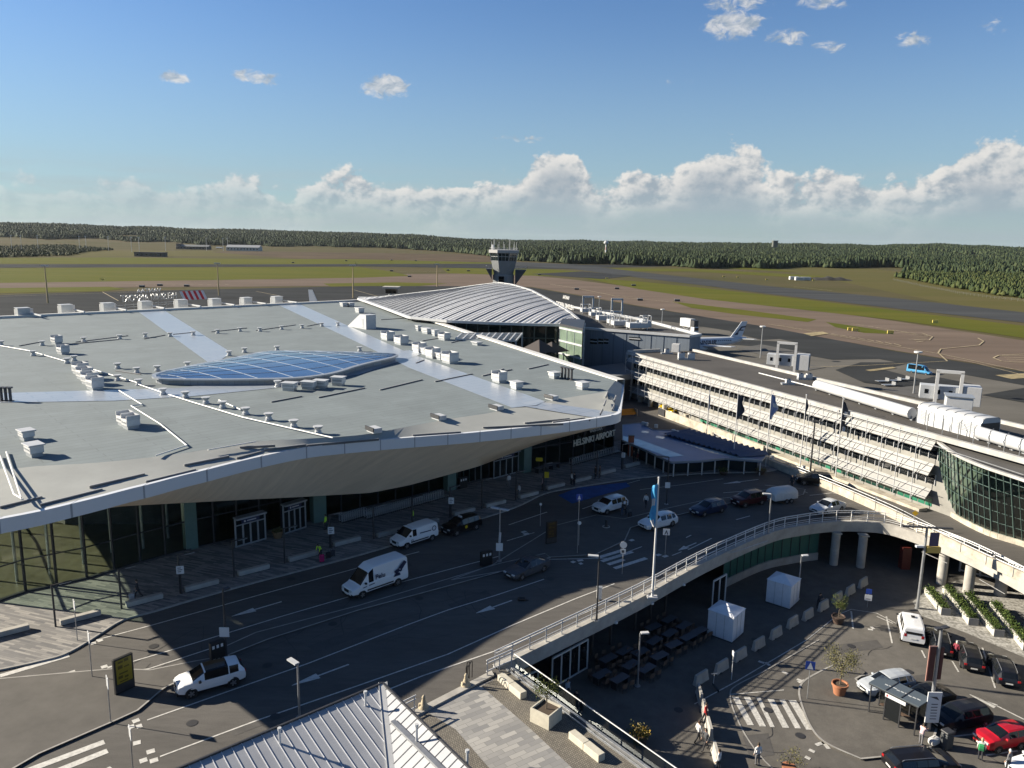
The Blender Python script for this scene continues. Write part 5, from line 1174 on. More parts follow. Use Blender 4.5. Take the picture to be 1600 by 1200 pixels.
# things seen dimly under the ramp
o = MB().cbox((0,0,0), 1.0, .8, 2.6).build('red_panel', mat('red_panel', (.12,.02,.014), .5), loc=at(1412,888,ZL), bevel=.03); tag(o, 'red upright panel standing in the dark under the ramp', 'panel')
gs = thing('ground_floor_front', 'white framed windows in the dark behind the sunlit ramp column', 'shopfront')
A = at(1520,930,ZL)+Vector((2,6,0)); B = A+Vector((16,-12,0)); b = MB()
for k in range(11): p = A.lerp(B, k/10); b.beam((p.x,p.y,ZL),(p.x,p.y,-1.2),.15,.15,up=(0,1,0))
for z in (ZL+.2,ZL+1.4,ZL+2.6): b.beam((A.x,A.y,z),(B.x,B.y,z),.14,.12)
b.build('frame', M['white'], gs); b = MB(); b.quad((A.x,A.y+.1,ZL),(B.x,B.y+.1,ZL),(B.x,B.y+.1,-1.1),(A.x,A.y+.1,-1.1)); b.build('glass', mat('dim_glass', (.05,.055,.05), .1), gs)
# ------------------------------------------------------------------ canopy right of the terminal, blue of the sky put into its roof colour
cp = thing('glass_walkway_canopy', 'large flat blue-grey canopy with glass bands right of the terminal entrance', 'canopy')
ZC = 2.15
poly = [at(x, y, ZC) for x, y in [(973,664),(1000,661),(1020,672),(1072,673),(1100,686),(1150,699),(1198,710),(1190,720),(1132,716),(1095,720),(1049,722),(1010,704),(973,688)]]
b = MB(); b.prism([(p.x,p.y) for p in poly], ZC-.25, ZC); b.build('roof_deck', mat('sky_tinted_roof', (.07,.13,.26), .4, .2, var=.12, vs=.3), cp)
b = MB(); b.sheet([at(x, y, ZC+.02) for x, y in [(973,681),(1000,687),(1069,712),(1045,714),(1000,698),(973,688)]]); b.sheet([at(x, y, ZC+.02) for x, y in [(1060,690),(1090,697),(1150,712),(1190,719),(1160,718),(1110,707)]]); b.sheet([at(x, y, ZC+.02) for x, y in [(1003,673),(1014,674),(1013,677),(1002,676)]]); b.sheet([at(x, y, ZC+.02) for x, y in [(1026,681),(1041,683),(1036,686),(1024,684)]])
b.build('glass_band', mat('canopy_glass', (.42,.50,.52), .12, var=.15, vs=.8), cp)
b = MB(); a0 = at(1078,674,ZC+.1); a1 = at(1196,709,ZC+.1); c0 = at(1040,680,ZC+.1); c1 = at(1150,713,ZC+.1)
for k in range(15):
    t = k/14; p = a0.lerp(a1, t); q = c0.lerp(c1, t); dx = (a1-a0).normalized()*.55
    b.quad(p-dx, p+Vector((0,0,.55)), q+Vector((0,0,.35)), q-dx); b.quad(p+Vector((0,0,.55)), p+dx, q+dx, q+Vector((0,0,.35))); b.quad(p-dx, p+dx, p+Vector((0,0,.55)))
b.build('ridge_sheds', mat('shed_roof', (.07,.10,.17), .45, .2), cp)
b = MB()
for p, q in zip(poly, poly[1:]+poly[:1]): b.beam(p+Vector((0,0,-.05)), q+Vector((0,0,-.05)), .12, .24)
b.build('rim', mat('canopy_rim', (.22,.25,.29), .5), cp)
fe_ = [poly[12], poly[11], poly[10], poly[9], poly[8], poly[7]]
pp = resample(fe_, 13)
for p in pp[1:]: MB().tube([(p.x,p.y+.4,0),(p.x,p.y+.4,ZC-.25)], .09, 8).build('post', M['white'], cp)
b = MB(); bb_ = resample(fe_, 40)
wall(b, [p+Vector((0,1.6,0)) for p in bb_], .1, ZC-.3); b.build('screen_glass', mat('canopy_screen', (.02,.03,.035), .1), cp)
b = MB()
for x, y in [(1005,664),(1010,665),(1025,668),(1052,676),(1058,678)]: p = at(x, y, ZC); b.lathe([(.3,0),(.3,.5),(0,.55)], c=(p.x,p.y,ZC), n=8)
b.build('roof_cowl', M['white'], cp)
# ------------------------------------------------------------------ hip roof in the foreground
hp_ = thing('seamed_metal_roof', 'foreground roof of pale grey standing-seam metal with a central gutter at the bottom edge', 'roof')
ZH = 4.2
# two seamed planes falling from level outer edges to a diagonal gutter
cn_ = at(598,1068,ZH); eL = at(283,1200,ZH); eR = at(733,1200,ZH)
dL = (eL-cn_).normalized(); dR = (eR-cn_).normalized(); bis = (dL+dR).normalized()
nL = Vector((-dL.y,dL.x,0)); nL = nL if nL.dot(bis) > 0 else -nL; nR = Vector((-dR.y,dR.x,0)); nR = nR if nR.dot(bis) > 0 else -nR
sL_ = -.25; r_ = ray(612,1200); t_h = (ZH-H+sL_*(CAMP-cn_).dot(nL))/(r_.z-sL_*r_.dot(nL)); ap = CAMP+r_*t_h; ap = cn_+(ap-cn_)*2.2
hv = ap-cn_; hd = Vector((hv.x,hv.y,0)); distL = hd.dot(nL); distR = hd.dot(nR); slL = hv.z/distL; slR = hv.z/distR
eL = cn_+dL*30; eR = cn_+dR*30
def on_plane(px, py, nn_, s):
    r_ = ray(px, py); t = (ZH-H+s*(CAMP-cn_).dot(nn_))/(r_.z-s*nn_.dot(r_)); return CAMP+r_*t
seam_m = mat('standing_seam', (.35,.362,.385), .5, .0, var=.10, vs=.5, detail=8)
b = MB(); b.quad(cn_, eL, eL+nL*distL+Vector((0,0,hv.z)), ap); b.build('roof_slope', seam_m, hp_)
b = MB(); b.quad(cn_, ap, eR+nR*distR+Vector((0,0,hv.z)), eR); b.build('roof_slope', seam_m, hp_)
b = MB()
for k in range(1, 56):
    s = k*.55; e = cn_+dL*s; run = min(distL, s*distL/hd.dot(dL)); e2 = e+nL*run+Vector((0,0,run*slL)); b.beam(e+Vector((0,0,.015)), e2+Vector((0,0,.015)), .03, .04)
b.build('standing_seam', mat('seam_lit_tone', (.58,.59,.62), .4), hp_)  # pale colour stands in for sunlit seams on this slope
b = MB()
for k in range(1, 50):
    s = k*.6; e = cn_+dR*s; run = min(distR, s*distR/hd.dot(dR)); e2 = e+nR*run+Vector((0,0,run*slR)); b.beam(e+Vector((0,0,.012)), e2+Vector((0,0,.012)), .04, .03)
b.build('standing_seam', mat('seam_shaded_tone', (.07,.075,.085), .5), hp_)  # same seams coloured dark here, standing in for their shade
b = MB(); b.beam(cn_+Vector((0,0,.05)), ap+Vector((0,0,.05)), .42, .06); sd_ = Vector((-hd.y,hd.x,0)).normalized()*.25
for s in (-1,1): b.beam(cn_+sd_*s+Vector((0,0,.08)), ap+sd_*s+Vector((0,0,.08)), .04, .08)
b.build('gutter', M['white_metal'], hp_)
b = MB(); b.beam(cn_, eL, .12, .2); b.beam(cn_, eR, .12, .2); b.build('eave_trim', M['dark_metal'], hp_)
b = MB(); m0 = on_plane(614,1130,nR,slR)+Vector((0,0,.12)); m1 = on_plane(690,1205,nR,slR)+Vector((0,0,.12)); b.beam(m0, m1+(m1-m0)*.6, .3, .16); b.build('snow_fence', M['steel'], hp_)
for x, y in [(437,1150),(571,1092),(651,1144),(730,1185)]:
    g = at(x, y, ZH+.2); MB().tube([(0,0,-.6),(0,0,.35)], .07, 8).tube([(0,0,.35),(0,0,.5)], .11, 8).build('vent_pipe', M['white_metal'], hp_, loc=g, smooth=40)
b = MB(); bw = [cn_+bis*2.0, cn_+dL*24+nL*1.2, cn_+dL*24+nL*12, cn_+dR*24+nR*12, cn_+dR*24+nR*1.2]
b.prism([(q.x,q.y) for q in bw], 0, 1.6); b.build('wall', M['dark_metal'], hp_)
# ================================================================== vehicles
_paint = {}
def paint(col, rough=.28, metal=.0):
    k = (col, rough)
    if k not in _paint: _paint[k] = mat('car_paint', col, rough, metal, coat=.6 if max(col) > .1 else .15, spec=.5 if max(col) > .1 else .3)
    return _paint[k]
def wheel(parent, x, y, r, side, w=.22):
    b = MB(); t = bpy.data.objects.new('wheel', None); COL.objects.link(t); t.parent = parent; t.location = (x, y, r); t.empty_display_size = .1
    pr = [(r*.62,-w/2),(r*.9,-w/2),(r,-w*.3),(r,w*.3),(r*.9,w/2),(r*.62,w/2)]
    rows = [[(q*math.cos(2*math.pi*j/18), s*side, q*math.sin(2*math.pi*j/18)) for j in range(18)] for q, s in pr]
    b.loft(rows, True); b.build('tyre', M['rubber'], t, smooth=40)
    b = MB(); yo = side*w*.42
    b.tube([(0,yo-.04*side,0),(0,yo,0)], r*.63, 18)
    for k in range(5):
        a = 2*math.pi*k/5; b.beam((0,yo+.012*side,0),(r*.6*math.cos(a),yo+.012*side,r*.6*math.sin(a)),.10,.03,up=(0,1,0))
    b.tube([(0,yo,0),(0,yo+.03*side,0)], .07, 8); b.build('rim', M['rim'], t)
def car_body(root, L, W, sections, pmat, glassx, roofmat=None, wheels=None, wr=.33, clad=None):
    """sections: x (0 front..L), zbot, zbelt, ztop, half width at belt, half width at roof.  glassx: list of (i, kind)"""
    rows = []
    for (x, zb, zl, zt, w1, w2) in sections:
        X = L/2-x; cab = zt-zl > .06
        ze = zt-.05 if cab else zt-.02
        half = [(w1*.93,zb),(w1,zb+.14),(w1*1.015,zb+(zl-zb)*.55),(w1*.985,zl-.03),(w1*.95,zl),(w2 if cab else w1*.90,ze),(max(0,(w2 if cab else w1*.9)-.14),zt),(0,zt+(.02 if cab else .03))]
        ring = [(X,-y,z) for y, z in half]+[(X,y,z) for y, z in reversed(half[:-1])]
        rows.append(ring)
    n = len(rows[0]); body = MB(); wind = MB(); side = MB(); rear = MB(); rf = MB(); cl = MB()
    def put(mb, i, j): mb.quad(rows[i][j], rows[i][j+1], rows[i+1][j+1], rows[i+1][j])
    for i in range(len(rows)-1):
        kind = glassx.get(i)
        for j in range(n-1):
            jj = j if j < 7 else 13-j     # mirrored strip index 0..6
            if kind == 'w' and jj in (5,6): put(wind, i, j)
            elif kind == 'r' and jj in (5,6): put(rear, i, j)
            elif kind in ('s','sr') and jj == 4: put(side, i, j)
            elif roofmat and kind == 'sr' and jj in (5,6): put(rf, i, j)
            elif clad and jj == 0: put(cl, i, j)
            else: put(body, i, j)
    body.quad(*rows[0][::-1]); body.quad(*rows[-1])
    for i in (0,): pass
    bo = body.build('body', pmat, root, smooth=38)
    if wind.v: wind.build('windscreen', M['carglass'], root, smooth=38)
    if rear.v: rear.build('rear_window', M['carglass'], root, smooth=38)
    if side.v:
        h = len(side.f)
        for s, nm in ((1,'side_window'),(-1,'side_window')):
            m2 = MB()
            for f in side.f:
                P = [side.v[k] for k in f]
                if P[0][1]*s > 0: m2.quad(*P)
            if m2.v: m2.build(nm, M['carglass'], root, smooth=38)
    if rf.v: rf.build('black_roof', roofmat, root, smooth=38)
    if cl.v: cl.build('sill_cladding', clad, root, smooth=38)
    for x in wheels:
        for s in (-1,1):
            w1 = float(np.interp(x, [q[0] for q in sections], [q[4] for q in sections]))
            b = MB(); b.tube([(0,s*(w1-.30),0),(0,s*(w1*1.0+.012),0)], wr*1.17, 20); b.build('wheel_arch', clad or M['black'], root, loc=(L/2-x,0,wr*1.02))
            wheel(root, L/2-x, s*(w1-.085), wr, s)
    return rows
def lights(root, L, W, zf, zr, wide=.32, rearh=.16, fh=.14, grille=True, plates=True):
    for s in (-1,1):
        b = MB(); b.box(L/2-.16,L/2+.012,s*W*.30-.17,s*W*.30+.17,zf-fh/2,zf+fh/2); b.build('headlight', M['chrome'], root, bevel=.02)
        b = MB(); b.box(-L/2-.012,-L/2+.12,s*W*.37-.13,s*W*.37+.10,zr-rearh*.45,zr+rearh*.55); b.build('tail_light', M['redlamp'], root, bevel=.02)
    if grille:
        b = MB(); b.box(L/2-.1,L/2+.016,-W*.18,W*.18,zf-.22,zf+.02); b.build('grille', M['black'], root)
        b = MB(); b.box(L/2-.1,L/2+.014,-W*.34,W*.34,.24,.36); b.build('lower_grille', M['black'], root)
    if plates:
        for X in (L/2+.022, -L/2-.022):
            b = MB(); b.box(X-.008,X+.008,-.26,.26,.40 if X > 0 else zr-.32,.51 if X > 0 else zr-.21); b.build('number_plate', M['plate'], root)
def mirrors(root, x, y, z, m):
    for s in (-1,1):
        b = MB(); b.box(x-.09,x+.09,s*y-.02 if s > 0 else s*y-.2,s*y+.2 if s > 0 else s*y+.02,z,z+.15); b.build('mirror', m, root, bevel=.04)
def place(root, f, r, z, nearside=True, halfw=.78):
    """root so that the near-side wheel contacts (or the centreline, nearside=False) run through photo points f (front) and r (rear)"""
    A = at(*f, z); B = at(*r, z); d = (A-B).normalized(); n = Vector((-d.y,d.x,0)); n = n if n.y > 0 else -n
    c = (A+B)/2+(n*halfw if nearside else Vector((0,0,0))); root.location = (c.x,c.y,z); root.rotation_euler = (0,0,math.atan2(d.y,d.x)); return root
def suv(name, label, cat, col, L=4.5, W=1.85, Hh=1.62, roofmat=None, rails=True, clad=True, rough=.28, wr=.35):
    t = thing(name, label, cat); w = W/2; zb = .28
    S_ = [(0,.42,.62,.66,w*.74,w*.6),(.10,.34,.90,.92,w*.88,w*.72),(.42,zb,1.02,1.05,w*.98,w*.82),(.90,zb,1.06,1.10,w,w*.82),(1.02,zb,1.06,1.16,w,w*.82),(1.78,zb,1.05,Hh-.07,w,w*.76),(1.88,zb,1.05,Hh-.03,w,w*.76),(2.55,zb,1.05,Hh,w,w*.76),(2.62,zb,1.05,Hh,w,w*.76),(3.35,zb,1.06,Hh-.01,w,w*.75),(3.42,zb,1.06,Hh-.015,w,w*.75),(L-.48,zb,1.08,Hh-.05,w*.98,w*.73),(L-.36,zb,1.08,Hh-.09,w*.97,w*.71),(L-.06,.34,1.02,1.10,w*.94,w*.70),(L,.45,.80,.84,w*.84,w*.62)]
    g = {4:'w',5:'s',6:'sr',8:'sr',10:'s',12:'r'}
    if roofmat: g = {4:'w',5:'s',6:'sr',7:'sr',8:'sr',10:'s',12:'r'}
    car_body(t, L, W, S_, paint(col, rough), g, roofmat, (.88, L-.88), wr, M['black'] if clad else None)
    lights(t, L, W, .78, .95); mirrors(t, L/2-1.45, w*.98, 1.02, paint(col, rough) if not roofmat else M['black'])
    if rails:
        for s in (-1,1): MB().tube([(L/2-1.95,s*w*.72,Hh-.02),(L/2-2.1,s*w*.72,Hh+.05),(-L/2+.65,s*w*.70,Hh+.02),(-L/2+.5,s*w*.70,Hh-.06)], .022, 5).build('roof_rail', M['steel'], t)
    return t
def wagon(name, label, cat, col, L=4.7, W=1.82, Hh=1.46, rails=True, rough=.28):
    t = thing(name, label, cat); w = W/2; zb = .20
    S_ = [(0,.36,.55,.58,w*.72,w*.6),(.12,.26,.70,.72,w*.88,w*.7),(.6,zb,.82,.84,w*.98,w*.8),(1.2,zb,.90,.93,w,w*.8),(1.35,zb,.92,.99,w,w*.78),(2.1,zb,.93,Hh-.08,w,w*.70),(2.2,zb,.93,Hh-.04,w,w*.70),(2.85,zb,.93,Hh,w,w*.70),(2.95,zb,.93,Hh,w,w*.70),(3.65,zb,.94,Hh-.02,w,w*.69),(3.75,zb,.94,Hh-.03,w,w*.68),(L-.45,zb,.95,Hh-.08,w*.97,w*.66),(L-.34,zb,.95,Hh-.12,w*.96,w*.64),(L-.08,.28,.88,.96,w*.92,w*.66),(L,.38,.66,.70,w*.84,w*.62)]
    car_body(t, L, W, S_, paint(col, rough), {4:'w',5:'s',6:'sr',8:'sr',10:'s',12:'r'}, None, (.92, L-.98), .32)
    lights(t, L, W, .62, .80); mirrors(t, L/2-1.85, w*.98, .9, paint(col, rough))
    if rails:
        for s in (-1,1): MB().tube([(L/2-2.3,s*w*.66,Hh-.03),(L/2-2.5,s*w*.66,Hh+.04),(-L/2+.6,s*w*.64,Hh+.01),(-L/2+.45,s*w*.64,Hh-.08)], .02, 5).build('roof_rail', M['steel'], t)
    return t
def sedan(name, label, cat, col, L=4.75, W=1.83, Hh=1.44, rough=.28, fast=False):
    t = thing(name, label, cat); w = W/2; zb = .19; e = L
    S_ = [(0,.36,.54,.57,w*.72,w*.6),(.12,.26,.68,.70,w*.88,w*.7),(.6,zb,.80,.82,w*.98,w*.8),(1.25,zb,.89,.92,w,w*.8),(1.4,zb,.91,.98,w,w*.78),(2.15,zb,.92,Hh-.07,w,w*.68),(2.25,zb,.92,Hh-.03,w,w*.68),(2.8,zb,.93,Hh,w,w*.68),(2.9,zb,.93,Hh,w,w*.68),(3.3,zb,.94,Hh-.04,w,w*.67),(3.42,zb,.94,Hh-.07,w,w*.66),(e-.62 if not fast else e-.4,zb,.97,1.04,w*.97,w*.72),(e-.5 if not fast else e-.3,zb,.97,.99,w*.96,w*.72),(e-.08,.28,.90,.93,w*.92,w*.70),(e,.38,.66,.70,w*.84,w*.62)]
    car_body(t, L, W, S_, paint(col, rough), {4:'w',5:'s',6:'sr',8:'sr',9:'s',10:'r'}, None, (.92, L-1.0), .33)
    lights(t, L, W, .62, .78); mirrors(t, L/2-1.9, w*.98, .88, paint(col, rough)); return t
def van(name, label, cat, col, L=5.9, W=2.0, Hh=2.55, wins=0, zhood=1.05, wb=(1.0,4.75), rough=.35, slope=1.0):
    t = thing(name, label, cat); w = W/2; zb = .32; zl = 1.22 if Hh > 2.2 else 1.12; hx = .75*slope
    S_ = [(0,.45,.72,.75,w*.76,w*.6),(.1,.36,.90,.92,w*.9,w*.75),(hx,zb,zhood+.02,zhood+.06,w*.97,w*.8),(hx+.12,zb,zhood+.10,zhood+.16,w,w*.84),(hx+.95,zb,zl,Hh-.42 if Hh > 2.2 else Hh-.12,w,w*.84),(hx+1.05,zb,zl,Hh-.34 if Hh > 2.2 else Hh-.07,w,w*.84),(hx+1.45,zb,zl,Hh-.1,w,w*.84),(hx+1.6,zb,zl,Hh-.05,w,w*.86),(hx+2.9,zb,zl,Hh,w,w*.86),(hx+3.05,zb,zl,Hh,w,w*.86),(L-.35,zb,zl,Hh-.01,w,w*.86),(L-.2,zb,zl,Hh-.03,w,w*.85),(L-.05,.36,zl,Hh-.12,w*.98,w*.82),(L,.45,zl-.02,Hh-.24,w*.96,w*.80)]
    g = {3:'w',4:'s',5:'s'}
    if wins: g.update({7:'s',9:'s'}); 
    car_body(t, L, W, S_, paint(col, rough), g, None, wb, .34, M['black'])
    lights(t, L, W, .82, 1.05, rearh=.3); mirrors(t, L/2-hx-.55, w*1.0, 1.25, M['black'])
    b = MB(); b.box(-L/2-.02,-L/2+.0,-w*.7,w*.7,zl+.1,Hh-.5); b.build('rear_window', M['carglass'] if wins else paint(col, rough), t)
    b = MB()
    for s in (-1,1): b.box(-wb[1]+L/2+.5,L/2-wb[0]-.5,s*w-.01 if s > 0 else s*w-.03,s*w+.03 if s > 0 else s*w+.01,.55,.68)
    b.build('side_moulding', M['black'], t); return t
WH = (.72,.73,.74); BK = (.006,.0065,.008)
def decal(root, M4, polys, m, name):
    b = MB()
    for p in polys: b.quad(*[tuple(M4 @ Vector((x, y, 0))) for x, y in p])
    return b.build(name, m, root)
navy = mat('navy_print', (.02,.025,.06), .4)
# --- on the departures road
c = place(suv('parked_suv', 'white suv with black glass roof heading left beside the advert board', 'car', WH, roofmat=M['carglass'], rails=False), (303,1089), (361,1073), 0)
v = place(van('delivery_van', 'tall white delivery van with dark blue leaf graphics in the middle lane', 'van', WH), (566,934), (622,914), 0, halfw=.85)
sd = Matrix(((-1,0,0,-.35),(0,0,1,1.025),(0,1,0,1.55),(0,0,0,1)))
text('Pelu', .62, navy, v, Matrix.Translation((.45,0,0)) @ sd, 'side_lettering', .002, .012)
decal(v, Matrix(((-1,0,0,-1.9),(0,0,1,1.03),(0,1,0,.95),(0,0,0,1))), [[(-.1,.75),(.55,1.35),(.85,1.1),(.35,.55)],[(-.55,.55),(-.05,.75),(.15,.45),(-.3,.3)],[(-.62,.05),(-.3,.42),(.1,.3),(.15,.05)],[(.05,.55),(.3,.62),(.35,.45),(.15,.35)]], navy, 'leaf_graphic')
decal(v, Matrix(((-1,0,0,1.0),(0,0,1,1.03),(0,1,0,.98),(0,0,0,1))), [[(-.3,0),(.3,.04),(.3,.12),(-.3,.08)],[(-.9,-.05),(-.5,-.02),(-.5,.05),(-.9,.02)]], navy, 'door_lettering')
v = place(van('delivery_van', 'smaller white van with a dark ring emblem at the kerb by the trolleys', 'van', WH, L=4.98, W=1.92, Hh=1.93, wb=(.92,4.15)), (634,858), (674,845), 0, halfw=.82)
rg_ = MB()
for k in range(20):
    a0 = 2*math.pi*k/20; a1 = 2*math.pi*(k+1)/20
    rg_.quad(*[(-1.9+r_*math.cos(a_),-.925*-1.04,1.38+r_*math.sin(a_)) for r_, a_ in ((.2,a0),(.28,a0),(.28,a1),(.2,a1))])
rg_.build('ring_emblem', navy, v)
decal(v, Matrix(((-1,0,0,-.8),(0,0,1,.962),(0,1,0,1.25),(0,0,0,1))), [[(-.75,0),(.7,-.05),(.7,.05),(-.75,.1)]], navy, 'side_lettering')
text('12', .34, navy, v, Matrix(((-1,0,0,.95),(0,0,1,.995),(0,1,0,.75),(0,0,0,1))), 'fleet_number', .002, .012)
v = place(suv('taxi', 'black taxi with yellow door badge at the kerb behind the small van', 'taxi', BK, rails=False), (714,837), (742,828), 0)
b = MB(); b.lathe([(.17,0),(.0,.001)], n=16); o = b.build('door_badge', mat('taxi_yellow', (.65,.48,.01), .5), v, loc=(.1,.955,.75)); o.rotation_euler.x = R(-90); MB().box(.1,.3,-.25,.25,1.62,1.76).build('roof_sign', M['white'], v, bevel=.02)
place(sedan('parked_sedan', 'dark grey sedan driving left in the middle of the shaded road', 'car', (.06,.068,.08)), (813,907), (851,892), 0)
c = place(suv('parked_suv', 'white suv with an open door and people standing behind it', 'car', WH, rails=True), (948,804), (972,797), 0)
MB().box(-.35,.6,.93,1.0,.45,1.0).build('open_door', paint(WH), c)
place(wagon('parked_wagon', 'white estate car partly behind the cyan flag pole', 'car', WH), (1021,829), (1049,822), 0)
place(wagon('parked_wagon', 'dark blue estate car driving left in the middle of the forecourt', 'car', (.012,.022,.055)), (1101,807), (1126,801), 0)
place(suv('parked_suv', 'dark red car towing the white domed trailer', 'car', (.05,.008,.010), L=4.4), (1162,793.5), (1190,788.5), 0)
place(sedan('parked_sedan', 'silver sedan crossing the shadow edge on the ramp', 'car', (.50,.53,.56), fast=True), (1289,805), (1313,799), 0)
place(suv('parked_suv', 'black suv standing at the far kerb near the flag poles', 'car', BK), (1259,758), (1287,760), 0)
# trailer
t = thing('box_trailer', 'white dome-topped trailer behind the dark red car', 'trailer'); place(t, (1210,789), (1245,784), 0, True, .8)
sec = []
for x, s in ((-1.75,.55),(-1.7,.86),(-1.3,1.0),(0,1.02),(1.2,1.0),(1.6,.9),(1.8,.6)):
    sec.append([(x, y*.95*(.9+.1*s), .5+z*s) for y, z in ((-1,0),(-1.0,.75),(-.9,1.05),(-.5,1.3),(0,1.36),(.5,1.3),(.9,1.05),(1.0,.75),(1,0))])
b = MB(); b.loft(sec); b.quad(*sec[0]); b.quad(*sec[-1][::-1]); b.build('cover', M['white'], t, smooth=50)
MB().box(-1.75,1.75,-.95,.95,.40,.5).build('chassis', M['dark_metal'], t); MB().tube([(1.7,0,.45),(2.9,0,.45)], .06, 6).build('drawbar', M['steel'], t)
for x in (-.35,.35):
    for s in (-1,1): wheel(t, x-.3, s*1.0, .3, s, .18)
# yellow cars and others under the offices
for f, r, lbl in [((1043,642),(1054,638),'yellow car under the office pilotis, left of its twin'),((1054,648),(1070,645),'yellow car beside the pilotis column, right of its twin')]:
    place(sedan('taxi', lbl, 'taxi', (.60,.42,.008), L=4.5), f, r, 0)
place(wagon('parked_wagon', 'silver car in the dark passage left of the yellow taxis', 'car', (.45,.46,.47)), (991,620), (1004,617), 0)
# --- lower plaza
def park(root, front, rear, L):
    A = at(*front, ZL); B = at(*rear, ZL); d = (A-B).normalized(); root.location = B+d*(L/2); root.rotation_euler = (0,0,math.atan2(d.y,d.x)); return root
axis = (at(1403,968,ZL)-at(1412,1008,ZL))
def park_dir(root, rear, L):
    B = at(*rear, ZL); d = axis.normalized(); root.location = B+d*(L/2); root.rotation_euler = (0,0,math.atan2(d.y,d.x)); return root
v = park_dir(van('people_carrier', 'white people carrier parked first in the row by the hedges', 'van', WH, L=4.9, W=1.92, Hh=1.95, wins=1, wb=(.92,3.95)), (1426,1011), 4.9)
MB().box(-.5,-.1,-.25,.1,1.95,2.02).build('roof_hatch', M['carglass'], v, bevel=.02)
park_dir(wagon('parked_wagon', 'black estate car next to the white people carrier', 'car', BK), (1472,1030), 4.7)
park_dir(wagon('parked_wagon', 'black estate car mid-row with a man in red at its tail', 'car', (.014,.014,.016)), (1521,1054), 4.7)
park_dir(wagon('parked_wagon', 'black estate car at the right end of the row by the hedges', 'car', (.010,.012,.018)), (1576,1078), 4.7)
place(wagon('parked_wagon', 'silver estate car behind the bus shelter', 'car', (.40,.43,.46), rails=False), (1374,1090), (1415,1082), ZL)
place(sedan('parked_sedan', 'black sedan between the silver estate and the tall sign mast', 'car', BK), (1434,1111), (1475,1104), ZL)
place(suv('parked_suv', 'black suv with chrome window line right of the sign mast', 'car', (.010,.011,.016), L=4.7, rails=False), (1492,1145), (1531,1137), ZL)
place(suv('parked_hatchback', 'bright red hatchback at the right edge of the lower plaza', 'car', (.36,.008,.016), L=3.75, W=1.68, Hh=1.52, rails=False, clad=False, wr=.30), (1556,1177), (1594,1170), ZL, halfw=.72)
place(suv('parked_suv', 'large black car cut by the bottom edge below the sign mast', 'car', (.008,.008,.010), L=4.9, W=1.95, Hh=1.5, rails=True, clad=False), (1473,1203), (1402,1208), ZL, nearside=False)
place(wagon('parked_wagon', 'white car mostly out of frame in the bottom right corner', 'car', WH), (1590,1213), (1660,1202), ZL, nearside=False)
# --- apron
v = place(van('airport_minibus', 'light blue minibus with dark windows driving on the apron', 'minibus', (.06,.28,.52), L=6.6, Hh=2.6, wins=1, wb=(1.0,5.1)), (1444,586), (1424,583), ZL, halfw=.85)
b = MB()
for s in (-1,1): b.box(-2.9,1.6,s*.99-.01,s*.99+.01,1.35,2.0)
b.build('side_glazing', M['carglass'], v)
t = thing('catering_truck', 'white high box truck with dark cab shadow on the apron beyond the pier', 'truck'); place(t, (1088,524), (1064,520), ZL, False)
MB().box(-4.0,2.0,-1.25,1.25,3.0,6.2).build('box', M['white'], t, bevel=.05); MB().box(2.2,4.3,-1.2,1.2,.7,3.2).build('cab', M['white'], t, bevel=.15); MB().box(4.25,4.34,-1.1,1.1,1.8,2.9).build('windscreen', M['carglass'], t); MB().box(2.1,4.0,-1.1,1.1,3.4,5.8).build('loading_platform', M['dark_metal'], t); MB().box(-4,4.2,-.9,.9,.6,.9).build('chassis', M['dark_metal'], t)
b = MB(); 
for s in (-1,1): b.beam((-3.4,s*.8,.9),(1.4,s*.8,3),.15,.15); b.beam((1.4,s*.8,.9),(-3.4,s*.8,3),.15,.15)
b.build('scissor_lift', M['steel'], t)
for x in (-2.8,3.2):
    for s in (-1,1): wheel(t, x, s*1.1, .48, s, .3)
o = MB().box(-1.1,1.13,-1.262,-1.255,4.3,4.55).build('side_stripe', M['steel'], t)
# low baggage dollies
for k, (x, y) in enumerate([(1378,598),(1397,597),(1410,595),(1388,604)]):
    t = thing('baggage_dolly', ['flat empty dolly at the left of the group behind the office roof','flat empty dolly in the middle of the group behind the office roof','flat empty dolly at the right of the group behind the office roof','flat empty dolly standing nearest to the office roof'][k], 'dolly', at(x, y, ZL), R(10), 'empty dollies on the apron')
    MB().box(-1.6,1.6,-.8,.8,.45,.55).build('deck', M['steel'], t); MB().box(1.45,1.6,-.8,.8,.56,1.3).build('end_rail', M['steel'], t)
    for sx in (-1.1,1.1):
        for s in (-1,1): wheel(t, sx, s*.7, .2, s, .12)
# airliner
pl_t = thing('airliner', 'white airliner tail with dark blue emblem showing behind the pier building', 'airplane')
base = at(1131,548,ZL); hd = (at(1095,556,ZL)-at(1150,540,ZL)); ang = math.atan2(hd.y, hd.x)
nose = Vector((-1,-.25,0)); ang = math.atan2(-.35,-1)
pl_t.location = (base.x, base.y, ZL); pl_t.rotation_euler.z = ang
lv = mat('airliner_white', (.55,.58,.62), .3); b = MB()
fus = [(24,.2,3.0),(23,1.0,2.9),(20.5,1.55,3.0),(17,1.65,3.1),(3,1.65,3.1),(-2,1.4,3.35),(-6,.85,3.8),(-8.5,.25,4.3)]
b.loft([[(x, r_*math.cos(2*math.pi*j/18), zc+r_*math.sin(2*math.pi*j/18)) for j in range(18)] for x, r_, zc in fus], True); b.build('fuselage', lv, pl_t, smooth=50)
def slab(name, P, Q, m):   # thin aerofoil between two outlines
    b = MB(); b.loft([P, Q], True); b.quad(*P[::-1]); b.quad(*Q); return b.build(name, m, pl_t)
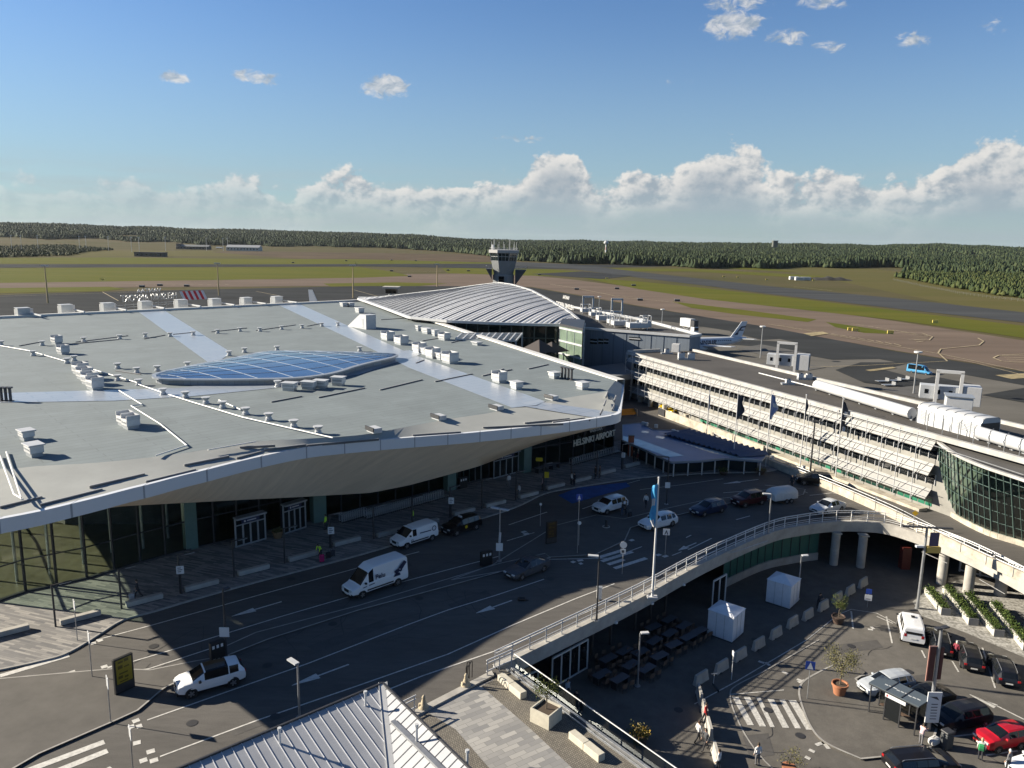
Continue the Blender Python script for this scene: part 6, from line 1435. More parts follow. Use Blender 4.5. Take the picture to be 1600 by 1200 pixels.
slab('tail_fin', [(-2.0,-.12,4.4),(-6.8,-.12,4.7),(-8.6,-.06,9.9),(-6.4,-.06,9.9)], [(-2.0,.12,4.4),(-6.8,.12,4.7),(-8.6,.06,9.9),(-6.4,.06,9.9)], lv)
for s in (-1,1):
    slab('tailplane', [(-5,s*.5,4.0),(-7.4,s*.5,4.0),(-9.2,s*5.2,4.3),(-8,s*5.2,4.3)], [(-5,s*.5,4.2),(-7.4,s*.5,4.2),(-9.2,s*5.2,4.4),(-8,s*5.2,4.4)], lv)
    slab('wing', [(13,s*1.5,2.2),(7.5,s*1.5,2.2),(4.6,s*13,3.2),(6.4,s*13,3.2)], [(13,s*1.5,2.6),(7.5,s*1.5,2.6),(4.6,s*13,3.35),(6.4,s*13,3.35)], lv)
    b = MB(); b.lathe([(.55,0),(.8,.6),(.75,2.2),(.4,3.0)], n=14); o = b.build('engine', M['white_metal'], pl_t, loc=(12.5,s*4.3,1.6), smooth=50); o.rotation_euler.y = R(-90)
    b = MB()
    for zf in ([(-4.6,6.3),(-5.2,6.3),(-6.7,7.75),(-8.0,7.85),(-8.1,8.35),(-6.3,8.2)],[(-5.3,6.75),(-7.2,6.75),(-7.3,7.1),(-5.6,7.15)],[(-3.6,5.3),(-5.0,5.3),(-5.4,6.2),(-4.5,6.2)]): b.quad(*[(x, s*.135, z) for x, z in zf])
    b.build('fin_emblem', navy, pl_t)
    mm = Matrix(((-s*-1.0,0,0,5.0),(0,0,-s*1.0,s*1.68),(0,1,0,3.7),(0,0,0,1)))
    b = MB(); 
    for k in range(26):
        x = -1.5+k*.8
        if x < 20: b.box(x,x+.3,s*1.60-.02,s*1.60+.02,3.55,3.9)
    b.build('cabin_window', M['carglass'], pl_t)
for x, y in ((9.5,2.2),(9.5,-2.2),(21,0)):
    MB().tube([(x,y,.3),(x,y,2.4)], .12, 8).build('landing_gear', M['steel'], pl_t)
text('FINNAIR', 2.3, navy, pl_t, Matrix(((-1,0,0,8.6),(0,0,1,1.72),(0,1,0,3.1),(0,0,0,1))), 'fuselage_lettering', .02, .03)
# tail of another aircraft by the far roof edge
o = MB(); P = [(0,-.1,0),(3.6,-.1,0),(1.2,-.1,5.2),(-.4,-.1,5.2)]; Q = [(x,.1,z) for x, _, z in P]; o.loft([P, Q], True); o.quad(*P[::-1]); o.quad(*Q)
g = at(484,475,6.5); tf = thing('tail_fin', 'white aircraft tail fin showing behind the far roof edge', 'airplane tail', g, R(-15)); o.build('fin', lv, tf); MB().tube([(-14,0,-4.5),(0,0,-4.2),(5,0,-2.4)], [1.8,1.7,.3], 12).build('fuselage', lv, tf, smooth=50)
# ================================================================== street furniture on the departures level
def ordinal(k): return ['first','second','third','fourth','fifth','sixth','seventh','eighth','ninth','tenth','eleventh','twelfth','thirteenth','fourteenth','fifteenth','sixteenth','seventeenth','eighteenth'][k]
road_dir = (at(560,868)-at(300,938)).normalized()
lp_base = [(87,979),(190,951),(282,927),(366,902),(445,880),(516,856),(584,842),(644,826),(703,808),(753,795),(806,781),(849,767),(892,756),(932,744),(971,733)]
lp0 = None; bn0 = None; ra = math.atan2(road_dir.y, road_dir.x)
for k, (x, y) in enumerate(lp_base):
    g = at(x, y, .12); lbl = 'black angled lamp post with side arm, %s from the left along the drop-off kerb' % ordinal(k)
    if lp0 is None:
        lp0 = thing('kerb_lamp_post', lbl, 'lamp post', g, ra, 'black lamp posts along the drop-off kerb')
        MB().beam((0,0,0),(0,0,3.55),.14,.10,up=(0,1,0)).build('post', M['dark_metal'], lp0); MB().beam((.07,0,3.5),(1.4,.05,3.5),.12,.08).build('arm', M['dark_metal'], lp0); MB().box(.5,1.35,-.04,.10,3.43,3.455).build('lamp_panel', M['chrome'], lp0)
    else: copy_tree(lp0, g, ra, lbl)
    gb_ = at(x+4, y-1, .12)+road_dir*1.6; lbl = 'pale concrete bench beside the %s black lamp post from the left' % ordinal(k)
    if bn0 is None:
        bn0 = thing('concrete_bench', lbl, 'bench', gb_, ra, 'concrete benches along the drop-off kerb')
        MB().box(-1.45,1.45,-.25,.25,.06,.48).build('seat_block', M['concrete'], bn0, bevel=.03); MB().box(-1.38,1.38,-.20,.20,0,.07).build('plinth', M['dark_metal'], bn0)
    else: copy_tree(bn0, gb_, ra, lbl)
c = copy_tree(bn0, at(12,992,.12), ra, 'pale concrete bench at the far left on the sunlit paving')
for k, (pa, pb, lbl) in enumerate([((782,1062),(818,1092),'pale stone block bench nearest the ramp railing on the terrace'),((893,1152),(940,1190),'pale stone block bench further along the terrace balustrade')]):
    A = at(*pa); B = at(*pb); d = B-A; t = thing('stone_bench', lbl, 'bench', A, math.atan2(d.y, d.x)); L = d.length
    MB().box(0,L*.5-.01,-.27,.27,0,.5).build('seat_block', mat('pale_stone', (.50,.47,.39), .8, var=.1, vs=3) if 'pale_stone' not in bpy.data.materials else bpy.data.materials['pale_stone'], t, bevel=.03); MB().box(L*.5+.01,L,-.27,.27,0,.5).build('seat_block', bpy.data.materials['pale_stone'], t, bevel=.03)
for k, (x, y, z, lbl) in enumerate([(1206,726,.12,'small pale block at the foot of the flag poles, left'),(1230,722,.12,'long pale block between the flag poles')]): pass
sgm = mat('sign_white', (.62,.63,.64), .5); sgb = mat('sign_blue', (.01,.05,.30), .5); ink = mat('sign_ink', (.05,.05,.06), .6)
def panel_sign(x, y, py_top, w, h, lbl, z=0.0, face=None, m=None, bars=3, zoff=0, pole=M['dark_metal']):
    g = at(x, y, z); top = up_to(g, x, py_top); t = thing('information_sign', lbl, 'sign', g)
    hh = max(1.5, top-z); MB().tube([(0,0,0),(0,0,hh)], .05, 8).build('post', pole, t)
    d = Vector((-g.x*.6, -g.y, 0)).normalized() if face is None else Vector(face); a = math.atan2(d.y, d.x)+math.pi/2
    Mx = Matrix.Rotation(a, 4, 'Z'); pb = MB(); pb.box(-w/2,w/2,-.08,-.05,hh-h,hh,Mx); pb.build('panel', m or sgm, t)
    b = MB()
    for k in range(bars): b.box(-w*.34,w*(.30 if k % 2 else .12),-.088,-.081,hh-h*.22-k*h*.24-h*.07,hh-h*.22-k*h*.24+h*.03,Mx)
    if bars: b.build('print', ink, t)
    return t, Mx, hh
for a in [(282,927,884,.62,.72,'white notice panel on the third black lamp post'),(516,856,823,.62,.75,'white notice panel beside the porter with the pink suitcase'),(703,808,777,.62,.75,'white notice panel behind the black taxi'),(971,733,707,.5,.7,'white notice panel near the canopy at the right end of the kerb')]: panel_sign(a[0]+2, a[1]+1, *a[2:], z=.12)
# thin traffic sign posts in the sunlit corner
for k, (x, y, t_, lbl) in enumerate([(121,1001,940,'thin traffic sign seen edge-on on the sunlit paving at left'),(144,1057,990,'thin traffic sign seen edge-on beside the road kerb left of the advert board'),(173,1128,1060,'thin traffic sign seen edge-on in front of the advert board'),(208,1205,1136,'thin traffic sign seen edge-on at the bottom left corner')]):
    g = at(x, y, .1 if k < 3 else 0); top = up_to(g, x, t_)
    t = thing('traffic_sign', lbl, 'traffic sign', g, math.atan2(g.y, g.x)+R(7)); MB().tube([(0,0,0),(0,0,top)], .035, 6).build('post', M['steel'], t); MB().box(-.3,.3,-.02,.02,top-.75,top).build('plate', sgm, t)
# advert boards
def advert(x0, y0, x1, y1, hgt, lbl, z=.1, pm=None):
    A = at(x0, y0, z); B = at(x1, y1, z); d = B-A; t = thing('advert_board', lbl, 'advert board', A, math.atan2(d.y, d.x)); L = d.length
    MB().box(0,L,-.12,.12,0,hgt).build('casing', M['black'], t, bevel=.02); MB().box(.02,L-.02,-.13,-.121,.1,hgt*.26).build('lower_panel', M['dark_metal'], t)
    MB().box(L*.10,L*.90,-.135,-.121,hgt*.28,hgt*.96).build('poster', pm or mat('yellow_poster', (.26,.20,.02), .3), t)
    b = MB()
    for k, (u, v, w, h) in enumerate([(.16,.86,.3,.07),(.52,.86,.26,.10),(.14,.70,.28,.12),(.5,.70,.3,.05),(.2,.54,.5,.05),(.14,.42,.26,.10),(.5,.40,.22,.07),(.2,.32,.5,.04)]): b.box(L*(.06+u*.88),L*(.06+(u+w)*.88),-.139,-.136,hgt*v,hgt*(v+h*.8))
    b.build('poster_print', mat('poster_print', (.08,.055,.008), .4) if 'poster_print' not in bpy.data.materials else bpy.data.materials['poster_print'], t)
advert(180,1086,210,1072,2.55,'tall black advert board with yellow poster in the sunlit road island'); advert(853,850,869,847,2.4,'tall black advert board in shade on the far island', pm=mat('dark_poster', (.04,.022,.012), .3))
# ticket machines
for k, (x0, y0, x1, y1, lbl) in enumerate([(329,1034,351,1026,'dark three-panel parking machine beside the left median lamp'),(751,885,768,881,'dark three-panel parking machine beside the right median lamp'),(717,764,729,761,'dark three-panel box by the terminal entrance')]):
    A = at(x0, y0, .1); B = at(x1, y1, .1); d = B-A; L = d.length; t = thing('parking_machine', lbl, 'machine', A, math.atan2(d.y, d.x), 'three-panel machines'); MB().box(0,L,-.2,.2,0,1.45).build('cabinet', M['black'], t, bevel=.03)
    for j in range(3): MB().box(L*(.1+.3*j),L*(.1+.3*j)+L*.16,-.215,-.201,1.0,1.25).build('screen', sgm, t)
# lamp posts
def street_lamp(x, y, py_top, lbl, arms, z=0.0, r_=.075, m=None, extra=None, px_top=None, headm=None):
    g = at(x, y, z); top = up_to(g, px_top or x, py_top)-z; t = thing('street_lamp', lbl, 'street lamp', g)
    MB().tube([(0,0,0),(0,0,.9),(0,0,top)], [r_*1.3,r_,r_*.8], 10).build('pole', m or M['steel'], t, smooth=40); MB().lathe([(.25,0),(.25,.06),(.12,.1)], n=10).build('base_plate', M['steel'], t)
    for (dx, dy, L) in arms:
        d = Vector((dx, dy, 0)).normalized(); b = MB(); b.beam((d.x*.05,d.y*.05,top), (d.x*L,d.y*L,top+.02), .34, .10); b.build('lamp_head', headm or M['white_metal'], t); b = MB(); b.beam((d.x*L*.3,d.y*L*.3,top-.06),(d.x*L*.95,d.y*L*.95,top-.06),.24,.02); b.build('lens', M['chrome'], t)
    return t, top
street_lamp(468,1122,1038,'slim steel lamp post rising behind the foreground metal roof', [(-.6,.5,.95)], z=0)
street_lamp(932,970,869,'dark lamp post at the ramp railing left of the flag pole', [(-1,.1,.9)], z=.1, m=M['dark_metal'])
street_lamp(1200,834,772,'slim lamp post in shade at the ramp edge by the trailer', [(-1,.1,.9)], z=.1)
t, top = street_lamp(780,877,795,'lamp post with wide flat T head on the median above the machine', [(-1,.45,.95),(1,-.45,.95)], z=.1)
MB().box(-.33,.33,-.2,-.16,1.15,1.95).build('notice_panel', sgm, t); MB().tube([(.0,-.1,2.0),(.05,-.1,3.0)], .12, 8).build('camera_box', M['white_metal'], t)
t, top = street_lamp(354,1027,922,'dark lamp post with white notice on the median behind the white suv', [(.5,.6,.5)], z=.1, m=M['dark_metal'], headm=M['dark_metal'])
MB().box(-.36,.36,-.2,-.16,1.75,2.5).build('notice_panel', sgm, t)
t, top = street_lamp(1041,788,714,'dark lamp post with white notice in the forecourt right of the flag pole', [(-1,.2,1.6)], z=0, m=M['dark_metal'], headm=M['dark_metal'])
MB().box(-.3,.3,-.16,-.12,2.1,2.8).build('notice_panel', sgm, t)
street_lamp(1266,737,658,'tall dark lamp post with flat head between the rear flag poles', [(1,-.4,1.0),(-1,.4,.8)], z=0, r_=.12, m=M['dark_metal'], headm=M['dark_metal'], px_top=1272)
street_lamp(1406,776,668,'tall dark lamp post with flat head in front of the offices', [(1,-.4,1.3),(-1,.4,1.3)], z=0, r_=.16, m=mat('bronze_pole', (.10,.09,.075), .6), headm=M['dark_metal'], px_top=1415)
t, top = street_lamp(1433,951,824,'very tall steel lamp mast with two wide dark heads beside the hedges', [(1,-.1,2.4),(-1,.1,2.4)], z=ZL, r_=.15, headm=M['dark_metal'], px_top=1449)
MB().box(.35,1.2,-.2,-.05,top-1.9,top-.5).build('floodlight', mat('flood_blue', (.03,.03,.10), .4), t); MB().box(.15,1.5,-.25,.25,top-2.6,top-2.0).build('yellow_box', mat('box_yellow', (.45,.33,.08), .5), t); MB().box(-.9,-.15,-.15,.15,top-2.1,top-1.9).build('camera', sgm, t)
t, top = street_lamp(1450,1142,981,'tall steel mast carrying a dark banner and a white signboard in the lower plaza', [(.9,.3,.6),(-.9,-.3,.6)], z=ZL, r_=.14, headm=M['dark_metal'], px_top=1474)
MB().box(-.52,.52,-.32,-.24,.9,3.4).build('signboard', sgm, t); b = MB(); b.quad((-.4,-.325,3.05),(.15,-.325,3.05),(.35,-.325,2.75),(.1,-.325,2.85)); 
for k in range(6): b.box(-.2,.28,-.33,-.322,2.4-k*.24,2.46-k*.24)
b.build('signboard_print', ink, t)
b = MB(); b.box(-.65,-.2,-.06,.06,4.2,6.9); b.build('banner', mat('dark_red_banner', (.09,.022,.02), .6), t); b = MB(); b.box(-.7,.1,-.03,.03,6.9,6.97); b.box(-.7,.1,-.03,.03,4.13,4.2); b.box(-.7,-.65,-.03,.03,4.2,6.9); b.build('banner_frame', mat('banner_frame', (.40,.22,.18), .5), t); b = MB(); b.box(.15,.4,-.05,.05,4.3,6.9); b.build('banner', bpy.data.materials['dark_red_banner'], t)
t, _ = street_lamp(996,1072,989,'slim steel lamp post standing among the cafe tables', [(1,.1,.7)], z=ZL, px_top=1000)
street_lamp(1246,936,868,'slim lamp post behind the right white kiosk', [(1,.1,.7)], z=ZL, px_top=1250)
# round and triangular traffic signs
def round_sign(x, y, py, lbl, shape='round', z=0.0, m=None, r_=.33):
    g = at(x, y, z); top = up_to(g, x, py)-z; t = thing('traffic_sign', lbl, 'traffic sign', g, math.atan2(-g.y, -g.x*.6)+math.pi/2); MB().tube([(0,0,0),(0,0,top)], .035, 6).build('post', M['steel'], t)
    b = MB()
    if shape == 'round': b.tube([(0,-.06,top-r_),(0,-.04,top-r_)], r_, 20)
    elif shape == 'square': b.box(-r_,r_,-.06,-.04,top-2*r_,top)
    elif shape == 'diamond': b.quad((0,-.06,top-2*r_),(r_,-.06,top-r_),(0,-.06,top),(-r_,-.06,top-r_))
    b.build('plate', m or sgm, t); return t, top
t, tp = round_sign(972,897,846,'round white sign above two small plates on the near island', 'round', .1); MB().box(-.24,.24,-.06,-.04,tp-1.2,tp-.72).build('lower_plate', sgm, t); MB().box(-.14,.1,-.07,-.061,tp-1.1,tp-.85).build('print', ink, t)
t, tp = round_sign(1039,869,826,'white pedestrian crossing sign with dark figure near the white estate car', 'square', .0)
def ped(t, tp, r_):
    b = MB(); b.quad((-.2,-.066,tp-2*r_+.06),(0,-.066,tp-.1),(.2,-.066,tp-2*r_+.06),(.1,-.066,tp-2*r_+.06),(0,-.066,tp-.34),(-.1,-.066,tp-2*r_+.06)); b.build('figure', ink, t)
ped(t, tp, .33)
t, tp = round_sign(902,864,772,'slim sign with pedestrian plate left of the white suv', 'square', .1, sgb, .3); b = MB(); b.quad((-.16,-.066,tp-.52),(0,-.066,tp-.08),(.16,-.066,tp-.52)); b.build('figure', sgm, t)
t, tp = round_sign(1261,1092,1033,'blue pedestrian crossing sign on the lower plaza kerb', 'square', ZL+.1, sgb, .36); b = MB(); b.quad((-.24,-.066,tp-.66),(0,-.066,tp-.06),(.24,-.066,tp-.66)); b.build('figure', sgm, t)
t, tp = round_sign(1355,949,920,'blue and white parking sign near the hedge planters', 'square', ZL, sgb, .27); MB().box(-.34,.34,-.06,-.04,tp-1.25,tp-.62).build('lower_plate', sgm, t); MB().box(-.2,.2,-.067,-.061,tp-1.1,tp-1.04).build('print', ink, t)
round_sign(1427,826,797,'yellow diamond sign on the ramp railing', 'diamond', .1, mat('sign_yellow', (.55,.34,.02), .5), .34)
t, tp = round_sign(1365,813,776,'thin sign post on the ramp seen edge-on', 'square', .1, None, .1)
round_sign(844,822,786,'thin steel sign posts in shade between kerb and island', 'square', .1, None, .12)
t, tp = round_sign(904,852,814,'white curved-top sign on the shaded island behind the advert board', 'round', .1, None, .2)
# flags
def flag(x, y, px_top, py_top, lbl, cols, fh, fw, z=0.0, r_=.06, side=-1, seed=0, x0=0.02):
    g = at(x, y, z); top = up_to(g, px_top, py_top)-z; t = thing('flag_pole', lbl, 'flag pole', g); MB().tube([(0,0,0),(0,0,top)], [r_*1.35,r_*.8], 10).build('pole', M['white'], t, smooth=40); MB().lathe([(.02,top),(.1,top+.02),(.1,top+.14),(.0,top+.2)], n=8).build('finial', M['white_metal'], t)
    rows = []; n = 24
    for i in range(n+1):
        u = i/n; zz = top-.35-fh*u; w = fw*(.35+.65*math.sin(math.pi*(.12+.8*u)))*(1+.22*math.sin(9*u+seed)); rows.append([(side*(x0+w*k/8), .16*math.sin(7*k/8+5*u+seed)*(k/8), zz-.3*(k/8)*(1-u)) for k in range(9)])
    b = MB(); b.loft(rows)
    if len(cols) > 1: b.m = [(1 if ((i//8)/n) % .5 > .3 and (i % 8) > 2 else 0) for i in range(len(b.f))]
    b.build('flag', cols, t, smooth=60); return t
cy = mat('cyan_flag', (.02,.22,.50), .6, col2=(.07,.36,.60), vs=2.2); dk_ = mat('dark_flag', (.03,.035,.05), .7); bw_ = mat('blue_white_flag', (.20,.25,.42), .7); wh_ = mat('white_flag', (.55,.55,.56), .7)
t = flag(1019,934,1028,748,'white flag pole with a hanging cyan flag at the ramp railing', [cy, wh_], 4.0, .62, z=.1, r_=.085, side=-1, seed=1)
MB().box(-.45,.45,-.25,.25,0,.16).build('foot', M['white'], t)
flag(1145,728,1157,612,'white flag pole behind the canopy with a dark flag', [dk_], 3.6, .9, side=1, seed=2); flag(1196,730,1209,612,'white flag pole behind the canopy with a blue and white flag', [bw_, wh_], 3.6, .9, side=1, seed=3); flag(1249,740,1259,618,'bare-looking white flag pole right of the blue and white flag', [dk_], 2.6, .35, side=1, seed=4); flag(1305,749,1319,622,'white flag pole in front of the offices with a dark and white flag', [dk_, wh_], 4.2, .8, side=1, seed=5); flag(1103,690,1108,612,'white flag pole left of the others rising from the canopy', [wh_], 2.6, .3, side=1, seed=6)
# stone finials at the terrace steps with black arches
st_m = mat('carved_stone', (.40,.34,.24), .85, var=.2, vs=4, bump=.3, bs=12)
for k, (x, y, lbl) in enumerate([(662,1106,'carved stone finial at the left of the terrace step'),(728,1071,'carved stone finial with black arched bars at the right of the terrace step')]):
    g = at(x, y, .1); t = thing('stone_finial', lbl, 'stone ornament', g, R(30*k)); t.scale = (.66,.66,.66)
    b = MB(); b.lathe([(.55,0),(.52,.18),(.34,.4),(.24,.75),(.16,1.05),(.2,1.15),(.14,1.3),(.08,1.4),(0,1.42)], n=12); b.build('ornament', st_m, t, smooth=50); MB().box(-.52,-.1,-.2,.2,.1,.5).build('wing', st_m, t, bevel=.1)
    if k:
        b = MB()
        for s in (.35,.62,.9): b.tube([(s*1.3+.1,.9+s*.2,0),(s*1.3+.1,.85+s*.2,1.5),(s*1.1+.15,.8,2.1),(s*.7+.3,.55,2.3),(s*.5,.35,1.9),(s*.45,.25,.6)], .05, 6)
        b.build('black_arch', M['black'], t)
# planter boxes and shrubs
leafm = leaf_mat('leaf_green', (.03,.05,.012), (.065,.085,.02), (.13,.13,.04)); olive = leaf_mat('leaf_olive', (.06,.065,.025), (.12,.115,.045), (.20,.18,.08)); flw = leaf_mat('flower_mix', (.10,.09,.02), (.45,.28,.03), (.60,.50,.25))
def leaves(n, fn, size, m, name, parent, seed=1):
    g = np.random.default_rng(seed); b = MB(); tint = []
    for i in range(n):
        p = Vector(fn(g)); a = g.uniform(-1,1,3); u = Vector(a).normalized(); v = u.cross(Vector(g.uniform(-1,1,3))).normalized(); s = size*g.uniform(.6,1.4)
        b.quad(p-u*s, p+v*s*.5, p+u*s, p-v*s*.5); tint.append(g.uniform(0,1))
    o = b.build(name, m, parent); at_ = o.data.attributes.new('tint', 'FLOAT', 'FACE'); at_.data.foreach_set('value', tint); return o
def small_tree(parent, h, r_, n, m, seed, z0, trunk=.045):
    g = np.random.default_rng(seed); b = MB(); br = []
    b.tube([(0,0,z0-.1),(.03,.02,z0+h*.4),(.0,.05,z0+h*.7)], [trunk,trunk*.8,trunk*.4], 7)
    for k in range(7):
        a = g.uniform(0,6.28); e = (r_*.75*math.cos(a), r_*.75*math.sin(a), z0+h*g.uniform(.6,1.0)); b.tube([(0,0,z0+h*g.uniform(.3,.55)), (e[0]*.5,e[1]*.5,e[2]-h*.12), e], [trunk*.5,trunk*.35,trunk*.15], 5); br.append(e)
    b.build('trunk', mat('bark', (.10,.08,.06), .9) if 'bark' not in bpy.data.materials else bpy.data.materials['bark'], parent)
    def f(g_):
        c = br[int(g_.integers(len(br)))]; return (c[0]+g_.normal(0,r_*.30), c[1]+g_.normal(0,r_*.30), c[2]+g_.normal(0,h*.10))
    leaves(n, f, .055, m, 'crown', parent, seed)
soil = mat('soil', (.07,.05,.035), .95)
g = at(853,1126); t = thing('planter_box', 'square concrete planter with a young sapling by the glass balustrade', 'planter', g, R(-38)); b = MB(); 
for x0,x1,y0,y1 in ((-.75,.75,-.75,-.66),(-.75,.75,.66,.75),(-.75,-.66,-.66,.66),(.66,.75,-.66,.66)): b.box(x0,x1,y0,y1,0,1.0)
b.build('box', bpy.data.materials['pale_stone'], t); MB().box(-.66,.66,-.66,.66,.7,.86).build('soil', soil, t)
t2 = thing('sapling', 'leafy young tree growing in the square concrete planter', 'tree', (g.x,g.y,.86)); small_tree(t2, 2.1, .7, 1000, leafm, 3, 0)
terra = mat('terracotta', (.34,.14,.07), .8, var=.12, vs=4)
def pot(x, y, z, r_, h, lbl, m=None):
    t = thing('plant_pot', lbl, 'plant pot', at(x, y, z)); MB().lathe([(r_*.68,0),(r_*.95,h*.8),(r_*1.06,h*.82),(r_*1.06,h),(r_*.92,h),(r_*.88,h*.86)], n=18).build('pot', m or terra, t, smooth=40); MB().lathe([(r_*.9,h*.87),(0,h*.9)], n=18).build('soil', soil, t); return t
pot(1311,1084,ZL+.13,.62,.95,'large terracotta pot on the lower island holding an olive tree'); g = at(1311,1084,ZL+.13); t2 = thing('olive_tree', 'small airy olive tree in the terracotta pot on the lower island', 'tree', (g.x,g.y,g.z+.85)); small_tree(t2, 2.9, 1.05, 2200, olive, 5, 0, .06)
pot(1309,974,ZL,.6,.8,'dark plant pot with spiky plant behind the barriers', mat('dark_pot', (.07,.045,.035), .7)); g = at(1309,974,ZL); t2 = thing('potted_shrub', 'spiky green shrub in the pot behind the barriers', 'shrub', (g.x,g.y,g.z+.7)); small_tree(t2, 1.9, .6, 900, leafm, 6, 0)
pot(1000,1160,ZL,.62,.8,'round dark pot full of pale yellow flowers below the terrace', bpy.data.materials['dark_pot']); g = at(1000,1160,ZL); t2 = thing('flowering_plant', 'clump of pale yellow flowers filling the round dark pot', 'flowers', (g.x,g.y,g.z+.75)); leaves(420, lambda q: (q.normal(0,.33), q.normal(0,.33), abs(q.normal(0,.16))), .09, flw, 'flowers', t2, 4); leaves(200, lambda q: (q.normal(0,.36), q.normal(0,.36), abs(q.normal(0,.1))), .09, leafm, 'leaves', t2, 5)
pot(990,1198,ZL,.4,.6,'small pot at the bottom edge with a tall thin shrub', bpy.data.materials['dark_pot']); g = at(990,1198,ZL); t2 = thing('potted_shrub', 'tall thin shrub just below the balustrade at the bottom edge', 'shrub', (g.x,g.y,g.z+.5)); small_tree(t2, 2.6, .45, 420, olive, 9, 0)
g = at(1232,1205,ZL); t2 = thing('potted_shrub', 'pale shrub at the bottom edge beside the crossing', 'shrub', g); small_tree(t2, 1.3, .8, 420, olive, 10, 0); MB().lathe([(.4,0),(.5,.4),(0,.4)], n=12).build('pot', terra, t2)
pot(434,840,.12,.55,.75,'square-looking wooden planter between the two entrances', mat('planter_wood', (.20,.12,.06), .8)); g = at(434,840,.12); t2 = thing('flowering_plant', 'small mixed plant in the wooden planter between the entrances', 'flowers', (g.x,g.y,g.z+.65)); leaves(180, lambda q: (q.normal(0,.28), q.normal(0,.28), abs(q.normal(0,.2))), .09, olive, 'leaves', t2, 7)
for x, y, lbl in [(1130,741,'low dark planter at the pavement edge left of its twin'),(1189,740,'low dark planter with reddish plants at the pavement edge')]:
    pot(x, y, .12, .6, .5, lbl, bpy.data.materials['dark_pot']); g = at(x, y, .12); t2 = thing('low_shrub', 'small shrub in the '+lbl, 'shrub', (g.x,g.y,.55)); leaves(140, lambda q: (q.normal(0,.32), q.normal(0,.32), abs(q.normal(0,.2))), .1, olive if x > 1150 else leafm, 'leaves', t2, int(x))
# hedge planters in gravel
gravel = mat('white_gravel', (.13,.125,.11), .95, col2=(.42,.41,.38), vs=3.2, detail=3, bump=.8, bs=6)
b = MB(); b.sheet([at(x, y, ZL+.05) for x, y in [(1426,940),(1445,925),(1500,905),(1600,925),(1680,960),(1680,1050),(1600,1027),(1560,1010),(1500,985),(1440,962)]]); tag(b.build('gravel_bed', gravel), kind='structure')
hm = leaf_mat('hedge_foliage', (.022,.042,.010), (.05,.082,.018), (.11,.14,.035)); hedge_w = mat('planter_white', (.44,.43,.385), .7, var=.06, vs=2); hedge_g = mat('planter_grey', (.22,.22,.22), .8)
for k, (pa, pb, lbl) in enumerate([((1450,928),(1477,962),'leftmost'),((1478,925),(1520,978),'second from the left'),((1510,936),(1560,996),'third from the left'),((1552,951),(1606,1018),'rightmost')]):
    A = at(*pa, ZL); B = at(*pb, ZL); d = B-A; L = d.length; t = thing('hedge_planter', 'long white stepped planter on gravel, %s of the four' % lbl, 'planter', A, math.atan2(d.y, d.x), 'hedge planters on the gravel bed')
    ns_ = max(2, int(L/2.2))
    for j in range(ns_): MB().box(L*j/ns_+.02,L*(j+1)/ns_-.02,-.42,.42,.0,.72-.0*j).build('trough', hedge_w, t, bevel=.02)
    MB().box(L,L+.06,-.44,.44,.0,.78).build('end_panel', hedge_g, t)
    t2 = thing('hedge', 'clipped green hedge growing in the %s white planter' % lbl, 'hedge', (A.x,A.y,ZL+.6), math.atan2(d.y, d.x), 'hedges in the white planters')
    leaves(int(L*420), lambda q: (q.uniform(.1,L-.1), q.normal(0,.24), abs(q.normal(.16,.16))), .085, hm, 'foliage', t2, 20+k); b = MB(); b.box(.1,L-.1,-.3,.3,.0,.22); b.build('inner_twigs', mat('hedge_inner', (.02,.03,.01), .9) if 'hedge_inner' not in bpy.data.materials else bpy.data.materials['hedge_inner'], t2)
# concrete barriers
bar0 = None
bars = [(1095,1066,0),(1127,1048,0),(1156,1029,0),(1185,1012,0),(1212,995,0),(1238,978,0),(1262,966,0),(1286,952,0),(1308,939,0),(1328,928,0),(1348,916,0),(1093,1092,1),(1101,1118,1),(1108,1146,1),(1118,1186,1)]
bd = at(1238,978,ZL)-at(1156,1029,ZL); ba = math.atan2(bd.y, bd.x); bd2 = at(1108,1146,ZL)-at(1093,1092,ZL); ba2 = math.atan2(bd2.y, bd2.x)
for k, (x, y, v) in enumerate(bars):
    lbl = ('pale concrete barrier, %s in the line running up past the kiosks' % ordinal(k)) if not v else ('pale concrete barrier, %s in the short row bending down to the sunlit pavement' % ordinal(k-11))
    g = at(x, y, ZL+.02)
    if bar0 is None:
        bar0 = thing('concrete_barrier', lbl, 'barrier', g, ba, 'concrete barriers in the lower plaza')
        pr_ = [(-.20,0),(-.20,.12),(-.14,.3),(-.10,.92),(.10,.92),(.14,.3),(.20,.12),(.20,0)]
        b = MB(); r0 = [(-.88,y_,z_) for y_, z_ in pr_]; r1 = [(.88,y_,z_) for y_, z_ in pr_]
        r0[3] = (-.78,-.10,.92); r0[4] = (-.78,.10,.92); r1[3] = (.78,-.10,.92); r1[4] = (.78,.10,.92)
        b.loft([r0, r1]); b.quad(*r0); b.quad(*r1[::-1]); b.build('block', M['concrete'], bar0); MB().box(-.5,-.3,-.33,.33,0,.08).build('lifting_slot', M['dark_metal'], bar0)
    else: copy_tree(bar0, g, ba2 if v else ba, lbl)
